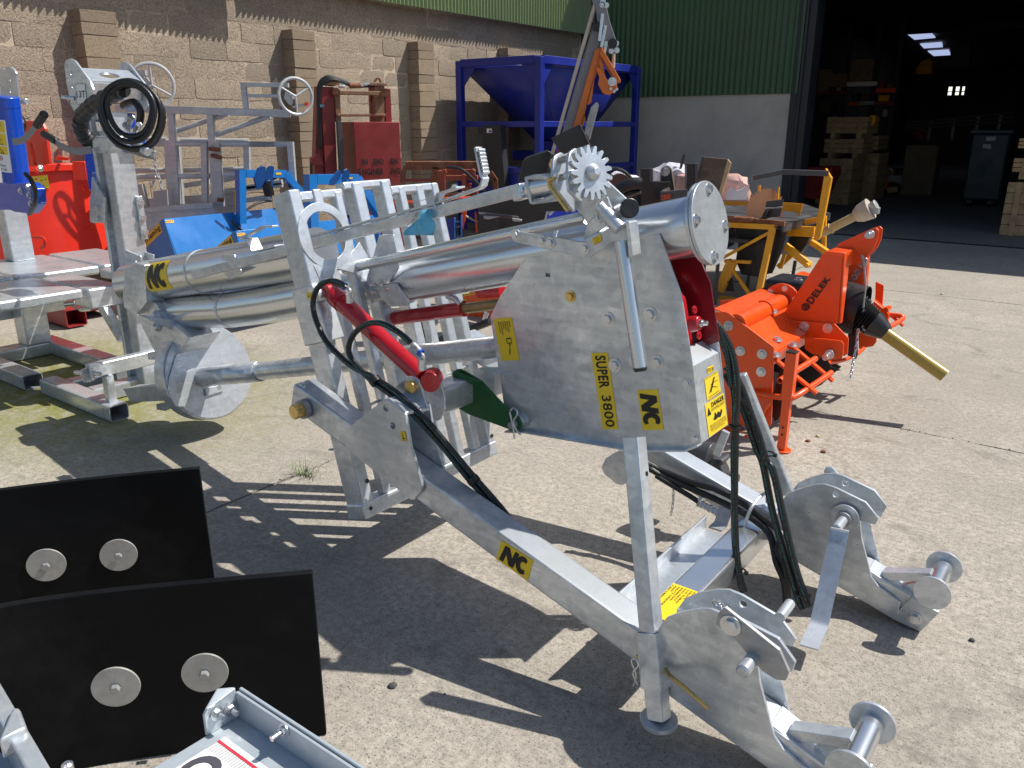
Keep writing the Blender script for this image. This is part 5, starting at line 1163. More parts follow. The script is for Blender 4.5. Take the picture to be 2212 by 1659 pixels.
obj('clamp_bracket', MB().plate(M0.ys('Q', [(905, 1250), (1055, 1255), (1085, 1490), (930, 1480), (915, 1380)], TY-.3), (0, .2, 0)), 'bred', tk, .008)
obj('lid_latch', MB().tube(spline([M0.y('Q', 730, 1190, TY-.1), M0.y('Q', 770, 1200, TY-.1), M0.y('Q', 870, 1220, TY-.1), M0.y('Q', 720, 1215, TY-.1)], 4), .012, 8), 'bred', tk)
obj('bolt_head', MB().bolt(M0.y('Q', 515, 1335, TY-R0), (0.2, -1, 0), .02), 'bolt', tk)
obj('handle_loop', MB().tube(spline([M0.y('E', 270, 300, TY-R0), M0.y('E', 350, 305, TY-R0), M0.y('E', 360, 360, TY-R0), M0.y('E', 330, 390, TY-R0)], 4), .012, 8), 'bred', tk)
label(tk, M0.ys('Q', [(335, 1610), (635, 1590), (600, 1420), (330, 1450)], TY-R0*1.06), (0, -1, 0), 'yellow', [('#', [(.42, .72), (.52, .72), (.52, .85), (.42, .85)], 'redp'), ('#', [(.65, .6), (.72, .7), (.75, .6)]), ('#', [(.82, .66), (.92, .72), (.9, .62)]), ('#', [(.5, .25), (.58, .25), (.56, .4), (.5, .36)]), ('#', [(.68, .22), (.76, .3), (.80, .22)]), ('#', [(.05, .1), (.3, .1), (.3, .12), (.05, .12)])])
rb = thing('red_implement', 'low dark red implement with an open steel skid, half hidden under the splitter tables', 'implement', M0)
obj('box_section', MB().beam((-5.2, .92, .09), (-4.47, .92, .09), .17, .15, Z_, .1, .008), 'dred', rb)
obj('body', MB().plate(M0.ys('Y', [(0, 900), (140, 905), (600, 830), (1000, 800), (1020, 880), (1000, 960), (500, 1040), (0, 1080)], 1.05), (0, .3, 0)), 'dred', rb, .01)
obj('hook', MB().tube(spline([M0.y('Y', 545, 870, 1.0), M0.y('Y', 590, 920, 1.0), M0.y('Y', 640, 965, 1.0), M0.y('Y', 705, 935, 1.0)], 5), .02, 8), 'bred', rb)
obj('white_plate', MB().plate(M0.ys('Y', [(145, 930), (200, 920), (215, 1010), (160, 1025)], 1.0), (0, .01, 0)), 'white', rb)
# ------------------------------------------------------------------ cattle crush frames by the wall
GY = 8.3
def gy(r, x, y, o=0.): return WF.y(r, x, y, GY+o)
cr = thing('cattle_crush', 'weathered galvanised cattle crush of pipe rails with two round handwheels by the wall', 'cattle crush', WF)
def rail(reg, p, q, w=.05, h=.05, o=0., nm='rail', rnd=False, reg2=None):
    a, b = gy(reg, *p, o), gy(reg2 or reg, *q, o)
    m = MB().cyl(a, b, w/2, n=12) if rnd else MB().beam(a, b, w, h, (0, -1, 0) if abs((b-a).normalized().z) < .9 else (0, 1, 0), .06)
    return obj(nm, m, 'galvg', cr)
rail('A', (940, 868), (320, 915), .07, .075, 0, 'top_rail', reg2='B')
for x0, x1, y0, y1 in ((1375, 1450, 900, 1640), (1692, 1755, 915, 1659), (1420, 1475, 1130, 1640), (1745, 1800, 1140, 1659), (1645, 1672, 1150, 1640), (1985, 2010, 1130, 1400), (1010, 1050, 1250, 1659), (1350, 1400, 1130, 1640)): rail('A', (x0, y0), (x1-20, y1), .06, .06, 0 if x0 not in (1420, 1985) else .15, 'upright')
for x0, y0, x1, y1, o in ((1150, 1155, 1670, 1158, 0), (1780, 1160, 2212, 1160, 0), (1050, 1425, 1685, 1415, 0), (1180, 1120, 1340, 1122, .3), (1455, 1128, 2000, 1135, .3), (1050, 1370, 1375, 1370, .3), (1480, 1370, 1670, 1365, .3), (1800, 1365, 2005, 1358, .3), (1800, 1405, 2212, 1400, 0)): rail('A', (x0, y0), (x1, y1), .052, .052, o, 'rail', True)
rail('A', (1410, 1055), (1830, 915), .05, .05, .05, 'brace', True); rail('A', (1735, 1085), (2150, 940), .05, .05, .05, 'brace', True)
rail('B', (0, 1160), (310, 1160), .052, .052, 0, 'rail', True); rail('B', (325, 1140), (350, 1480), .06, .06, 0, 'upright')
rail('B', (0, 980), (160, 935), .05, .05, .05, 'brace', True)
rail('A', (1940, 680), (310, 685), .04, .05, 0, 'wheel_arm', reg2='B'); rail('A', (1975, 770), (240, 772), .03, .04, 0, 'wheel_arm', reg2='B'); rail('A', (1960, 690), (1985, 890), .05, .06, 0, 'upright')
rail('A', (850, 580), (1175, 585), .05, .05, .1, 'wheel_arm'); rail('A', (800, 682), (1140, 686), .04, .04, .1, 'wheel_arm'); rail('A', (1140, 590), (1180, 800), .06, .06, .1, 'upright')
rail('A', (340, 745), (560, 745), .06, .06, .2, 'wheel_arm'); rail('A', (380, 685), (530, 690), .05, .05, .2, 'wheel_arm'); rail('A', (350, 790), (560, 795), .05, .04, .2, 'wheel_arm')
rail('A', (352, 800), (345, 900), .03, .03, .2, 'drop_bar')
for x in (500, 545, 590, 640, 690): rail('A', (x, 800+abs(x-590)*.3), (x+95, 1659), .035, .09, .25, 'upright')
for x in (640, 690, 740, 780): rail('E', (x, 0), (x+45, 420), .035, .08, .25, 'upright')
def wheel(reg, x, y, rx, ry, o, nm):
    c = gy(reg, x, y, o); rr = (gy(reg, x, y-ry, o)-c).length; tilt = math.acos(min(1, rx/ry)); n_ = V((math.sin(tilt)*.9, -math.cos(tilt), .05))
    wm = MB().ring(c, n_, rr, .016, 44, 8); o_ = obj(nm, wm, 'galvg', cr)
    a = n_.normalized().orthogonal(); u = V((0, 0, 1)); u = (u-n_.normalized()*u.dot(n_.normalized())).normalized(); r_ = n_.normalized().cross(u)
    for k in range(3):
        an_ = R(90+120*k) if nm == 'handwheel' and reg == 'A' else R(-90+120*k)
        obj('spoke', MB().cyl(c, c+(r_*math.cos(an_)+u*math.sin(an_))*rr, .011, n=8), 'galvg', o_)
    obj('hub', MB().cyl(c-n_*.03, c+n_*.25*-1, .025, n=10), 'galvg', o_)
wheel('A', 1222, 685, 155, 176, -.05, 'handwheel'); wheel('B', 367, 775, 115, 148, -.05, 'handwheel')
obj('latch_plate', MB().plate([gy('B', *p, .0) for p in ((285, 730), (310, 735), (330, 770), (350, 790), (330, 850), (300, 830), (275, 780))], (0, .02, 0)), 'galvg', cr)
obj('latch_handle', MB().plate([gy('B', *p, -.02) for p in ((340, 855), (440, 828), (442, 852), (345, 870))], (0, .02, 0)), 'galvg', cr)
obj('latch_grip', MB().plate([gy('B', *p, -.03) for p in ((435, 826), (468, 820), (468, 848), (438, 853))], (0, .03, 0)), 'orange', cr)
obj('latch_plate', MB().plate([gy('A', *p, .0) for p in ((1130, 640), (1175, 620), (1215, 665), (1225, 730), (1170, 740), (1140, 700))], (0, .02, 0)), 'galvg', cr)
for x, y in ((1705, 1195), (1745, 1200), (1760, 1262), (1720, 1250), (1775, 1605)): obj('hinge_clamp', MB().cyl(gy('A', x-25, y, -.06), gy('A', x+25, y+6, -.06), .02, n=10), 'rust', cr, .006)
# sheeted lower part of the crush
obj('side_sheet', MB().plate([gy('R', *p, -.1) for p in ((120, 950), (560, 920), (990, 880), (1000, 1000), (1230, 990), (1230, 1500), (120, 1500))], (0, .05, 0)), 'galvg', cr)
rail('R', (110, 945), (985, 885), .05, .06, -.1, 'rail')
obj('side_sheet', MB().plate([gy('R', *p, .3) for p in ((230, 815), (930, 765), (1220, 720), (1220, 990), (250, 990))], (0, .05, 0)), 'galvg', cr)
for a, b, c_, d_ in ((665, 670, 925, 625), (1100, 610, 1220, 580), (1110, 730, 1740, 660), (1330, 690, 1740, 630), (1125, 865, 1560, 800)): rail('R', (a, b), (c_, d_), .05, .06, .3, 'rail')
def chain(parent, pts, lr=.012, wr=.0022, m='bolt', step=None):
    sp = spline(pts, 10); acc = 0; k = 0; last = sp[0]
    step = step or lr*1.45; me = None
    tot = []
    for i in range(1, len(sp)):
        while (sp[i]-last).length >= step:
            d = (sp[i]-last).normalized(); c = last+d*step*.5; tot.append((c, d)); last = last+d*step
    a = [V((math.cos(t)*.55, math.sin(t)*1.0+(.45 if math.sin(t) > 0 else -.45)*1, 0))*lr*.62 for t in [i*2*math.pi/12 for i in range(12)]]
    me = mesh_of(MB().tube(a, wr, 5, closed=True), 'chain_link', G[m])
    for k, (c, d) in enumerate(tot):
        o = bpy.data.objects.new('chain_link', me); COL.objects.link(o); o.parent = parent; o.location = c
        q = d.to_track_quat('Y', 'Z'); o.rotation_mode = 'QUATERNION'
        from mathutils import Quaternion as Qn
        o.rotation_quaternion = q @ Qn((0, 1, 0), math.pi/2*(k % 2)+.4)
chain(cr, [gy('R', 290, 140, -.15), gy('R', 330, 380, -.15), gy('R', 350, 520, -.15)], .036, .006, 'galvg'); chain(cr, [gy('R', 350, 520, -.15), gy('R', 310, 640, -.15), gy('R', 300, 730, -.15)], .036, .006, 'galvg'); chain(cr, [gy('R', 350, 520, -.15), gy('R', 400, 660, -.15), gy('R', 420, 800, -.15)], .036, .006, 'galvg')
obj('hung_plate', MB().plate([gy('R', *p, -.2) for p in ((310, 730), (465, 715), (475, 890), (320, 900))], (0, .015, 0)), 'render', cr)
sl1 = MB().plate([gy('R', *p, -.15) for p in ((75, 660), (185, 655), (250, 905), (100, 930))], (0, .06, 0)); place('stone_slab', sl1, 'render', WF, 'flat pale slab leaning against the cattle crush rails', 'slab')
# ------------------------------------------------------------------ blue tipping transport boxes
def tbox(y0, L, name_label, sq_side, front, sticker_items, mast_x, mast):
    t = thing('transport_box', name_label, 'transport box', M0, 'blue transport boxes by the cattle crush')
    return t
BY = 1.75
t1 = thing('transport_box', 'bright blue transport box with HYD 7 label standing against the cattle crush', 'transport box', M0, 'blue tipping transport boxes')
sp_ = M0.ys('R', [(120, 1330), (410, 1040), (425, 1035), (590, 1560), (400, 1640), (130, 1600)], BY)
obj('side_panel', MB().plate(sp_, (0, .012, 0)), 'blue', t1, .003)
tp_, bt_ = M0.y('R', 415, 1040, BY), M0.y('R', 575, 1500, BY); BW = 1.55
def slab2(par, nm, a, b, y0, y1, th, m):
    d = (b-a); n_ = d.cross(V((0, 1, 0))).normalized()*th
    A, B = V((a.x, y0, a.z)), V((b.x, y0, b.z)); w_ = V((0, y1-y0, 0))
    return obj(nm, MB().hexa([A, B, B+w_, A+w_], [A+n_, B+n_, B+w_+n_, A+w_+n_]), m, par, .004)
slab2(t1, 'front_panel', tp_, bt_, BY+.012, BY+BW, .006, 'blue')
slab2(t1, 'floor_panel', bt_, bt_+V((-.7, 0, -.02)), BY+.012, BY+BW, .006, 'blue')
obj('side_panel', MB().plate([p+V((0, BW, 0)) for p in sp_], (0, .012, 0)), 'blue', t1)
obj('skid_leg', MB().box((bt_.x-.6, BY+.1, 0), (bt_.x-.5, BY+.2, bt_.z)), 'blue', t1); obj('skid_leg', MB().box((bt_.x-.6, BY+1.2, 0), (bt_.x-.5, BY+1.3, bt_.z)), 'blue', t1)
label(t1, M0.ys('R', [(230, 1362), (415, 1180), (380, 1078), (193, 1262)], BY), (0, -1, 0), 'lyellow', [('Fleming', .20, .16, .96, .90, .03), ('#', [(.03, .3), (.06, .3), (.13, .8), (.10, .8)]), ('#', [(.09, .3), (.12, .3), (.17, .8), (.14, .8)]), ('#', [(.03, .55), (.2, .62), (.2, .7), (.03, .63)])])
fnn = (bt_-tp_).cross(V((0, 1, 0))).normalized(); fnn = fnn if fnn.x > 0 else -fnn
def onf(par_p, n_, reg, pts): return [M0.pl(reg, a, b, par_p, n_) for a, b in pts]
label(t1, onf(tp_+fnn*.006, fnn, 'R', [(446, 1086), (542, 1083), (536, 1050), (438, 1052)]), fnn, 'lyellow', [('HYD 7', .08, .2, .92, .8, .01)], lift=.003)
MX = tp_.x+.10
def mx(a, b, reg='R', x=None): return M0.x(reg, a, b, MX if x is None else x)
def headstock(t, x, lt, lb, rt, rb, lug, w=.075, reg='R'):
    a, b, c, d = [M0.x(reg, *p, x) for p in (lb, lt, rt, rb)]
    obj('headstock_post', MB().beam(a, b+V((0, 0, w/2)), w, w, Y_, .06), 'blue', t)
    obj('headstock_bar', MB().beam(b+V((0, w/2, 0)), c, w, w, Z_, .06), 'blue', t)
    obj('headstock_stay', MB().beam(c, d, w, w, Y_, .06), 'blue', t)
    for q in lug: obj('headstock_lug', MB().plate([M0.x(reg, *p, x+.045) for p in q], (-.02, .0, 0)), mat('deep_blue_paint', (.006, .05, .20), .3, 0, .1, 5) if 'deep' not in G else G['deep'], t, .004)
G['deep'] = mat('deep_blue_paint', (.006, .05, .19), .3, 0, .1, 5)
headstock(t1, MX, (1280, 540), (1285, 1090), (1760, 540), (1960, 780), ([(1430, 590), (1470, 480), (1520, 448), (1562, 470), (1560, 600), (1500, 710), (1455, 705)], [(1555, 560), (1580, 470), (1620, 445), (1652, 465), (1640, 580), (1640, 690), (1560, 640)]))
q = [M0.x('R', *p, MX+.04) for p in ((1205, 975), (1228, 970), (1228, 720), (1208, 725))]
label(t1, [M0.y('R', *p, M0.x('R', 1215, 800, MX).y-.039) for p in ((1226, 970), (1226, 722), (1208, 722), (1208, 975))], (0, -1, 0), 'lyellow', [('Fleming', .05, .2, .95, .8, .02)])
obj('ram', MB().cyl(mx(1555, 610), mx(1600, 780), .05, n=20), 'black', t1, .004); obj('ram_end', MB().cyl(mx(1575, 750), mx(1600, 820), .03, n=16), 'bolt', t1)
obj('hose', MB().tube(spline([mx(1610, 620), mx(1700, 570), mx(1780, 600), mx(1830, 690)], 6), .013, 8), 'hose', t1)
obj('hose', MB().tube(spline([mx(1330, 950), mx(1420, 890), mx(1520, 850), mx(1620, 840)], 6), .012, 8), 'hose', t1)
obj('hose', MB().tube(spline([mx(1180, 1050), mx(1200, 1090), mx(1250, 1140), mx(1300, 1170)], 6), .012, 8), 'hose', t1)
label(t1, [mx(*p) + V((.04, 0, 0)) for p in ((1640, 550), (1700, 548), (1700, 522), (1640, 524))], (1, 0, 0), 'lyellow', [])
BY2 = 1.61
t2 = thing('transport_box', 'nearer blue transport box partly hidden behind the upper galvanised pump pipe', 'transport box', M0, 'blue tipping transport boxes')
sp_ = M0.ys('R', [(900, 1440), (1205, 1178), (1220, 1172), (1330, 1600), (1200, 1700), (920, 1650)], BY2)
obj('side_panel', MB().plate(sp_, (0, .012, 0)), 'blue', t2, .003); obj('side_panel', MB().plate([p+V((0, 1.5, 0)) for p in sp_], (0, .012, 0)), 'blue', t2)
tp2, bt2 = M0.y('R', 1210, 1176, BY2), M0.y('R', 1330, 1600, BY2)
slab2(t2, 'front_panel', tp2, bt2, BY2+.012, BY2+1.5, .006, 'blue'); slab2(t2, 'floor_panel', bt2, bt2+V((-.6, 0, -.02)), BY2+.012, BY2+1.5, .006, 'blue')
obj('skid_leg', MB().box((bt2.x-.5, BY2+.1, 0), (bt2.x-.4, BY2+.2, bt2.z)), 'blue', t2); obj('skid_leg', MB().box((bt2.x-.5, BY2+1.2, 0), (bt2.x-.4, BY2+1.3, bt2.z)), 'blue', t2)
label(t2, M0.ys('R', [(1000, 1440), (1208, 1310), (1170, 1215), (960, 1390)], BY2), (0, -1, 0), 'lyellow', [('Fleming', .06, .2, .96, .86, .03)])
label(t2, onf(tp2+fnn*.006, fnn, 'R', [(1240, 1232), (1330, 1228), (1325, 1192), (1234, 1195)]), fnn, 'lyellow', [('HYD 7', .08, .2, .92, .8, .01)], lift=.003)
X2 = tp2.x+.1
headstock(t2, X2, (485, 1445), (500, 1850), (850, 1440), (1040, 1720), ([(640, 1450), (690, 1390), (715, 1364), (735, 1385), (730, 1430), (680, 1490), (640, 1490)], [(735, 1440), (755, 1370), (780, 1356), (803, 1380), (800, 1430), (750, 1480)]), .085, 'B')
obj('ram', MB().cyl(M0.x('F', 740, 110, X2-.2), M0.x('F', 810, 330, X2-.2), .035, n=16), 'white', t2); obj('ram', MB().cyl(M0.x('F', 800, 310, X2-.2), M0.x('F', 850, 420, X2-.2), .045, n=16), 'black', t2)
label(t2, [M0.x('B', *p, X2+.05) for p in ((800, 1440), (825, 1438), (825, 1424), (800, 1426))], (1, 0, 0), 'lyellow', [])
# ------------------------------------------------------------------ old red lifting mast by the wall
RF = Fr(WF.y('B', 830, 1300, 9.2)*1.0, R(25)); RF.o.z = 0
rm = thing('lifting_mast', 'old dark red hydraulic lifting mast with INISHOWEN ENGINEERING stencilled box in front', 'lifting mast', RF)
def rp(x, y, k=0., reg='B'): return RF.y(reg, x, y, k)
def rplate(nm, pts, k, th, m, bv=.006): return obj(nm, MB().plate([rp(*p, k) for p in pts], (0, th, 0)), m, rm, bv)
b0, b1, b2, b3 = rp(830, 980), rp(1203, 985), rp(1222, 1480), rp(855, 1480)
b2.z = b3.z = min(b2.z, b3.z); b1.z = b0.z
obj('weight_box', MB().box((b0.x, 0, .05), (b1.x, .62, b0.z)), 'dred', rm, .008)
label(rm, [rp(850, 1418, -.004), rp(1218, 1408, -.004), rp(1205, 1262, -.004), rp(838, 1270, -.004)], (0, -1, 0), None, [('IN', .15, .62, .28, .92, .04), ('SHO', .40, .60, .63, .93, .04), ('EN', .78, .60, .94, .93, .04), ('E', .05, .05, .12, .4, .04), ('NGINEE', .15, .05, .60, .4, .04), ('ING', .77, .05, .98, .4, .04)])
obj('faded_print', MB(), 'dred', rm) if False else None
mk = MB(); vs, fs = text_mesh('I', .0)
K1 = .18
rplate('mast_upright', [(570, 695), (675, 700), (705, 1460), (610, 1460)], K1, .14, 'dred'); rplate('mast_upright', [(1085, 712), (1130, 712), (1142, 1000), (1095, 1000)], K1, .14, 'dred')
rplate('mast_channel', [(545, 690), (572, 692), (600, 1460), (520, 1460), (535, 980)], K1+.05, .2, 'dred')
rplate('inner_channel', [(680, 720), (722, 720), (735, 980), (695, 980)], K1-.03, .1, 'rustc'); rplate('inner_channel', [(965, 700), (1000, 700), (1000, 980), (975, 980)], K1+.2, .08, 'dred')
rplate('lift_cylinder', [(1003, 680), (1082, 680), (1082, 985), (1010, 985)], K1, .1, 'rustc'); rplate('cross_rail', [(710, 728), (1085, 735), (1085, 768), (712, 762)], K1-.06, .05, 'rustc'); rplate('cross_rail', [(700, 915), (1092, 915), (1092, 936), (705, 938)], K1-.06, .06, 'rustc')
rplate('lower_channel', [(700, 980), (740, 975), (765, 1450), (725, 1450)], .05, .06, 'char')
rplate('top_plate', [(600, 655), (730, 655), (730, 672), (690, 690), (600, 680)], K1-.02, .2, 'rustc'); rplate('top_plate', [(960, 668), (1105, 670), (1105, 690), (960, 685)], K1-.02, .2, 'rustc')
for x, y in ((693, 740), (1085, 745)): obj('chain_roller', MB().cyl(rp(x, y, K1-.1), rp(x, y, K1+.02), .045, n=14), 'rust', rm)
for x in (650, 1025): obj('chain_loop', MB().tube([rp(x-25, 660, K1), rp(x-5, 632, K1), rp(x+15, 632, K1), rp(x+28, 662, K1)], .012, 6), 'rust', rm)
for i, (dy, dx) in enumerate(((0, 0), (14, 10), (26, 20))):
    obj('hose', MB().tube(spline([rp(560+dx*.5, 1200, K1-.03), rp(550+dx*.5, 900, K1-.03), rp(548+dx*.6, 720, K1-.03), rp(580+dx, 640+dy, K1-.03), rp(650+dx, 615+dy, K1-.02), rp(760, 650+dy*.6, K1), rp(850, 690+dy*.3, K1), rp(1000, 690-dy*.4, K1)], 6), .017, 8), 'hose', rm)
obj('hose_block', MB().cyl(rp(800, 690, K1-.03), rp(885, 688, K1-.03), .03, n=10), 'rust', rm); obj('hose_fitting', MB().cyl(rp(715, 692, K1-.03), rp(760, 694, K1-.03), .02, n=8), 'bolt', rm); obj('hose_fitting', MB().cyl(rp(890, 690, K1-.03), rp(960, 672, K1-.03), .016, n=8), 'bolt', rm)
label(rm, [rp(565, 862, K1-.05), rp(598, 862, K1-.05), rp(598, 840, K1-.05), rp(565, 842, K1-.05)], (0, -1, 0), 'tag', [])
rplate('foot_bracket', [(490, 1270), (560, 1240), (600, 1330), (500, 1330)], K1-.05, .1, 'dred'); obj('foot_rod', MB().cyl(rp(490, 1300, K1), rp(495, 1460, K1), .014, n=8), 'dark', rm)
# ------------------------------------------------------------------ navy blue hopper on its stand
HX0, HX1, HY0, HY1 = -5.85, -4.3, 7.49, 10.35
HZ = M0.y('C', 335, 450, HY0).z
hop = thing('feed_hopper', 'large navy blue steel hopper on a square frame in the corner of the yard', 'hopper', M0)
pw = .10
def hb(nm, a, b): return obj(nm, MB().box(a, b), 'nblue', hop, .006)
for x, y in ((HX0, HY0), (HX1-pw, HY0), (HX0, HY1-pw), (HX1-pw, HY1-pw)): hb('post', (x, y, 0), (x+pw, y+pw, HZ))
for z0, z1 in ((HZ-.09, HZ+.02), (1.62, 1.70)):
    hb('rail', (HX0+pw, HY0+.003, z0), (HX1-pw, HY0+pw-.003, z1)); hb('rail', (HX1-pw+.003, HY0+pw, z0), (HX1-.003, HY1-pw, z1)); hb('rail', (HX0+pw, HY1-pw+.003, z0), (HX1-pw, HY1-.003, z1)); hb('rail', (HX0+.003, HY0+pw, z0), (HX0+pw-.003, HY1-pw, z1))
hb('rail', (HX0+pw, HY0+.003, .98), (HX1-pw, HY0+pw-.003, 1.06)); hb('rail', (HX1-pw+.003, HY0+pw, .98), (HX1-.003, HY1-pw, 1.06))
for (x, sx, y, sy) in ((HX0+pw, 1, HY0+.04, 0), (HX1-pw, -1, HY0+.04, 0), (HX1-.05, 0, HY0+pw, 1), (HX1-.05, 0, HY1-pw, -1)):
    z = HZ-.09; a = V((x, y, z)); d1 = V((sx, sy, 0))*.26
    obj('corner_gusset', MB().plate([a, a+d1, a+V((0, 0, -.30))], (0, .012, 0) if sx else (.012, 0, 0)), 'nblue', hop)
ix0, ix1, iy0, iy1 = HX0+.08, HX1-.08, HY0+.08, HY1-.08; zt = HZ-.1
cxm, cym, zb_ = (ix0+ix1)/2+.15, (iy0+iy1)/2, 1.40
hm = MB(); top = [(ix0, iy0, zt), (ix1, iy0, zt), (ix1, iy1, zt), (ix0, iy1, zt)]; bot = [(cxm-.2, cym-.35, zb_), (cxm+.2, cym-.35, zb_), (cxm+.2, cym+.35, zb_), (cxm-.2, cym+.35, zb_)]
for i in range(4):
    j = (i+1) % 4; hm.add([top[i], top[j], bot[j], bot[i]], [(0, 1, 2, 3)])
o = obj('hopper_cone', hm, 'nblue', hop); sm = o.modifiers.new('thick', 'SOLIDIFY'); sm.thickness = .008
hb('outlet_box', (cxm-.2, cym-.4, 1.2), (cxm+.2, cym+.4, 1.41)); hb('auger_trough', (HX0+.1, cym-.15, 1.1), (HX1-.1, cym+.15, 1.25))
hb('lower_panel', (HX0+pw, HY0+.03, .2), (HX1-pw, HY0+.05, .97)); hb('lower_panel', (HX1-.06, HY0+pw, .2), (HX1-.04, HY1-pw, .97)); hb('leg_plate', (HX0+.5, HY0+.03, .9), (HX0+.62, HY0+.05, 1.6))
o = obj('control_cabinet', MB().plate(M0.ys('B', [(1875, 1010), (2010, 1008), (2050, 1500), (1880, 1500)], HY0-.12), (0, .12, 0)), 'dark', hop, .004)
label(o, M0.ys('B', [(1905, 1068), (1948, 1068), (1946, 1034), (1904, 1034)], HY0-.121), (0, -1, 0), 'white', [('#', [(.5, .72), (.95, .72), (.95, .92), (.5, .92)], 'yellow'), ('#', [(.35, .1), (.95, .1), (.95, .6), (.35, .6)], 'rblue')])
# ------------------------------------------------------------------ rusty rail frame and red brown carriage near the mast
QY = 8.3
def qp(r, x, y, k=0.): return WF.y(r, x, y, QY+k)
rf = thing('rusty_rail_frame', 'rust streaked orange pipe rail frame beside the red mast', 'rail frame', WF)
def rbar(p, q, w, reg='B', k=0., nm='rail', m='rust'): return obj(nm, MB().beam(qp(reg, *p, k), qp(reg, *q, k), w, w, (0, -1, 0), .15), m, rf)
rbar((1255, 1332), (1850, 1332), .085); rbar((1500, 1345), (1490, 1470), .085, nm='upright'); rbar((1255, 1340), (1230, 1400), .05, nm='upright'); rbar((1830, 1345), (1830, 1380), .05, nm='upright'); rbar((1930, 1385), (1975, 1450), .05, nm='upright'); rbar((1975, 1440), (1975, 1540), .05, nm='upright'); rbar((1225, 1450), (1505, 1448), .03, m='dred')
rbar((1230, 1400), (1228, 1700), .05, nm='upright'); rbar((1490, 1470), (1490, 1700), .08, nm='upright')
cg = thing('lift_carriage', 'red brown painted lift carriage with clevis lugs in front of the rusty rail frame', 'carriage', WF)
def cgp(nm, pts, k, th, m='rborange'): return obj(nm, MB().plate([qp('S', *p, k) for p in pts], (0, th, 0)), m, cg, .006)
cgp('side_post', [(550, 340), (635, 340), (640, 560), (590, 620), (560, 620)], -.4, .1); cgp('cross_member', [(635, 395), (1000, 395), (1000, 450), (640, 450)], -.5, .1); cgp('cross_member', [(640, 320), (960, 330), (960, 380), (640, 380)], -.35, .08)
cgp('centre_post', [(820, 380), (860, 380), (890, 600), (820, 620)], -.55, .08); cgp('brace', [(890, 470), (930, 480), (900, 640), (750, 640)], -.52, .06); cgp('lug', [(905, 330), (945, 315), (975, 340), (970, 400), (910, 400)], -.55, .05); cgp('lug', [(600, 330), (640, 320), (655, 360), (640, 400), (605, 400)], -.55, .05); cgp('base_beam', [(560, 620), (1000, 560), (1000, 720), (560, 760)], -.45, .1)
obj('hose', MB().tube(spline([qp('S', 650, 300, -.6), qp('S', 800, 320, -.6), qp('S', 930, 420, -.6), qp('S', 1060, 560, -.6), qp('S', 1080, 640, -.6)], 6), .016, 8), 'hose', cg)
of = thing('orange_linkage', 'bright orange linkage bars with a hanging chain seen through the pump mast', 'linkage', WF)
def ofp(nm, pts, k, th, m='orange'): return obj(nm, MB().plate([qp('S', *p, k) for p in pts], (0, th, 0)), m, of, .004)
ofp('bar', [(600, 635), (950, 625), (950, 645), (600, 665)], -.8, .05); ofp('bar', [(965, 800), (985, 795), (1002, 1030), (975, 1030)], -.8, .05); ofp('bar', [(70, 680), (330, 675), (330, 700), (70, 705)], -.8, .05); ofp('arm', [(820, 640), (880, 640), (870, 850), (835, 990), (820, 960)], -.82, .05)
ofp('foot', [(815, 990), (1005, 1030), (1005, 1200), (815, 1200)], -.8, .1, 'char')
chain(of, [qp('S', 870, 840, -.85), qp('S', 960, 890, -.85), qp('S', 1130, 965, -.85)], .022, .004, 'tan')
bf = thing('blue_frame', 'narrow bright blue ladder frame standing behind the galvanised mast slats', 'frame', WF)
def bfp(nm, pts, k, th, m='blue'): return obj(nm, MB().plate([qp('S', *p, k) for p in pts], (0, th, 0)), m, bf, .004)
bfp('post', [(735, 860), (750, 860), (752, 1300), (737, 1300)], -.9, .04); bfp('post', [(808, 840), (825, 830), (828, 1300), (810, 1300)], -.9, .04)
for y in (905, 960, 1080): bfp('rung', [(750, y), (808, y-8), (808, y+2), (750, y+10)], -.9, .04)
bfp('side_plate', [(620, 890), (735, 860), (737, 1300), (640, 1300)], -.85, .04, 'nblue'); bfp('base_plate', [(870, 1060), (910, 1022), (1100, 1035), (1090, 1300), (870, 1300)], -.7, .05)
# dark scrap of machinery low behind the pump
dk = thing('black_cultivator', 'dark black painted cultivator parts lying in shade behind the pump pipe', 'cultivator', WF)
def dkp(nm, pts, k, th, m='blackp'): return obj(nm, MB().plate([qp('S', *p, k) for p in pts], (0, th, 0)), m, dk, .006)
dkp('frame_beam', [(1000, 805), (1450, 850), (1450, 880), (1010, 830)], -1.2, .08, 'char'); dkp('plate', [(1060, 840), (1245, 850), (1110, 880), (1065, 870)], -1.25, .04, 'galvd'); dkp('plate', [(1375, 865), (1490, 880), (1480, 905), (1385, 900)], -1.25, .04, 'galvd')
dkp('body', [(1000, 700), (1480, 560), (1760, 640), (1760, 1000), (1300, 1200), (1000, 1200)], -.9, .3); dkp('side_shield', [(1450, 470), (1505, 240), (1545, 200), (1780, 120), (1820, 140), (1760, 360), (1640, 400)], -1.4, .3)
for i in range(9):
    x = 1160+i*14; dkp('rubber_fin', [(x, 930+i*3), (x+40, 880+i*5), (x+48, 885+i*5), (x+70, 1010), (x+6, 1020)], -1.5+i*.02, .012, 'black')
obj('fin_bracket', MB().cyl(qp('S', 1780, 820, -1.5), qp('S', 1900, 690, -1.5), .02, n=8), 'galv', dk); dkp('steel_stay', [(1735, 880), (1780, 700), (1795, 705), (1755, 885)], -1.5, .02, 'galv')
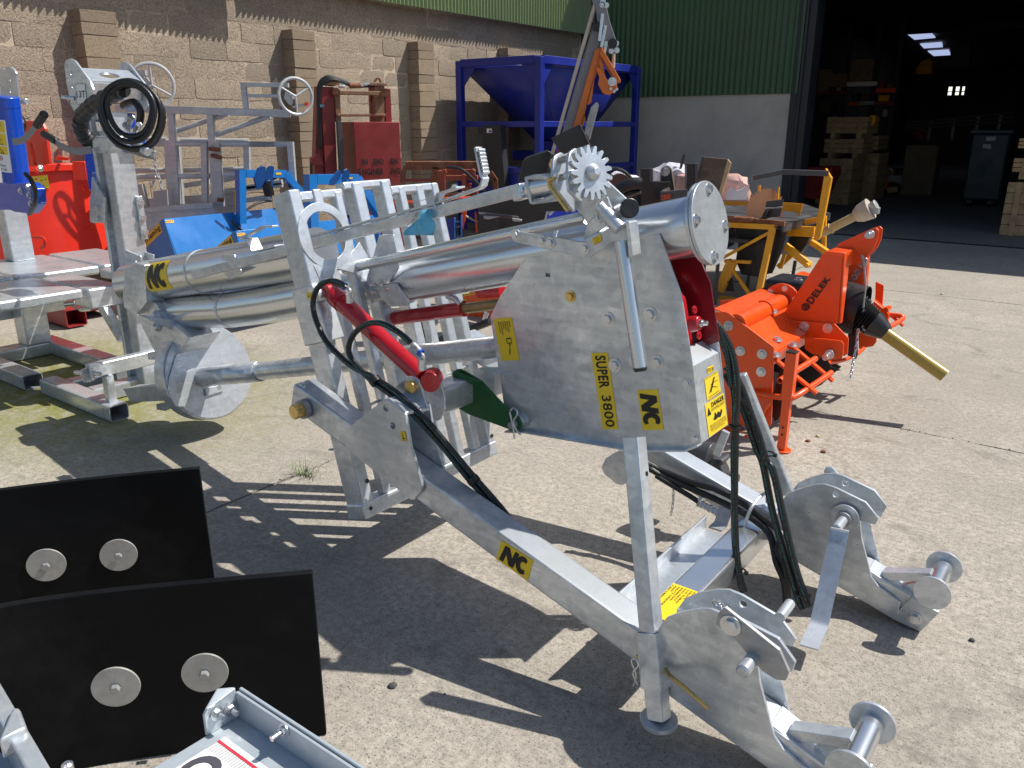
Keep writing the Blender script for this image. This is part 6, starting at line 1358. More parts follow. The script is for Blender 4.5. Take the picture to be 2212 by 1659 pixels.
# ------------------------------------------------------------------ post driver with its leaning mast
PYY = 6.4
def pp(r, x, y, k=0.): return WF.y(r, x, y, PYY+k)
pdv = thing('post_driver', 'tall leaning post driver mast, black beam with orange slide and hook frame', 'post driver', WF)
def pdp(nm, pts, k, th, m, reg='C', bv=.004): return obj(nm, MB().plate([pp(reg, *p, k) for p in pts], (0, th, 0)), m, pdv, bv)
pdp('mast_beam', [(500, 1090), (690, 420), (760, 190), (830, 190), (780, 420), (580, 1080)], 0, .12, 'grey'); pdp('mast_flange', [(575, 1085), (800, 380), (806, 390), (590, 1085)], -.02, .02, 'galv')
pdp('mast_head', [(740, 0), (765, -60), (830, -60), (860, 60), (880, 160), (940, 340), (945, 410), (880, 430), (840, 360), (830, 200), (790, 200), (770, 60)], -.03, .03, 'grey'); pdp('head_cheek', [(735, 20), (770, 0), (800, 160), (770, 190), (745, 150)], .0, .12, 'dark')
pdp('head_collar', [(735, 205), (815, 165), (835, 240), (760, 245)], -.05, .17, 'dark')
pdp('slide_channel', [(590, 1020), (765, 400), (815, 375), (820, 390), (650, 1010)], -.04, .05, 'orange2'); pdp('slide_face', [(655, 1010), (700, 840), (820, 385), (835, 440), (760, 640), (735, 830), (690, 850), (670, 920), (690, 960), (668, 1015)], -.05, .08, 'orange2')
pdp('hook_frame', [(820, 380), (970, 640), (970, 665), (940, 660), (800, 430)], -.08, .12, 'orange2'); pdp('hook_frame', [(770, 540), (800, 545), (895, 690), (935, 640), (945, 720), (880, 765), (830, 750), (790, 680), (800, 620)], -.09, .03, 'orange2'); pdp('hook_frame', [(800, 450), (830, 520), (860, 660), (930, 640), (945, 680), (890, 710), (840, 640), (800, 560)], -.06, .05, 'orange2')
bolts(pdv, [pp('C', 903, 657, -.1)], (0, -1, 0), .022); bolts(pdv, [pp('C', *p, -.1) for p in ((938, 718), (918, 735), (890, 715))], (0, -1, 0), .012, washer=False)
bolts(pdv, [pp('C', *p, -.035) for p in ((905, 345), (895, 410), (935, 350), (940, 405), (855, 355), (822, 38), (855, 42), (828, 5))], (0, -1, 0), .014)
obj('hub', MB().cyl(pp('C', 905, 350, -.06), pp('C', 905, 350, .03), .035, n=14), 'dark', pdv)
for a, b, c_, d_, r in ((765, 30, 420, 1240, .014), (775, 30, 445, 1160, .008)): obj('pull_rope', MB().cyl(pp('C', a, b, -.0), pp('C', c_, d_, -.0), r, n=8), 'ptob', pdv)
for a, b, c_, d_ in ((825, 110, 800, 330), (850, 205, 815, 380), (850, 380, 830, 470)): obj('guide_rod', MB().cyl(pp('C', a, b, -.05), pp('C', c_, d_, -.05), .014, n=10), 'galvs', pdv)
obj('hose', MB().cyl(pp('C', 915, 430, -.02), pp('C', 912, 545, -.02), .012, n=8), 'ptob', pdv)
pdp('cap_plate', [(410, 1112), (640, 1000), (720, 1180), (755, 1260), (560, 1330)], -.25, .012, 'blackp'); pdp('cap_edge', [(640, 1000), (655, 1012), (770, 1255), (755, 1262)], -.27, .03, 'char')
pdp('steel_flat', [(735, 860), (780, 818), (797, 845), (722, 1130), (705, 1090), (680, 1080), (695, 1000)], -.12, .06, 'galvd'); pdp('lower_beam', [(505, 1085), (560, 1085), (520, 1300), (440, 1300)], .0, .1, 'dred')
pdp('base_frame', [(420, 1240), (600, 1250), (560, 1700), (300, 1700)], .05, .2, 'blackp')
# ------------------------------------------------------------------ black log saw, wrapped goods and plank in the middle distance
CY_ = 7.6
def cp_(x, y, k=0., reg='T'): return WF.y(reg, x, y, CY_+k)
ls = thing('log_saw', 'black log saw with big circular blade and orange CERES lettering on its bar', 'log saw', WF)
def lsp(nm, pts, k, th, m='blackp', reg='T', bv=.005): return obj(nm, MB().plate([cp_(*p, k, reg) for p in pts], (0, th, 0)), m, ls, bv)
lsp('post', [(590, 345), (722, 338), (725, 760), (590, 760)], -.3, .1); lsp('post_face', [(680, 345), (724, 340), (724, 490), (684, 490)], -.31, .009, 'char'); lsp('post', [(1098, 292), (1222, 285), (1225, 600), (1100, 600)], -.3, .1); lsp('post_face', [(1185, 290), (1223, 286), (1223, 560), (1188, 560)], -.31, .009, 'char')
lsp('clamp_arm', [(690, 490), (915, 490), (915, 530), (870, 540), (800, 610), (810, 760), (690, 760)], -.28, .1); lsp('bar', [(806, 605), (1105, 570), (1105, 655), (806, 705)], -.45, .06, 'char')
label(ls, [cp_(*p, -.452) for p in ((818, 696), (918, 672), (916, 622), (816, 640))], (0, -1, 0), None, [('CERES', .0, .0, 1, 1, .025, 'orange')])
bel = [(815, 590), (818, 400), (835, 345), (870, 318), (905, 315), (935, 345), (950, 450), (975, 590), (940, 600), (910, 540)]
lsp('belt_guard', bel, -.2, .07, 'dark'); lsp('belt_edge', [(900, 318), (935, 345), (950, 450), (972, 590), (962, 592), (938, 450), (922, 350)], -.215, .01, 'tan'); bolts(ls, [cp_(858, 372, -.2)], (0, -1, 0), .03, 'galvd')
sc = cp_(350, 520, .0); srr = (cp_(350, 385, .0)-sc).length
def sawdisc(c, r, n_, nrm, m, par):
    nrm = V(nrm).normalized(); u = nrm.cross(Z_).normalized(); v2 = u.cross(nrm); pts = []
    for i in range(n_):
        for f_, q_ in ((0, 1.0), (.55, .90), (.75, .88)): a_ = 2*math.pi*(i+f_)/n_; pts.append(c+(u*math.cos(a_)+v2*math.sin(a_))*r*q_)
    return obj('saw_blade', MB().plate(pts, nrm*.006), m, par)
sawdisc(sc, srr, 46, (-.15, -1, .05), 'sawr', ls)
obj('blade_hood', MB().tube(spline([cp_(195, 355, -.1), cp_(300, 345, -.1), cp_(400, 375, -.1), cp_(470, 440, -.1), cp_(490, 480, -.1)], 6), .016, 8), 'dark', ls); obj('blade_guard_bar', MB().tube([cp_(240, 480, -.1), cp_(250, 350, -.1), cp_(330, 338, -.1)], .016, 8), 'dark', ls)
obj('chute', MB().tube(spline([cp_(330, 600, -.5), cp_(400, 555, -.5), cp_(500, 520, -.5), cp_(590, 520, -.5)], 6), .06, 14), 'black', ls); lsp('base', [(400, 640), (600, 560), (1100, 640), (1100, 900), (300, 900)], -.2, .2)
lsp('tray', [(410, 655), (590, 590), (595, 625), (420, 680)], -.55, .1, 'dwood')
obj('base_leg', MB().box(cp_(650, 800, -.2), V((cp_(700, 800, -.2).x, CY_-.1, 0))), 'blackp', ls)
def crumple(name, pts, k, th, m, label_, cat, seed=1, reg='T'):
    """wrapped goods: a lumpy, creased body over an outline"""
    base = [cp_(*p, k, reg) for p in pts]; c = sum(base, V())/len(base); r_ = random.Random(seed); mb = MB(); n = len(base); rows = 5; vs = []
    for j in range(rows+1):
        t = j/rows; s = math.sqrt(max(0.02, 1-(2*t-1)**2)); 
        for p in base: vs.append(c+(p-c)*(.35+.65*s)+V((r_.uniform(-.02, .02), th*(t-.5)*-1, r_.uniform(-.02, .02))))
    mb.add(vs, [(j*n+i, j*n+(i+1) % n, (j+1)*n+(i+1) % n, (j+1)*n+i) for j in range(rows) for i in range(n)]+[tuple(range(n-1, -1, -1)), tuple(range(rows*n, rows*n+n))])
    return place(name, mb, m, WF, label_, cat)
crumple('wrapped_bundle', [(720, 480), (725, 370), (800, 335), (860, 300), (925, 285), (980, 300), (1060, 290), (1110, 330), (1150, 420), (1150, 560), (980, 620), (760, 560)], .5, .5, 'film', 'lilac white plastic wrapped bundle behind the black log saw belt guard', 'bundle', 2)
crumple('wrapped_bundle', [(205, 470), (235, 410), (300, 370), (370, 375), (440, 430), (540, 440), (600, 480), (620, 620), (440, 650), (220, 620)], .55, .4, 'film', 'crumpled white plastic behind the rusty circular blade', 'bundle', 3)
def drumw(x0, x1, ytop, ybot, k, lab):
    a, b = cp_(x0, (ytop+ybot)/2, k), cp_(x1, (ytop+ybot)/2, k); top, bt = cp_((x0+x1)/2, ytop, k), cp_((x0+x1)/2, ybot, k); r = (b-a).length/2; c = (a+b)/2
    mb = MB(); n = 28; prof = [(0, .0), (.5, .06), (.8, .16), (.93, .30), (1, .55), (.98, 1)]; rows = []
    hgt = top.z-.05; vs = []
    for f_, d_ in [(1.0, 1.0), (1.0, .3), (.97, .22), (.90, .10), (.6, .03), (.25, .0)]:
        vs += [V((c.x+r*f_*math.cos(2*math.pi*i/n)+random.uniform(-.008, .008), c.y+r*f_*math.sin(2*math.pi*i/n), top.z-(top.z-.605 if d_ == 1 else d_*.6*r))) for i in range(n)]
    mb.add(vs, [(j*n+i, j*n+(i+1) % n, (j+1)*n+(i+1) % n, (j+1)*n+i) for j in range(5) for i in range(n)]+[tuple(range(5*n, 6*n))])
    return place('wrapped_drum', mb, 'pink', WF, lab, 'drum', 'pink plastic wrapped drums')
drumw(975, 1200, 405, 640, .25, 'pink plastic wrapped drum between the two black saw posts'); o_ = crumple('wrapped_drum', [(1480, 700), (1495, 520), (1540, 430), (1600, 405), (1660, 415), (1690, 436), (1735, 455), (1762, 500), (1768, 640), (1770, 700)], .45, .5, 'pink', 'pink plastic wrapped drum with white film right of the leaning timber board', 'drum', 5)
obj('film_cover', MB().plate([cp_(*p, .17) for p in ((1530, 690), (1545, 600), (1600, 545), (1640, 590), (1700, 575), (1750, 540), (1764, 600), (1770, 690))], (0, .02, 0)), 'film', o_)
def low_bench(c_):
    b = MB(); b.box((c_.x-.42, c_.y-.3, .57), (c_.x+.3, c_.y+.3, .60))
    for sx in (-.4, .27):
        for sy in (-.28, .25): b.box((c_.x+sx, c_.y+sy, 0), (c_.x+sx+.03, c_.y+sy+.03, .57))
    return b
for k_, x_ in ((.25, 1090), (.45, 1625)):
    c_ = cp_(x_, 700, k_); place('low_bench', low_bench(c_), 'blackp', WF, 'dark low bench under the pink wrapped drum %s' % ('between the saw posts' if x_ < 1300 else 'right of the timber board'), 'bench')
pk = MB(); a = [cp_(*p, -.15) for p in ((1290, 215), (1550, 238), (1440, 660), (1180, 640))]; pk.plate(a, (0, .09, 0))
o = place('timber_board', pk, 'dwood', WF, 'weathered dark timber board leaning upright behind the end flange', 'board', bevel=.003)
o2 = obj('sawn_edge', MB().plate([cp_(*p, -.152) for p in ((1550, 240), (1587, 285), (1480, 640), (1440, 655))], (.02, .06, 0)), 'cutwood', o)
obj('wand', MB().plate([cp_(*p, .3) for p in ((1020, 335), (1055, 190), (1085, 185), (1045, 340))], (0, .02, 0)), 'char', ls)
# ------------------------------------------------------------------ orange machine glimpsed between pump mast and casing
om = thing('orange_mower', 'orange machine with red ram and yellow decal seen below the big pipe', 'mower', M0)
OY = 3.3
obj('deck', MB().plate(M0.ys('Z', [(1500, 360), (1700, 320), (1990, 270), (2030, 300), (1950, 560), (1800, 660), (1700, 680), (1560, 600)], OY), (0, .5, 0)), 'orange', om, .01)
obj('deck', MB().plate(M0.ys('Z', [(1080, 640), (1260, 640), (1290, 830), (1170, 860), (1095, 800)], OY+.1), (0, .2, 0)), 'orange', om, .01)
obj('ram', MB().cyl(M0.y('Z', 1700, 330, OY-.1), M0.y('Z', 1960, 320, OY-.1), .05, n=20), 'red', om)
label(om, M0.ys('Z', [(1505, 440), (1572, 425), (1570, 400), (1503, 412)], OY-.002), (0, -1, 0), 'yellow', [('5C', .4, .15, .95, .85, .02)]); label(om, M0.ys('Z', [(1505, 378), (1700, 340), (1690, 322), (1503, 352)], OY-.002), (0, -1, 0), 'yellow', [('max rpm', .1, .2, .9, .8, .01)])
obj('rubber_flap', MB().plate(M0.ys('Z', [(1580, 640), (1820, 690), (1850, 780), (1640, 720)], OY-.05), (0, .1, 0)), 'char', om)
obj('stay', MB().beam(M0.y('Z', 1795, 545, OY-.2), M0.y('Z', 1760, 640, OY-.2), .04, .02, Y_, .1), 'galv', om)
obj('hose', MB().tube(spline([M0.y('Z', 1300, 840, 1.2), M0.y('Z', 1420, 850, 1.2), M0.y('Z', 1560, 760, 1.2), M0.y('Z', 1830, 650, 1.2)], 6), .022, 8), 'hose', om)
obj('hose', MB().tube(spline([M0.y('Z', 1070, 660, .8), M0.y('Z', 1100, 760, .8), M0.y('Z', 1180, 850, .8), M0.y('Z', 1300, 860, .8)], 6), .018, 8), 'hose', om)
obj('frame_leg', MB().box((M0.y('Z', 1600, 500, OY+.2).x, OY+.2, 0), (M0.y('Z', 1700, 500, OY+.2).x, OY+.3, .5)), 'orange', om)
# ------------------------------------------------------------------ bright orange stone burier on the right
dl = thing('rotary_tiller', 'bright orange rotary tiller with DELEKS cut out of its headstock plates', 'tiller', M0)
EY, AY1, AY2, FY_ = 1.95, 2.55, 3.06, 3.45
def dpl(nm, reg, pts, y, th, m='orange', bv=.003, par=None, holes=()): return obj(nm, MB().plate(M0.ys(reg, pts, y), (0, th, 0), holes), m, par or dl, bv)
ep = [(300, 0), (400, -8), (455, 5), (505, 42), (948, 378), (955, 400), (925, 1230), (905, 1260), (870, 1278), (420, 1340), (320, 1320)]
dpl('end_plate', 'X', ep, EY, .012)
obj('end_plate', MB().plate([p+V((-.05, FY_-EY, 0)) for p in M0.ys('X', ep, EY)], (0, .012, 0)), 'orange', dl, .003)
bolts(dl, M0.ys('X', [(455, 145), (585, 425), (825, 460), (815, 655)], EY), (0, -1, 0), .019)
bolts(dl, M0.ys('H', [(28, 1212)], EY), (0, -1, 0), .019)
pa, pb2, pc2 = M0.y('X', 505, 45, EY), M0.y('X', 945, 380, EY), M0.y('X', 930, 560, EY)
def shell(nm, a, b, y0, y1, th=.006, m='orange', bv=.002):
    d = V(b)-V(a); n_ = d.cross(V((0, 1, 0))).normalized()*th
    A, B = V((a[0], y0, a[2])), V((b[0], y0, b[2])); w_ = V((0, y1-y0, 0))
    return obj(nm, MB().hexa([A, B, B+w_, A+w_], [A+n_, B+n_, B+w_+n_, A+w_+n_]), m, dl, bv)
top0 = V((pa.x-.12, 0, pa.z+.02))
shell('hood', top0, pa, EY+.012, FY_); shell('hood', pa, V((pb2.x-.10, 0, pb2.z+.0)), EY+.012, FY_); shell('hood', V((pb2.x-.10, 0, pb2.z+.0)), V((pb2.x, 0, pb2.z-.045)), EY+.012, FY_)
shell('hood_lip', V((pb2.x, 0, pb2.z-.045)), V((pb2.x-.02, 0, pb2.z-.12)), EY+.012, FY_); shell('back_hood', V((pa.x-.55, 0, .25)), top0, EY+.012, FY_)
tb0 = M0.y('H', 110, 1190, 2.0); tbx, tbz = tb0.x, tb0.z
obj('drive_tube', MB().cyl((tbx, EY+.01, tbz), (tbx, 2.70, tbz), .056, n=28), 'orange', dl); obj('tube_collar', MB().cyl((tbx, 2.36, tbz), (tbx, 2.38, tbz), .064, n=28), 'orange', dl)
obj('tube_flange', MB().cyl((tbx, 2.66, tbz), (tbx, 2.685, tbz), .115, n=32), 'orange', dl, .003)
bolts(dl, [(tbx+.09*math.cos(R(a)), 2.66, tbz+.09*math.sin(R(a))) for a in (20, 80, 140, 200, 320)], (0, -1, 0), .013)
gb2 = MB(); gb2.box((tbx-.13, 2.69, tbz-.12), (tbx+.32, 2.97, tbz+.13)); obj('gearbox_cover', gb2, 'black', dl, .03)
obj('breather', MB().bolt((tbx+.06, 2.76, tbz+.13), Z_, .018), 'bolt', dl)
obj('tube_clamp', MB().box((tbx-.0, 2.36, tbz-.12), (tbx+.05, 2.42, tbz+.05)), 'orange', dl, .006)
# headstock plates, channels and cross box
letters = None
def deleks(y, pts, m, side, par):
    return label(par, M0.ys('H', pts, y), (0, side, 0), None, [('DELEK', .25, .06, .99, .94, .05, m), ('#', [(.03+.1*(1+math.cos(t)), .5+.46*math.sin(t)) for t in [i*.5236 for i in range(12)]], m), ('#', [(.06, .45), (.11, .55), (.11, .9), (.09, .9)], 'orange'), ('#', [(.12, .2), (.15, .2), (.15, .8), (.12, .8)], 'orange'), ('#', [(.17, .3), (.2, .4), (.2, .75), (.17, .7)], 'orange')])
a1 = dpl('headstock_plate', 'H', [(440, 1160), (785, 635), (800, 628), (942, 642), (940, 680), (908, 1196)], AY1, .01)
G['shade'] = mat('dark_cutout', (.035, .016, .012), .6, 0, .1, 5)
deleks(AY1, [(655, 1115), (860, 830), (815, 805), (590, 1075)], 'shade', -1, a1)
fp = M0.ys('H', [(942, 642), (908, 1196)], AY1)
obj('headstock_flange', MB().hexa([fp[0]+V((0, .01, 0)), fp[0]+V((.012, .01, 0)), fp[0]+V((.012, .13, 0)), fp[0]+V((0, .13, 0))], [fp[1]+V((0, .01, 0)), fp[1]+V((.012, .01, 0)), fp[1]+V((.012, .05, 0)), fp[1]+V((0, .05, 0))]), 'orange', dl, .003)
cb_ = M0.y('H', 800, 632, AY1); ce_ = M0.y('H', 942, 642, AY1)
obj('headstock_box', MB().box((cb_.x, AY1+.01, cb_.z-.075), (ce_.x+.012, AY2+.06, cb_.z+.012)), 'orange', dl, .006)
a2 = obj('headstock_plate', MB().plate([V((p.x, AY2, p.z)) for p in M0.ys('H', [(440, 1160), (785, 635), (800, 628), (942, 642), (908, 1196)], AY1)], (0, .01, 0)), 'orange', dl, .003)
deleks(AY2, [(1020, 905), (1165, 690), (1105, 665), (975, 870)], 'bolt', -1, a2)
obj('headstock_flange', MB().hexa([V((fp[0].x, AY2+.01, fp[0].z)), V((fp[0].x+.012, AY2+.01, fp[0].z)), V((fp[0].x+.012, AY2+.06, fp[0].z)), V((fp[0].x, AY2+.06, fp[0].z))], [V((fp[1].x, AY2+.01, fp[1].z)), V((fp[1].x+.012, AY2+.01, fp[1].z)), V((fp[1].x+.012, AY2+.06, fp[1].z)), V((fp[1].x, AY2+.06, fp[1].z))]), 'orange', dl, .003)
tl = [(895, 585), (905, 555), (1185, 428), (1215, 424), (1238, 445), (1228, 520), (1195, 600), (1130, 670), (1060, 720), (955, 740), (945, 660)]
dpl('top_link_plate', 'H', tl, 2.76, .012); obj('top_link_plate', MB().plate([p+V((.0, .085, 0)) for p in M0.ys('H', tl, 2.76)], (0, .012, 0)), 'orange', dl, .003)
q = M0.y('H', 1160, 482, 2.72); obj('top_pin', MB().cyl((q.x, 2.68, q.z), (q.x, 2.90, q.z), .017, n=18).cyl((q.x, 2.735, q.z), (q.x, 2.755, q.z), .024, n=18), 'bolt', dl, .002)
dpl('base_plate', 'H', [(360, 1200), (372, 1165), (420, 1160), (880, 1196), (992, 1312), (985, 1440), (960, 1458), (800, 1400), (640, 1320), (560, 1260)], AY1-.02, .012)
bolts(dl, M0.ys('H', [(384, 1200), (458, 1200), (637, 1217), (825, 1233)], AY1-.02), (0, -1, 0), .020)
dpl('link_plate', 'H', [(640, 1310), (800, 1318), (935, 1335), (955, 1362), (945, 1462), (925, 1480), (860, 1475), (700, 1440), (640, 1400)], AY1-.10, .012)
q = M0.y('H', 850, 1435, AY1-.10); obj('link_pin', MB().cyl((q.x, AY1-.21, q.z), (q.x, AY1+.02, q.z), .018, n=18).cyl((q.x, AY1-.135, q.z), (q.x, AY1-.10, q.z), .028, n=18), 'bolt', dl, .002)
dpl('base_plate', 'H', [(1070, 1235), (1222, 1240), (1216, 1345), (1190, 1378), (1075, 1400)], AY2, .012); dpl('far_plate', 'H', [(1210, 858), (1276, 888), (1262, 1100), (1205, 1050)], FY_-.2, .012); dpl('far_link', 'H', [(1195, 1010), (1290, 1090), (1315, 1120), (1305, 1195), (1185, 1120)], AY2+.1, .05)
bolts(dl, [M0.y('X', 990, 310, EY+.2), M0.y('X', 1163, 365, EY+.25), M0.y('X', 970, 478, EY+.03)], (0, -.1, 1), .02)
bolts(dl, [M0.y('H', 392, 1105, 2.38)], (0, -.1, 1), .018)
dpl('rear_plate', 'H', [(-40, 1010), (45, 1003), (130, 1010), (228, 1050), (235, 1078), (200, 1092), (-40, 1135)], 2.35, .012)
bolts(dl, M0.ys('H', [(15, 1070), (190, 1088), (55, 1076)], 2.35), (0, -1, 0), .015)
# front guard of bars
def db(p, q, y0, y1, w=.030, h=.012, reg='X', nm='guard_bar'): return obj(nm, MB().beam(M0.y(reg, *p, y0), M0.y(reg, *q, y1), w, h, Z_, .05), 'orange', dl, .003)
gA0, gA1, gA2 = M0.y('X', 950, 325, EY+.28), M0.y('X', 1190, 400, EY+.28), M0.y('X', 1610, 760, EY+.28)
gB1, gB2 = M0.y('X', 965, 515, EY+.03), M0.y('X', 1430, 895, EY+.03)
for nm, pts in (('guard_bar', [gA0, gA1, gA2]), ('guard_bar', [gB1+V((-.06, 0, .012)), gB1, gB2])):
    for a, b in zip(pts, pts[1:]): obj(nm, MB().beam(a, b, .034, .014, Z_, .05), 'orange', dl, .003)
r0 = M0.y('X', 1030, 755, EY-.02); dgy = .40
def onbar(t, y): return gB1+(gB2-gB1)*t+V((0, y-gB1.y, -.018))
obj('guard_tube', MB().pipe(M0.y('X', 1020, 755, EY-.06), M0.y('X', 1415, 510, EY+.33), .017, .004), 'orange', dl)
obj('guard_tube', MB().tube(spline([M0.y('X', 685, 885, EY-.02), M0.y('X', 900, 920, EY-.05), M0.y('X', 1110, 945, EY-.09), M0.y('X', 1180, 935, EY-.08), M0.y('X', 1320, 850, EY+.02), M0.y('X', 1590, 665, EY+.30)], 6), .016, 12), 'orange', dl)
g2 = [(1200, 1020), (1300, 1100), (1435, 1215)]
for a, b in zip(g2, g2[1:]): db(a, b, FY_-.2, FY_-.2, reg='H')
obj('guard_tube', MB().tube(spline([M0.y('H', 1290, 1085, FY_-.3), M0.y('H', 1320, 1068, FY_-.2)], 3), .016, 10), 'orange', dl); obj('guard_tube', MB().tube(spline([M0.y('H', 1320, 1125, FY_-.2), M0.y('H', 1410, 1135, FY_-.2), M0.y('H', 1425, 1160, FY_-.22), M0.y('H', 1320, 1225, FY_-.4)], 5), .016, 10), 'orange', dl)
obj('guard_hoop', MB().tube(spline([M0.y('H', 820, 1510, AY1), M0.y('H', 950, 1490, AY1+.2), M0.y('H', 1060, 1440, AY1+.35), M0.y('H', 1115, 1395, AY1+.45)], 6), .012, 10), 'orange', dl)
obj('guard_hoop', MB().tube(spline([M0.y('X', 660, 1370, EY-.0), M0.y('X', 560, 1450, EY-.05), M0.y('X', 400, 1515, EY-.08), M0.y('X', 300, 1540, EY-.1)], 6), .014, 10), 'orange', dl)
dpl('skid_rib', 'X', [(915, 990), (880, 1060), (800, 1180), (780, 1190), (860, 1030)], EY-.06, .05)
# jack stand
jt, jf = M0.y('X', 1160, 440, 1.86), M0.y('X', 1080, 1555, 1.86); jf.z = .012
obj('jack_tube', MB().beam(V((jf.x-.02, 1.86, jf.z)), V((jf.x-.02, 1.86, .33)), .044, .044, Y_, .1), 'orange', dl, .002)
obj('jack_tube', MB().beam(V((jf.x-.02, 1.86, .30)), V((jf.x-.02, 1.86, jt.z)), .056, .056, Y_, .1), 'orange', dl, .002); obj('tube_cap', MB().box((jf.x-.046, 1.834, jt.z), (jf.x+.006, 1.886, jt.z+.006)), 'black', dl)
obj('jack_foot', MB().cyl((jf.x-.02, 1.86, .002), (jf.x-.02, 1.86, .012), .048, n=28), 'orange', dl, .002)
bolts(dl, [(jf.x-.02, 1.838, .10), (jf.x-.02, 1.838, .14)], (0, -1, 0), .006, 'ink', False)
# rotor with dark blades
rx, rz = pb2.x-.30, .27
obj('rotor_tube', MB().cyl((rx, EY+.02, rz), (rx, FY_, rz), .07, n=18), 'blackp', dl)
for i in range(9):
    y = EY+.08+i*.155
    for k in range(3):
        a = k*2.094+i*.7; c, s = math.cos(a), math.sin(a)
        obj('rotor_blade', MB().plate([(rx+c*.05-s*.03, y, rz+s*.05+c*.03), (rx+c*.05+s*.03, y, rz+s*.05-c*.03), (rx+c*.20+s*.045, y, rz+s*.20-c*.045), (rx+c*.25, y, rz+s*.25), (rx+c*.20-s*.03, y, rz+s*.20+c*.03)], (0, .01, 0)), 'blackp', dl, .002)
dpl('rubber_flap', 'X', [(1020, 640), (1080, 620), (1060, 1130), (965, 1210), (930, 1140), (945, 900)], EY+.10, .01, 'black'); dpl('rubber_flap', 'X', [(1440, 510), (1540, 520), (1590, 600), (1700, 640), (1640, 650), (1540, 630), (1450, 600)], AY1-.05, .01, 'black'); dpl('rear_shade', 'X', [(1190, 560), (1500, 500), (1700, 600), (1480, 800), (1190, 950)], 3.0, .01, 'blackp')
# drive shaft: bellows, collar and golden guard tube, cord and chain
PYy = 2.80
bl = [M0.y('H', 985, 1120, PYy), M0.y('H', 1040, 1085, PYy)]; bd = (M0.y('H', 1770, 1615, PYy)-M0.y('H', 1150, 1180, PYy)).normalized()
s0 = M0.y('H', 1020, 1075, PYy); path = [s0+bd*(i*.0085) for i in range(18)]
obj('bellows', MB().tube(path, [(.115 if i % 2 else .100)-.0018*i for i in range(18)], 24), 'black', dl)
obj('guard_cone', MB().cyl(s0+bd*.14, s0+bd*.24, .085, .046, 24), 'black', dl, .006)
s1 = M0.y('H', 1160, 1185, PYy); s2 = M0.y('H', 1770, 1615, PYy)
obj('guard_tube_gold', MB().pipe(s1, s2, .0385, .003, 28), 'ptoy', dl); obj('guard_collar', MB().cyl(s1-bd*.03, s1+bd*.02, .041, n=28), 'black', dl, .002); obj('inner_shaft', MB().cyl(s1, s2-bd*.015, .030, n=20), 'dark', dl)
obj('cover_tube', MB().cyl((tbx+.30, PYy, tbz-.0), (tbx+.44, PYy, tbz-.02), .15, n=32, caps=False), 'black', dl)
obj('cord', MB().tube(spline([M0.y('H', a, b, PYy-.07) for a, b in ((1100, 645), (1108, 680), (1122, 705), (1124, 800), (1128, 900), (1112, 1050), (1105, 1180), (1112, 1235), (1132, 1248))], 6), .0075, 8), 'galvd', dl); obj('cord', MB().tube(spline([M0.y('H', a, b, PYy-.07) for a, b in ((1100, 645), (1112, 665), (1140, 680), (1135, 720), (1120, 740), (1112, 690))], 6), .006, 8), 'galvd', dl)
ch0, ch1 = M0.y('H', 1072, 1240, 2.70), M0.y('H', 1008, 1650, 2.58)
chain(dl, [ch0, M0.y('H', 1055, 1370, 2.68), M0.y('H', 1030, 1500, 2.63), ch1], .017, .0032)
obj('hanging_strap', MB().plate(M0.ys('H', [(990, 1240), (1050, 1245), (1060, 1450), (1050, 1480), (985, 1450)], 2.75), (0, .03, 0)), 'blackp', dl)
# ------------------------------------------------------------------ amber saw bench
SY = 5.41; TZ = .77
sb = thing('saw_bench', 'amber painted saw bench with worn black table and coppery circular blade', 'saw bench', M0)
tq = M0.zs('H', [(-120, 330), (475, 395), (850, 305), (640, 232), (0, 236), (-160, 260)], TZ)
obj('table_top', MB().plate(tq, (0, 0, -.012)), 'slate', sb, .003)
e0, e1_, e2_ = tq[0], tq[1], tq[2]
obj('table_edge', MB().hexa([e1_, e2_, e2_+V((.0, 0, -.075)), e1_+V((0, 0, -.075))], [p+V((-.02, .0, 0)) for p in (e1_, e2_, e2_+V((.0, 0, -.075)), e1_+V((0, 0, -.075)))]), 'slate', sb)
ra, rb2 = M0.y('H', -60, 352, SY), M0.y('H', 228, 365, SY); obj('front_roller', MB().cyl(ra, rb2, .032, n=20), 'rust', sb, .004); obj('front_angle', MB().beam(M0.y('H', 228, 372, SY), M0.y('H', 480, 392, SY), .03, .05, Z_, .05), 'rust', sb)
def sbm(p, q, y0=SY, y1=None, w=.05, h=.05, reg='H', nm='frame_bar', m='yorange', reg2=None):
    return obj(nm, MB().beam(M0.y(reg, *p, y0), M0.y(reg2 or reg, *q, SY if y1 is None and y0 == SY else (y0 if y1 is None else y1)), w, h, Y_, .08), m, sb, .002)
sbm((-60, 395), (400, 418), w=.05, h=.055); sbm((385, 420), (255, 1025), nm='leg', w=.055); sbm((345, 1000), (310, 1070), w=.03); sbm((-20, 668), (370, 455), w=.028, h=.034, nm='brace'); sbm((-40, 990), (325, 1050), w=.06, h=.05, nm='base_rail'); sbm((-60, 1020), (240, 1048), y0=SY-.12, w=.05, h=.05, nm='base_rail')
sbm((60, 760), (215, 985), w=.03, h=.034, nm='brace'); sbm((-40, 930), (60, 690), w=.09, h=.09, nm='leg'); sbm((0, 690), (205, 700), w=.03, h=.05); sbm((205, 660), (60, 990), y0=SY+.5, w=.03, nm='brace', h=.03) if False else None
sbm((20, 860), (110, 856), y0=SY-.03, w=.012, h=.02, m='blackp', nm='axle'); obj('axle_plate', MB().plate(M0.ys('H', [(45, 820), (65, 860), (70, 940), (0, 930), (30, 870)], SY+.02), (0, .02, 0)), 'blackp', sb)
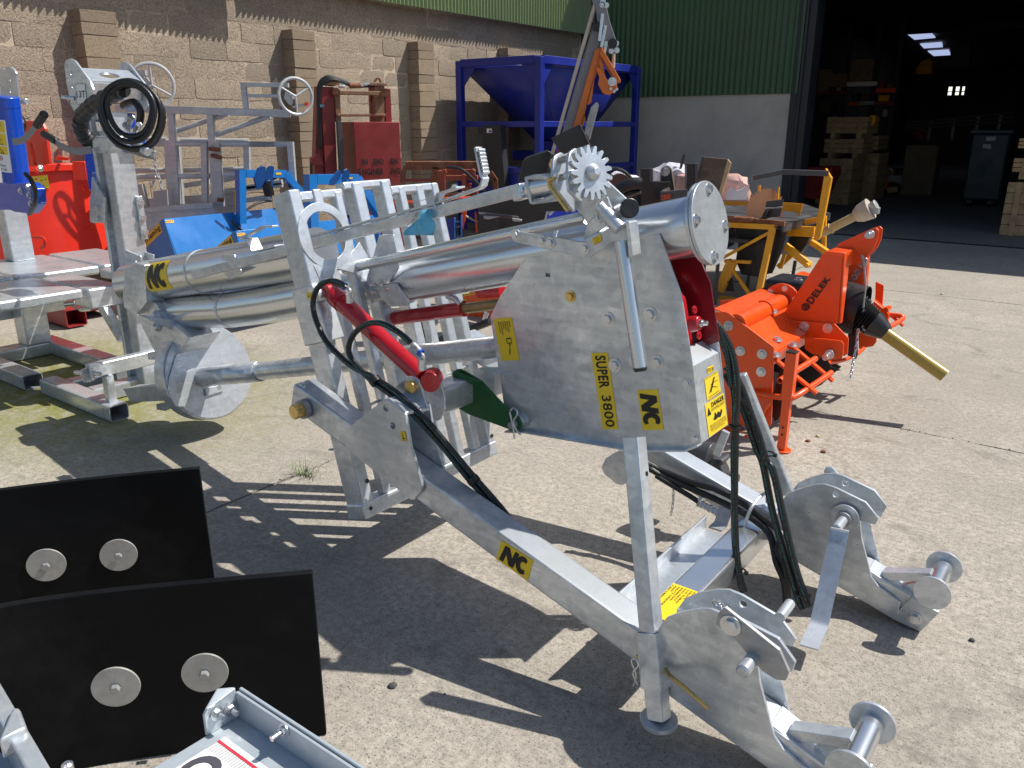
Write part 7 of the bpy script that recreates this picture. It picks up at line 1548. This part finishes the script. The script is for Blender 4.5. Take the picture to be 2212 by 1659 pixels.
for pts, m, y in (([(75, 400), (260, 430), (290, 740), (265, 820), (130, 800), (85, 690), (105, 560)], 'blackp', SY+.15), ([(245, 430), (500, 440), (465, 600), (380, 790), (330, 800), (265, 835), (240, 640)], 'blackp', SY+.12), ([(0, 400), (80, 410), (70, 560), (0, 600)], 'dark', SY+.2)): obj('dust_hopper', MB().plate(M0.ys('H', pts, y), (0, .012, 0)), m, sb, .004)
sbm((560, 395), (760, 355), y0=SY+.55, w=.05, h=.06); sbm((500, 445), (720, 455), y0=SY+.5, w=.10, h=.09, nm='cross_tube'); sbm((700, 490), (430, 740), y0=SY+.6, w=.05, h=.05, nm='leg'); sbm((800, 330), (795, 640), y0=SY+1.0, w=.04, h=.04, nm='leg'); sbm((690, 535), (820, 620), y0=SY+.8, w=.05, h=.08, nm='arm')
obj('lower_arm', MB().plate(M0.ys('H', [(465, 600), (490, 545), (560, 600), (685, 705), (690, 735), (670, 748), (640, 740)], SY+.3), (0, .05, 0)), 'yorange', sb, .004); q = M0.y('H', 662, 724, SY+.28); obj('arm_pin', MB().cyl((q.x, SY+.24, q.z), (q.x, SY+.36, q.z), .022, n=16), 'yorange', sb)
obj('rear_leg', MB().plate(M0.ys('H', [(465, 630), (490, 640), (455, 755), (428, 745)], SY+.35), (0, .03, 0)), 'yorange', sb)
obj('guard_mast', MB().plate(M0.ys('H', [(800, -20), (808, -55), (830, -15), (855, 25), (765, 500), (750, 525), (712, 525)], SY+.45), (0, .05, 0)), 'yorange', sb, .004)
m1, m2, m3 = M0.y('D', 15, 1432, SY+.2), M0.y('D', 255, 1383, SY+.35), M0.y('D', 632, 1395, SY+.47)
obj('guard_arm', MB().beam(m1, m2, .06, .045, Z_, .08), 'char', sb, .003); obj('guard_arm', MB().beam(m2, m3, .06, .05, Z_, .08), 'char', sb, .003)
bc = M0.y('H', 318, 285, SY+.45); br_ = (M0.y('H', 318, 98, SY+.45)-bc).length
sawdisc(bc, br_, 40, (.80, -.60, .0), 'saw', sb)
for pts, y in (([(-160, 168), (-120, 160), (240, 182), (245, 250), (-140, 238)], SY+.75), ([(430, 218), (628, 232), (600, 325), (588, 330), (585, 300), (420, 285)], SY+.60)): obj('fence_board', MB().plate(M0.ys('H', pts, y), (0, .012, 0)), 'yorange', sb, .002)
for x0, x1, y0, y1 in ((262, 285, 82, 185), (418, 436, 98, 195)): obj('guide_post', MB().plate(M0.ys('H', [(x0+6, y0), (x1, y0), (x1-10, y1), (x0-8, y1)], SY+.5), (0, .02, 0)), 'yorange', sb, .002)
obj('hinged_guard', MB().plate(M0.ys('H', [(332, 212), (470, 196), (442, 330), (310, 352)], SY+.12), (0, .01, 0)), 'char', sb, .002); obj('guard_rod', MB().cyl(M0.y('H', 325, 270, SY+.08), M0.y('H', 460, 258, SY+.1), .008, n=8), 'galvd', sb)
obj('guard_bracket', MB().plate(M0.ys('H', [(315, 290), (345, 285), (320, 380), (300, 400), (235, 395), (235, 360), (290, 345)], SY+.04), (0, .05, 0)), 'blackp', sb, .006)
obj('film_wrap', MB().plate(M0.ys('H', [(510, 500), (560, 490), (680, 500), (660, 560), (600, 640), (500, 560)], SY+.5), (0, .1, 0)), 'blackp', sb, .02)
obj('stand_post', MB().cyl(M0.y('H', 565, 690, SY+.7), M0.y('H', 535, 880, SY+.7), .018, n=12), 'blackp', sb)
p0, p1 = M0.y('H', 775, 470, SY+.75), M0.y('H', 1060, 325, SY+.75); pd2 = (p1-p0).normalized()
obj('shaft_guard', MB().cyl(p0, p1, .042, n=24), 'tan', sb); obj('shaft_cone', MB().cyl(p1-pd2*.02, p1+pd2*.03, .055, .085, 24).cyl(p1+pd2*.03, p1+pd2*.14, .085, .105, 24), 'ptob', sb, .004); obj('shaft_yoke', MB().cyl(p1+pd2*.14, p1+pd2*.20, .05, .06, 16).box(p1+pd2*.16+V((-.03, -.05, -.06)), p1+pd2*.2+V((.03, .03, -.02))), 'galvd', sb, .006)
obj('tie_cord', MB().ring(p0+pd2*.1, pd2, .05, .006, 16, 6), 'tan', sb)
# ------------------------------------------------------------------ black rubber scraper boards in the left foreground
def scraper(name, lab, path, h, th, washers, group=None):
    """a rubber sheet standing on edge along a gently curved path (world x, y)"""
    t = thing(name, lab, 'rubber board', WF, 'black rubber scraper boards')
    sp = spline([V((x, y, 0)) for x, y in path], 6); n_ = []
    for i in range(len(sp)):
        d = (sp[min(i+1, len(sp)-1)]-sp[max(i-1, 0)]).normalized(); n_.append(V((-d.y, d.x, 0)))
    if n_[0].y < 0: n_ = [-v for v in n_]
    mb = MB(); m = len(sp)
    vs = []
    for zz in (.004, h-.004, h):
        vs += [p+V((0, 0, zz)) for p in sp]
    for zz in (h, .004):
        vs += [p+n_[i]*th+V((0, 0, zz)) for i, p in enumerate(sp)]
    mb.add(vs, [(k*m+i, k*m+i+1, (k+1)*m+i+1, (k+1)*m+i) for k in range(4) for i in range(m-1)]+[tuple(k*m for k in range(5)), tuple(k*m+m-1 for k in range(4, -1, -1))])
    obj('rubber_sheet', mb, 'board', t, .002)
    for reg, x, y, r in washers:
        best = None
        for i in range(m-1):
            d = (sp[i+1]-sp[i]).normalized(); nn = V((-d.y, d.x, 0)); p = WF.pl(reg, x, y, sp[i], nn); u = (p-sp[i]).dot(d)/(sp[i+1]-sp[i]).length
            if -.01 <= u <= 1.01: best = (p, -nn if nn.y > 0 else nn)
        p, nn = best
        w_ = obj('washer_plate', MB().disc(p+nn*.001, nn, r, .006, 44), 'galvm', t, .001)
        obj('bolt', MB().bolt(p+nn*.007, nn, .013, False, 1.0), 'galvd', w_)
    return t
G['galvm'] = mat('dull_zinc_disc', (.42, .415, .40), .5, .35, .12, 18, dirt=(.28, .27, .26), damt=.5, dscale=30)
scraper('rubber_board', 'front black rubber scraper board with two large round zinc washers', [(-.527, 1.853), (-.79, 1.808), (-1.05, 1.757), (-1.255, 1.695), (-1.5, 1.58), (-1.75, 1.42)], .525, .022, [('I', 607, 1230, .060), ('I', 1071, 1157, .060)])
scraper('rubber_board', 'rear black rubber scraper board, partly hidden behind the front board', [(-1.076, 2.529), (-1.36, 2.455), (-1.66, 2.355), (-2.0, 2.2)], .525, .022, [('I', 243, 597, .060), ('I', 620, 545, .060)])
# galvanised yard scraper body nearest the camera
fg = thing('yard_scraper', 'galvanised yard scraper frame with white red striped sticker at bottom left edge', 'yard scraper', WF)
ZP = .47
def fz(x, y, z=ZP, reg='V'): return WF.z(reg, x, y, z)
A, B = fz(640, 640), fz(2300, 1760); C_, D_ = fz(-800, 1500), fz(250, 830)
obj('top_plate', MB().plate([fz(620, 620), fz(2300, 1790), fz(1500, 2500), fz(-900, 1560)], (0, 0, -.006)), 'galvb', fg, .002) if False else None
G['galvb'] = galv('bluish_galvanised', (.36, .41, .45), (.52, .57, .61), .42, .35)
obj('top_plate', MB().plate([fz(620, 620), fz(2300, 1790), fz(1500, 2600), fz(-900, 1540)], (0, 0, -.006)), 'galvb', fg, .002)
a, b = fz(600, 640), fz(2300, 1810); dv = (b-a).normalized(); nv = V((-dv.y, dv.x, 0)); nv = nv if nv.y > 0 else -nv
fh = .062
for k, (o_, hh) in enumerate(((0, fh), (.009, fh+.004))):
    P0, P1 = a+nv*o_, b+nv*o_
    obj('upstand', MB().hexa([P0, P1, P1+nv*.007, P0+nv*.007], [p+V((0, 0, hh)) for p in (P0, P1, P1+nv*.007, P0+nv*.007)]), 'galvb', fg, .0015)
lug = [fz(610, 640), fz(230, 870), fz(230, 870)+V((0, 0, .05)), fz(230, 870)+V((.008, 0, .066)), fz(610, 640)+V((-.03, -.012, .078)), fz(610, 640)+V((0, 0, .072))]
obj('end_lug', MB().plate(lug, dv*-.007), 'galvb', fg, .002)
ln = dv
for x, y in ((345, 600), (500, 545)):
    p = WF.pl('V', x, y, fz(610, 640), dv); mb = MB(); mb.bolt(p, dv, .010, True, .7); mb.cyl(p+dv*.012, p+dv*.026, .006, n=10); obj('bolt', mb, 'bolt', fg)
p = WF.pl('V', 1150, 790, a, nv); mb = MB(); mb.bolt(p-nv*.001, -nv, .010, True, .7); mb.cyl(p-nv*.012, p-nv*.032, .006, n=10); obj('bolt', mb, 'bolt', fg)
obj('weld_spot', MB().cyl(fz(690, 600), fz(690, 600)+V((0, 0, .008)), .013, .009, 12), 'galvb', fg, .003)
zs = ZP+.0006
q = [fz(-500, 1500, zs), fz(440, 880, zs)]; u_ = dv
Q0 = fz(440, 880, zs); across = (fz(-500, 1480, zs)-Q0)
sq = [Q0+across, Q0+across+dv*.5, Q0+dv*.5, Q0]
stk = label(fg, [Q0+across, Q0+across+dv*.6, Q0+dv*.6, Q0], Z_, 'white', [('#', [(0, .905), (1, .905), (1, .93), (0, .93)], 'redp'), ('#', [(.0, .77), (1, .77), (1, .90), (0, .90)], 'greyp2')] if False else [('#', [(0, .895), (1, .895), (1, .93), (0, .93)], 'redp')]+[('#', [(i*.012, .76), (i*.012+.005, .76), (i*.012+.005, .888), (i*.012, .888)], 'greyp') for i in range(60)], lift=.001)
c = fz(215, 1245, zs+.003); vs, fs = text_mesh('O', .03)
ax = (fz(330, 1150, zs)-fz(60, 1290, zs)); 
mb = MB(); ex_ = ax.normalized(); ey_ = V((-ex_.y, ex_.x, 0)); O0 = fz(20, 1420, zs+.003)
mb.add([fz(-40, 1560, zs+.003)+ex_*(.085*x_)+ey_*(.075*y_) for x_, y_ in vs], fs); obj('lettering', mb, 'shadeink', stk) if 'shadeink' in G else obj('lettering', mb, mat('dark_grey_print', (.07, .065, .08), .5), stk)
# galvanised arm at the left edge
f2 = thing('scraper_arm', 'galvanised scraper arm edge with a welded block in the bottom left corner', 'scraper arm', WF)
def uz(x, y, z=.5): return WF.z('U', x, y, z)
e0, e1 = uz(-60, 210), uz(1000, 2000); dv2 = (e1-e0).normalized(); nv2 = V((dv2.y, -dv2.x, 0)); nv2 = nv2 if nv2.x < 0 else -nv2
obj('edge_bar', MB().hexa([e0, e1, e1+nv2*.034, e0+nv2*.034], [p+V((0, 0, -.10)) for p in (e0, e1, e1+nv2*.034, e0+nv2*.034)]), 'galv', f2, .004)
obj('web_plate', MB().hexa([uz(-400, 1100, .40), uz(900, 2100, .40), uz(-100, 2600, .40), uz(-900, 1500, .40)], [uz(-400, 1100, .39), uz(900, 2100, .39), uz(-100, 2600, .39), uz(-900, 1500, .39)]), 'galvb', f2)
obj('weld_block', MB().hexa([uz(185, 700, .515), uz(305, 690, .515), uz(425, 1010, .515), uz(-40, 1230, .515)], [p+V((0, 0, -.05)) for p in (uz(185, 700, .515), uz(305, 690, .515), uz(425, 1010, .515), uz(-40, 1230, .515))]), 'galv', f2, .008)
p = uz(1055, 1600, .44); obj('bolt', MB().cyl(p+V((0, 0, -.05)), p, .011, n=14).cyl(p, p+V((0, 0, .004)), .011, .006, 14), 'bolt', f2)
obj('frame_post', MB().box(uz(-500, 1200, .39)+V((-.03, -.03, 0)), V((uz(-500, 1200, .39).x+.03, uz(-500, 1200, .39).y+.03, .0))), 'galv', f2)
obj('frame_post', MB().box(fz(-300, 1500)+V((-.03, -.03, -.006)), V((fz(-300, 1500).x+.03, fz(-300, 1500).y+.03, .0))), 'galv', fg)
# ------------------------------------------------------------------ things inside the workshop
def planks(t, x0, x1, y0, y1, z0, z1, n, m='wood', th=.02):
    h = (z1-z0)/n
    for i in range(n):
        obj('plank', MB().box((x0, y0, z0+i*h+.006), (x1, y0+th, z0+(i+1)*h-.006)), m, t); obj('plank', MB().box((x1-th, y0+th, z0+i*h+.006), (x1, y1, z0+(i+1)*h-.006)), m, t)
    obj('inner_box', MB().box((x0+.01, y0+th, z0+.01), (x1-th, y1-.01, z1-.02)), 'dwood', t)
def crate(lab, x0, x1, y0, z0, z1, dep, n=3, feet=True):
    t = thing('wooden_crate', lab, 'crate', M0, 'wooden crates inside the workshop'); f = .1 if feet else 0
    planks(t, x0, x1, y0, y0+dep, z0+f, z1, n)
    for x in (x0+.12, x1-.2): obj('batten', MB().box((x, y0-.02, z0+f), (x+.08, y0, z1)), 'wood', t)
    if feet:
        for x in (x0+.1, x1-.2): obj('foot_block', MB().box((x, y0, z0), (x+.1, y0+dep, z0+.1)), 'wood', t)
    return t
KY = 16.2
def kd(x, y, k=KY): return M0.y('D', x, y, k)
zb0 = .005
h1 = kd(660, 1272).z; h2 = kd(605, 1115).z; h3 = kd(625, 940).z
crate('bottom wooden crate of the stack just inside the workshop door', kd(560, 1300).x, kd(830, 1285).x, KY, zb0, h1, 1.0, 4, False)
crate('middle wooden crate of the stack just inside the workshop door', kd(603, 1115).x, kd(918, 1110).x, KY, h1+.005, h2, .9)
crate('topmost wooden crate of the stack just inside the workshop door', kd(625, 940).x, kd(955, 935).x, KY, h2+.005, h3, .9)
crate('wooden crate behind the middle one of the door stack', kd(900, 1100, KY+1.4).x, kd(1038, 1085, KY+1.4).x, KY+1.4, kd(900, 1205, KY+1.4).z, kd(900, 1090, KY+1.4).z, .9, 3, False)
crate('wooden crate behind the bottom one of the door stack', kd(900, 1240, KY+1.4).x, kd(1042, 1240, KY+1.4).x, KY+1.4, zb0, kd(900, 1230, KY+1.4).z, .9, 4, False)
RYy = 12.6
rxx = M0.y('D', 2140, 1200, RYy).x
for i, (lab, ya, yb) in enumerate((('bottom pale wooden crate at the right edge of the doorway', 1780, 1465), ('middle pale wooden crate at the right edge of the doorway', 1440, 1270), ('upper pale wooden crate at the right edge of the doorway', 1250, 1110))):
    za, zb2 = (zb0 if i == 0 else M0.y('D', 2150, ya, RYy).z), M0.y('D', 2150, yb, RYy).z
    crate(lab, M0.y('D', 2110+i*12, 1300, RYy).x, M0.y('D', 2110+i*12, 1300, RYy).x+1.2, RYy, za, zb2, 1.0, 5 if i == 0 else 3, i > 0)
rw = MB().plate([M0.y('D', *p, 13.6) for p in ((395, 1345), (655, 1340), (660, 1400), (560, 1600), (480, 1605), (400, 1580))], (0, .6, 0)); place('red_machine', rw, 'dred', M0, 'dark red wedge shaped machine just inside the door jamb', 'machine', bevel=.01)
om2 = thing('ride_mower', 'small orange and red mower parked on the workshop floor', 'mower', M0)
MYy = M0.z('D', 1000, 1560, .003).y
def mp2(nm, pts, k, th, m): return obj(nm, MB().plate([M0.y('D', *p, MYy+k) for p in pts], (0, th, 0)), m, om2, .02)
mp2('deck', [(975, 1475), (1120, 1465), (1090, 1510), (1060, 1545), (980, 1540)], 0, .7, 'orange'); mp2('body', [(945, 1410), (1080, 1405), (1085, 1470), (950, 1475)], .2, .4, 'orange'); mp2('side_board', [(1085, 1510), (1180, 1500), (1185, 1545), (1100, 1555)], .1, .5, 'wood'); mp2('mudguard', [(900, 1475), (980, 1465), (980, 1500), (905, 1505)], .1, .4, 'dred')
for x in (870, 1160): c = M0.y('D', x, 1535, MYy+.2); obj('wheel', MB().cyl((c.x, c.y, .14), (c.x, c.y+.12, .14), .14, n=20), 'black', om2, .02)
obj('engine', MB().plate([M0.y('D', *p, MYy+.1) for p in ((980, 1420), (1040, 1415), (1040, 1450), (975, 1455))], (0, .2, 0)), 'galv', om2, .02)
tr = thing('metal_trolley', 'grey tray trolley loaded with brass and yellow parts behind the mower', 'trolley', M0)
def tp3(nm, pts, k, th, m): return obj(nm, MB().plate([M0.y('D', *p, MYy+.9+k) for p in pts], (0, th, 0)), m, tr, .01)
tp3('tray', [(1080, 1410), (1320, 1410), (1300, 1500), (1090, 1500)], 0, .8, 'galvd'); tp3('brass_part', [(1085, 1375), (1110, 1355), (1150, 1370), (1150, 1410), (1090, 1410)], .1, .2, 'gold'); tp3('yellow_part', [(1270, 1320), (1340, 1315), (1335, 1355), (1280, 1350)], .2, .2, 'yorange'); tp3('black_part', [(1150, 1345), (1300, 1350), (1300, 1410), (1150, 1410)], .2, .3, 'blackp')
for x in (1100, 1280): c = M0.y('D', x, 1500, MYy+1.2); obj('leg', MB().box((c.x-.04, c.y, 0), (c.x+.04, c.y+.08, c.z)), 'galvd', tr)
bn = thing('plastic_bin', 'large dark blue grey bin with white notices at the back of the workshop', 'bin', M0)
BYy = 17.5
bq = [M0.y('D', *p, BYy) for p in ((1790, 1075), (2100, 1065), (2085, 1440), (1800, 1440))]
obj('bin_body', MB().box((bq[0].x, BYy, .15), (bq[1].x, BYy+1.2, bq[0].z)), 'bin', bn, .04); obj('lid', MB().box((bq[0].x-.05, BYy-.04, bq[0].z), (bq[1].x+.05, BYy+1.25, bq[0].z+.08)), 'bin', bn, .02)
label(bn, [M0.y('D', *p, BYy-.001) for p in ((1900, 1135), (1975, 1130), (1978, 1098), (1900, 1100))], (0, -1, 0), 'greyp', []); label(bn, [M0.y('D', *p, BYy-.001) for p in ((1870, 1190), (1940, 1198), (1935, 1160), (1875, 1158))], (0, -1, 0), 'greyp', [])
for x in (bq[0].x+.1, bq[1].x-.2): obj('bin_wheel', MB().cyl((x, BYy+.1, .09), (x+.1, BYy+.1, .09), .09, n=16), 'black', bn)
rk = thing('pallet_rack', 'tall pallet racking with orange beams along the dark workshop wall', 'racking', M0)
KR = 20.
def rd(x, y): return M0.y('D', x, y, KR)
for x, yt in ((795, 350), (1025, 420), (1180, 600)): p = rd(x, yt); obj('rack_upright', MB().box((p.x-.05, KR, 0), (p.x+.05, KR+.1, max(p.z, 4))), 'dark', rk)
for x0, x1, y0, y1, m in ((785, 1020, 662, 690, 'white'), (1015, 1175, 712, 742, 'orange'), (800, 880, 820, 848, 'orange'), (875, 1000, 815, 842, 'galvd'), (1000, 1145, 818, 845, 'dred'), (545, 780, 735, 755, 'dred')):
    a, b = rd(x0, y0), rd(x1, y1); obj('rack_beam', MB().box((a.x, KR-.05, b.z), (b.x, KR+.05, a.z)), m, rk)
for x0, x1, y0, y1, m in ((650, 770, 600, 700, 'card'), (870, 930, 565, 620, 'white'), (560, 640, 560, 730, 'card'), (820, 980, 480, 655, 'card')):
    a, b = rd(x0, y0), rd(x1, y1); place('stored_box', MB().box((a.x, KR-.02, b.z), (b.x, KR+.6, a.z)), m, M0, 'dim %s box on the workshop racking %s' % ('white' if m == 'white' else 'brown', {650: 'left of the white beam', 870: 'above the white beam, pale and small', 560: 'furthest left', 820: 'behind the small white one'}[x0]), 'box')
bx_ = random.Random(5); n_ = 0
for (xa, xb, yb, hh, m, w1, w2) in ((560, 640, 730, 60, 'card', 'brown', 'lowest left of the rack upright'), (690, 770, 735, 45, 'greyp', 'grey', 'on the dim red rack beam'), (1030, 1080, 712, 60, 'dred', 'red', 'on the orange rack beam, left'), (1095, 1165, 712, 45, 'card', 'brown', 'on the orange rack beam, right'), (810, 860, 815, 70, 'bin', 'blue grey', 'above the lower rack beam, left'), (890, 980, 812, 55, 'dwood', 'dark wooden', 'above the lower rack beam, middle'), (1030, 1120, 815, 50, 'yorange', 'amber', 'above the lower rack beam, right'), (560, 650, 900, 90, 'dwood', 'dark wooden', 'beside the topmost crate, left'), (1060, 1110, 940, 60, 'galvd', 'grey metal', 'beside the yellow bracket'), (1240, 1520, 1300, 130, 'card', 'wide brown', 'low at the back of the workshop floor')):
    a, b = M0.y('D', xa, yb, 20.1), M0.y('D', xb, yb-hh, 20.1); place('stored_box', MB().box((a.x, 20.1, a.z if yb < 1290 else 0), (b.x, 20.7, b.z)), m, M0, 'dim %s box %s' % (w1, w2), 'box', bevel=.01)
for (pts, m, lab) in (([(1310, 1060), (1360, 1035), (1430, 1060), (1430, 1120), (1320, 1125)], 'dred', 'dim red machine cowl far back in the workshop'), ([(1330, 560), (1370, 500), (1440, 470), (1465, 490), (1460, 590), (1340, 600)], 'yorange', 'dim amber shape hanging high at the back of the workshop'), ([(1610, 380), (1780, 350), (1770, 540), (1610, 545)], 'bin', 'dim grey cabinet panel high on the back wall of the workshop')):
    place('stored_machine', MB().plate([M0.y('D', *p, 24.) for p in pts], (0, .4, 0)), m, M0, lab, 'machine', bevel=.02)
yl = MB().plate([kd(*p, KY+.3) for p in ((950, 945), (975, 925), (1008, 930), (1005, 985), (965, 1025), (950, 1020))], (0, .2, 0)); place('yellow_bracket', yl, 'yorange', M0, 'amber yellow machine bracket beside the topmost crate', 'bracket')
st2 = thing('steel_gate_stack', 'dim stack of galvanised gates lying across the back of the workshop', 'gates', M0)
for y0, y1 in ((985, 905), (1035, 975), (1010, 940)): a, b = M0.y('D', 1260, y0, 19.), M0.y('D', 2130, y1, 19.); obj('gate_rail', MB().cyl(a, b, .02, n=8), 'char', st2)
for x in (1450, 1640, 1830, 2010): a = M0.y('D', x, 1020-(x-1260)*.06, 19.); obj('gate_post', MB().box((a.x-.03, 19., a.z-.35), (a.x+.03, 19.06, a.z+.12)), 'char', st2)
# ------------------------------------------------------------------ small things on the ground
pt = thing('shaft_coupling', 'dark grey cast shaft coupling lying behind the rear drawbar arm', 'coupling', M0)
def pq(x, y, k): return M0.y('A2', x, y, k)
obj('guard_body', MB().cyl(pq(960, 270, .80), pq(1230, 360, .80), .05, .065, 20), 'char', pt, .004); obj('yoke', MB().plate([pq(*p, .76) for p in ((1165, 440), (1240, 370), (1350, 385), (1360, 420), (1290, 500), (1200, 500))], (0, .08, 0)), 'char', pt, .01); obj('yoke', MB().cyl(pq(1290, 500, .8), pq(1390, 480, .8), .035, n=14), 'char', pt, .006); obj('shaft', MB().cyl(pq(1330, 560, .80), pq(1520, 620, .80), .03, n=14), 'char', pt, .004); obj('grease_nipple', MB().cyl(pq(1280, 440, .755), pq(1280, 440, .735), .012, n=8), 'ink', pt)
obj('bracing', MB().plate([pq(*p, .86) for p in ((900, 290), (1000, 240), (1250, 260), (1160, 440), (1000, 400))], (0, .05, 0)), 'char', pt, .01)
hc_ = place('safety_chain', MB().cyl(yp('A2', 810, 700, .52), yp('A2', 812, 735, .52), .004, n=8), 'bolt', M0, 'fine steel chain hanging below the rear drawbar arm', 'chain')
c0_, c1_ = yp('A2', 812, 735, .52), yp('A2', 782, 995, .52)
chain(hc_, [c0_, (c0_+c1_)/2+V((.004, 0, 0)), c1_], .012, .0022)
for o in list(hc_.children): o.location = o.location
gt = MB(); rg2 = random.Random(11); gc = M0.z('O', 960, 1105, 0)
for i in range(70):
    a = rg2.uniform(0, 6.283); r_ = abs(rg2.gauss(0, .035)); b0 = gc+V((r_*math.cos(a)*1.6, r_*math.sin(a)*.7, -.01)); L_ = rg2.uniform(.04, .105); a2 = a+rg2.uniform(-.6, .6); bend = rg2.uniform(.15, .9); wv = V((-math.sin(a2), math.cos(a2), 0))*.0022
    pts = []
    for k in range(4):
        t = k/3; pts.append(b0+V((math.cos(a2), math.sin(a2), 0))*L_*bend*t*t+V((0, 0, L_*t*(1-.35*bend*t))))
    vs = []
    for k, p in enumerate(pts): vs += [p-wv*(1-k/3.2), p+wv*(1-k/3.2)]
    gt.add(vs, [(0, 1, 3, 2), (2, 3, 5, 4), (4, 5, 7, 6)])
go = obj('grass_tuft', gt, 'grass'); go.location = M0.o; go.rotation_euler = (0, 0, M0.yaw); tag(go, 'small green grass tuft growing from the concrete joint near the mast foot', 'grass'); go['kind'] = 'stuff'
def pebble(reg, x, y, s, m, nm, lab, cat, k=1):
    r_ = random.Random(k); c = WF.z(reg, x, y, 0); bm = bmesh.new(); bmesh.ops.create_icosphere(bm, subdivisions=2, radius=1); mb = MB()
    mb.add([c+V((v.co.x*s*r_.uniform(.8, 1.15), v.co.y*s*r_.uniform(.75, 1.1), max(0, (v.co.z+.35)*s*.8*r_.uniform(.8, 1.1)))) for v in bm.verts], [tuple(v.index for v in f.verts) for f in bm.faces]); bm.free()
    return place(nm, mb, m, WF, lab, cat)
pebble('N', 450, 1265, .014, 'stone', 'pebble', 'dark pebble lying alone on sunlit concrete left of the bar shadow', 'pebble', 4)
pebble('N', 700, 1303, .004, 'stone', 'pebble', 'tiny dark grit speck right of the larger dark pebble', 'pebble', 5)
pebble('X', 1440, 1375, .012, 'tan', 'dead_leaf', 'curled pale dead leaf beside the orange jack foot shadow', 'leaf', 6)
pebble('X', 1330, 1428, .014, 'rust', 'dead_leaf', 'brown crumpled leaf right of the orange jack foot', 'leaf', 7); pebble('X', 1500, 1548, .015, 'rust', 'dead_leaf', 'brown dry leaf clump nearest the camera past the orange jack', 'leaf', 8)
pebble('L', 2190, 1300, .010, 'stone', 'pebble', 'small dark pebble at right beyond the rear hitch pin', 'pebble', 9); pebble('H', 1745, 962, .016, 'tan', 'dead_leaf', 'pale leaf lying on the cracked joint to the right', 'leaf', 10)
# loose grit and weeds in the joints
gm = MB(); r3 = random.Random(21)
for (x0, y0, x1, y1, n) in ((-.55, -1.6, -.55, 2.6, 160), (-.5, 2.6, 8, 2.6, 200), (1.2, 6.85, 6, 6.85, 160), (-4, 6.85, 1, 6.85, 60)):
    for i in range(n):
        t = r3.random(); c = V((x0+(x1-x0)*t+r3.gauss(0, .012), y0+(y1-y0)*t+r3.gauss(0, .012), 0)); s = r3.uniform(.002, .007)
        gm.add([c+V((s, 0, 0)), c+V((-s*.6, s*.8, 0)), c+V((-s*.5, -s*.8, 0)), c+V((0, 0, s*.9))], [(0, 1, 3), (1, 2, 3), (2, 0, 3)])
o = obj('joint_grit', gm, 'stone'); o.location = M0.o; o.rotation_euler = (0, 0, M0.yaw); o['kind'] = 'stuff'; tag(o, 'loose grit gathered along the joints of the concrete slabs', 'grit')
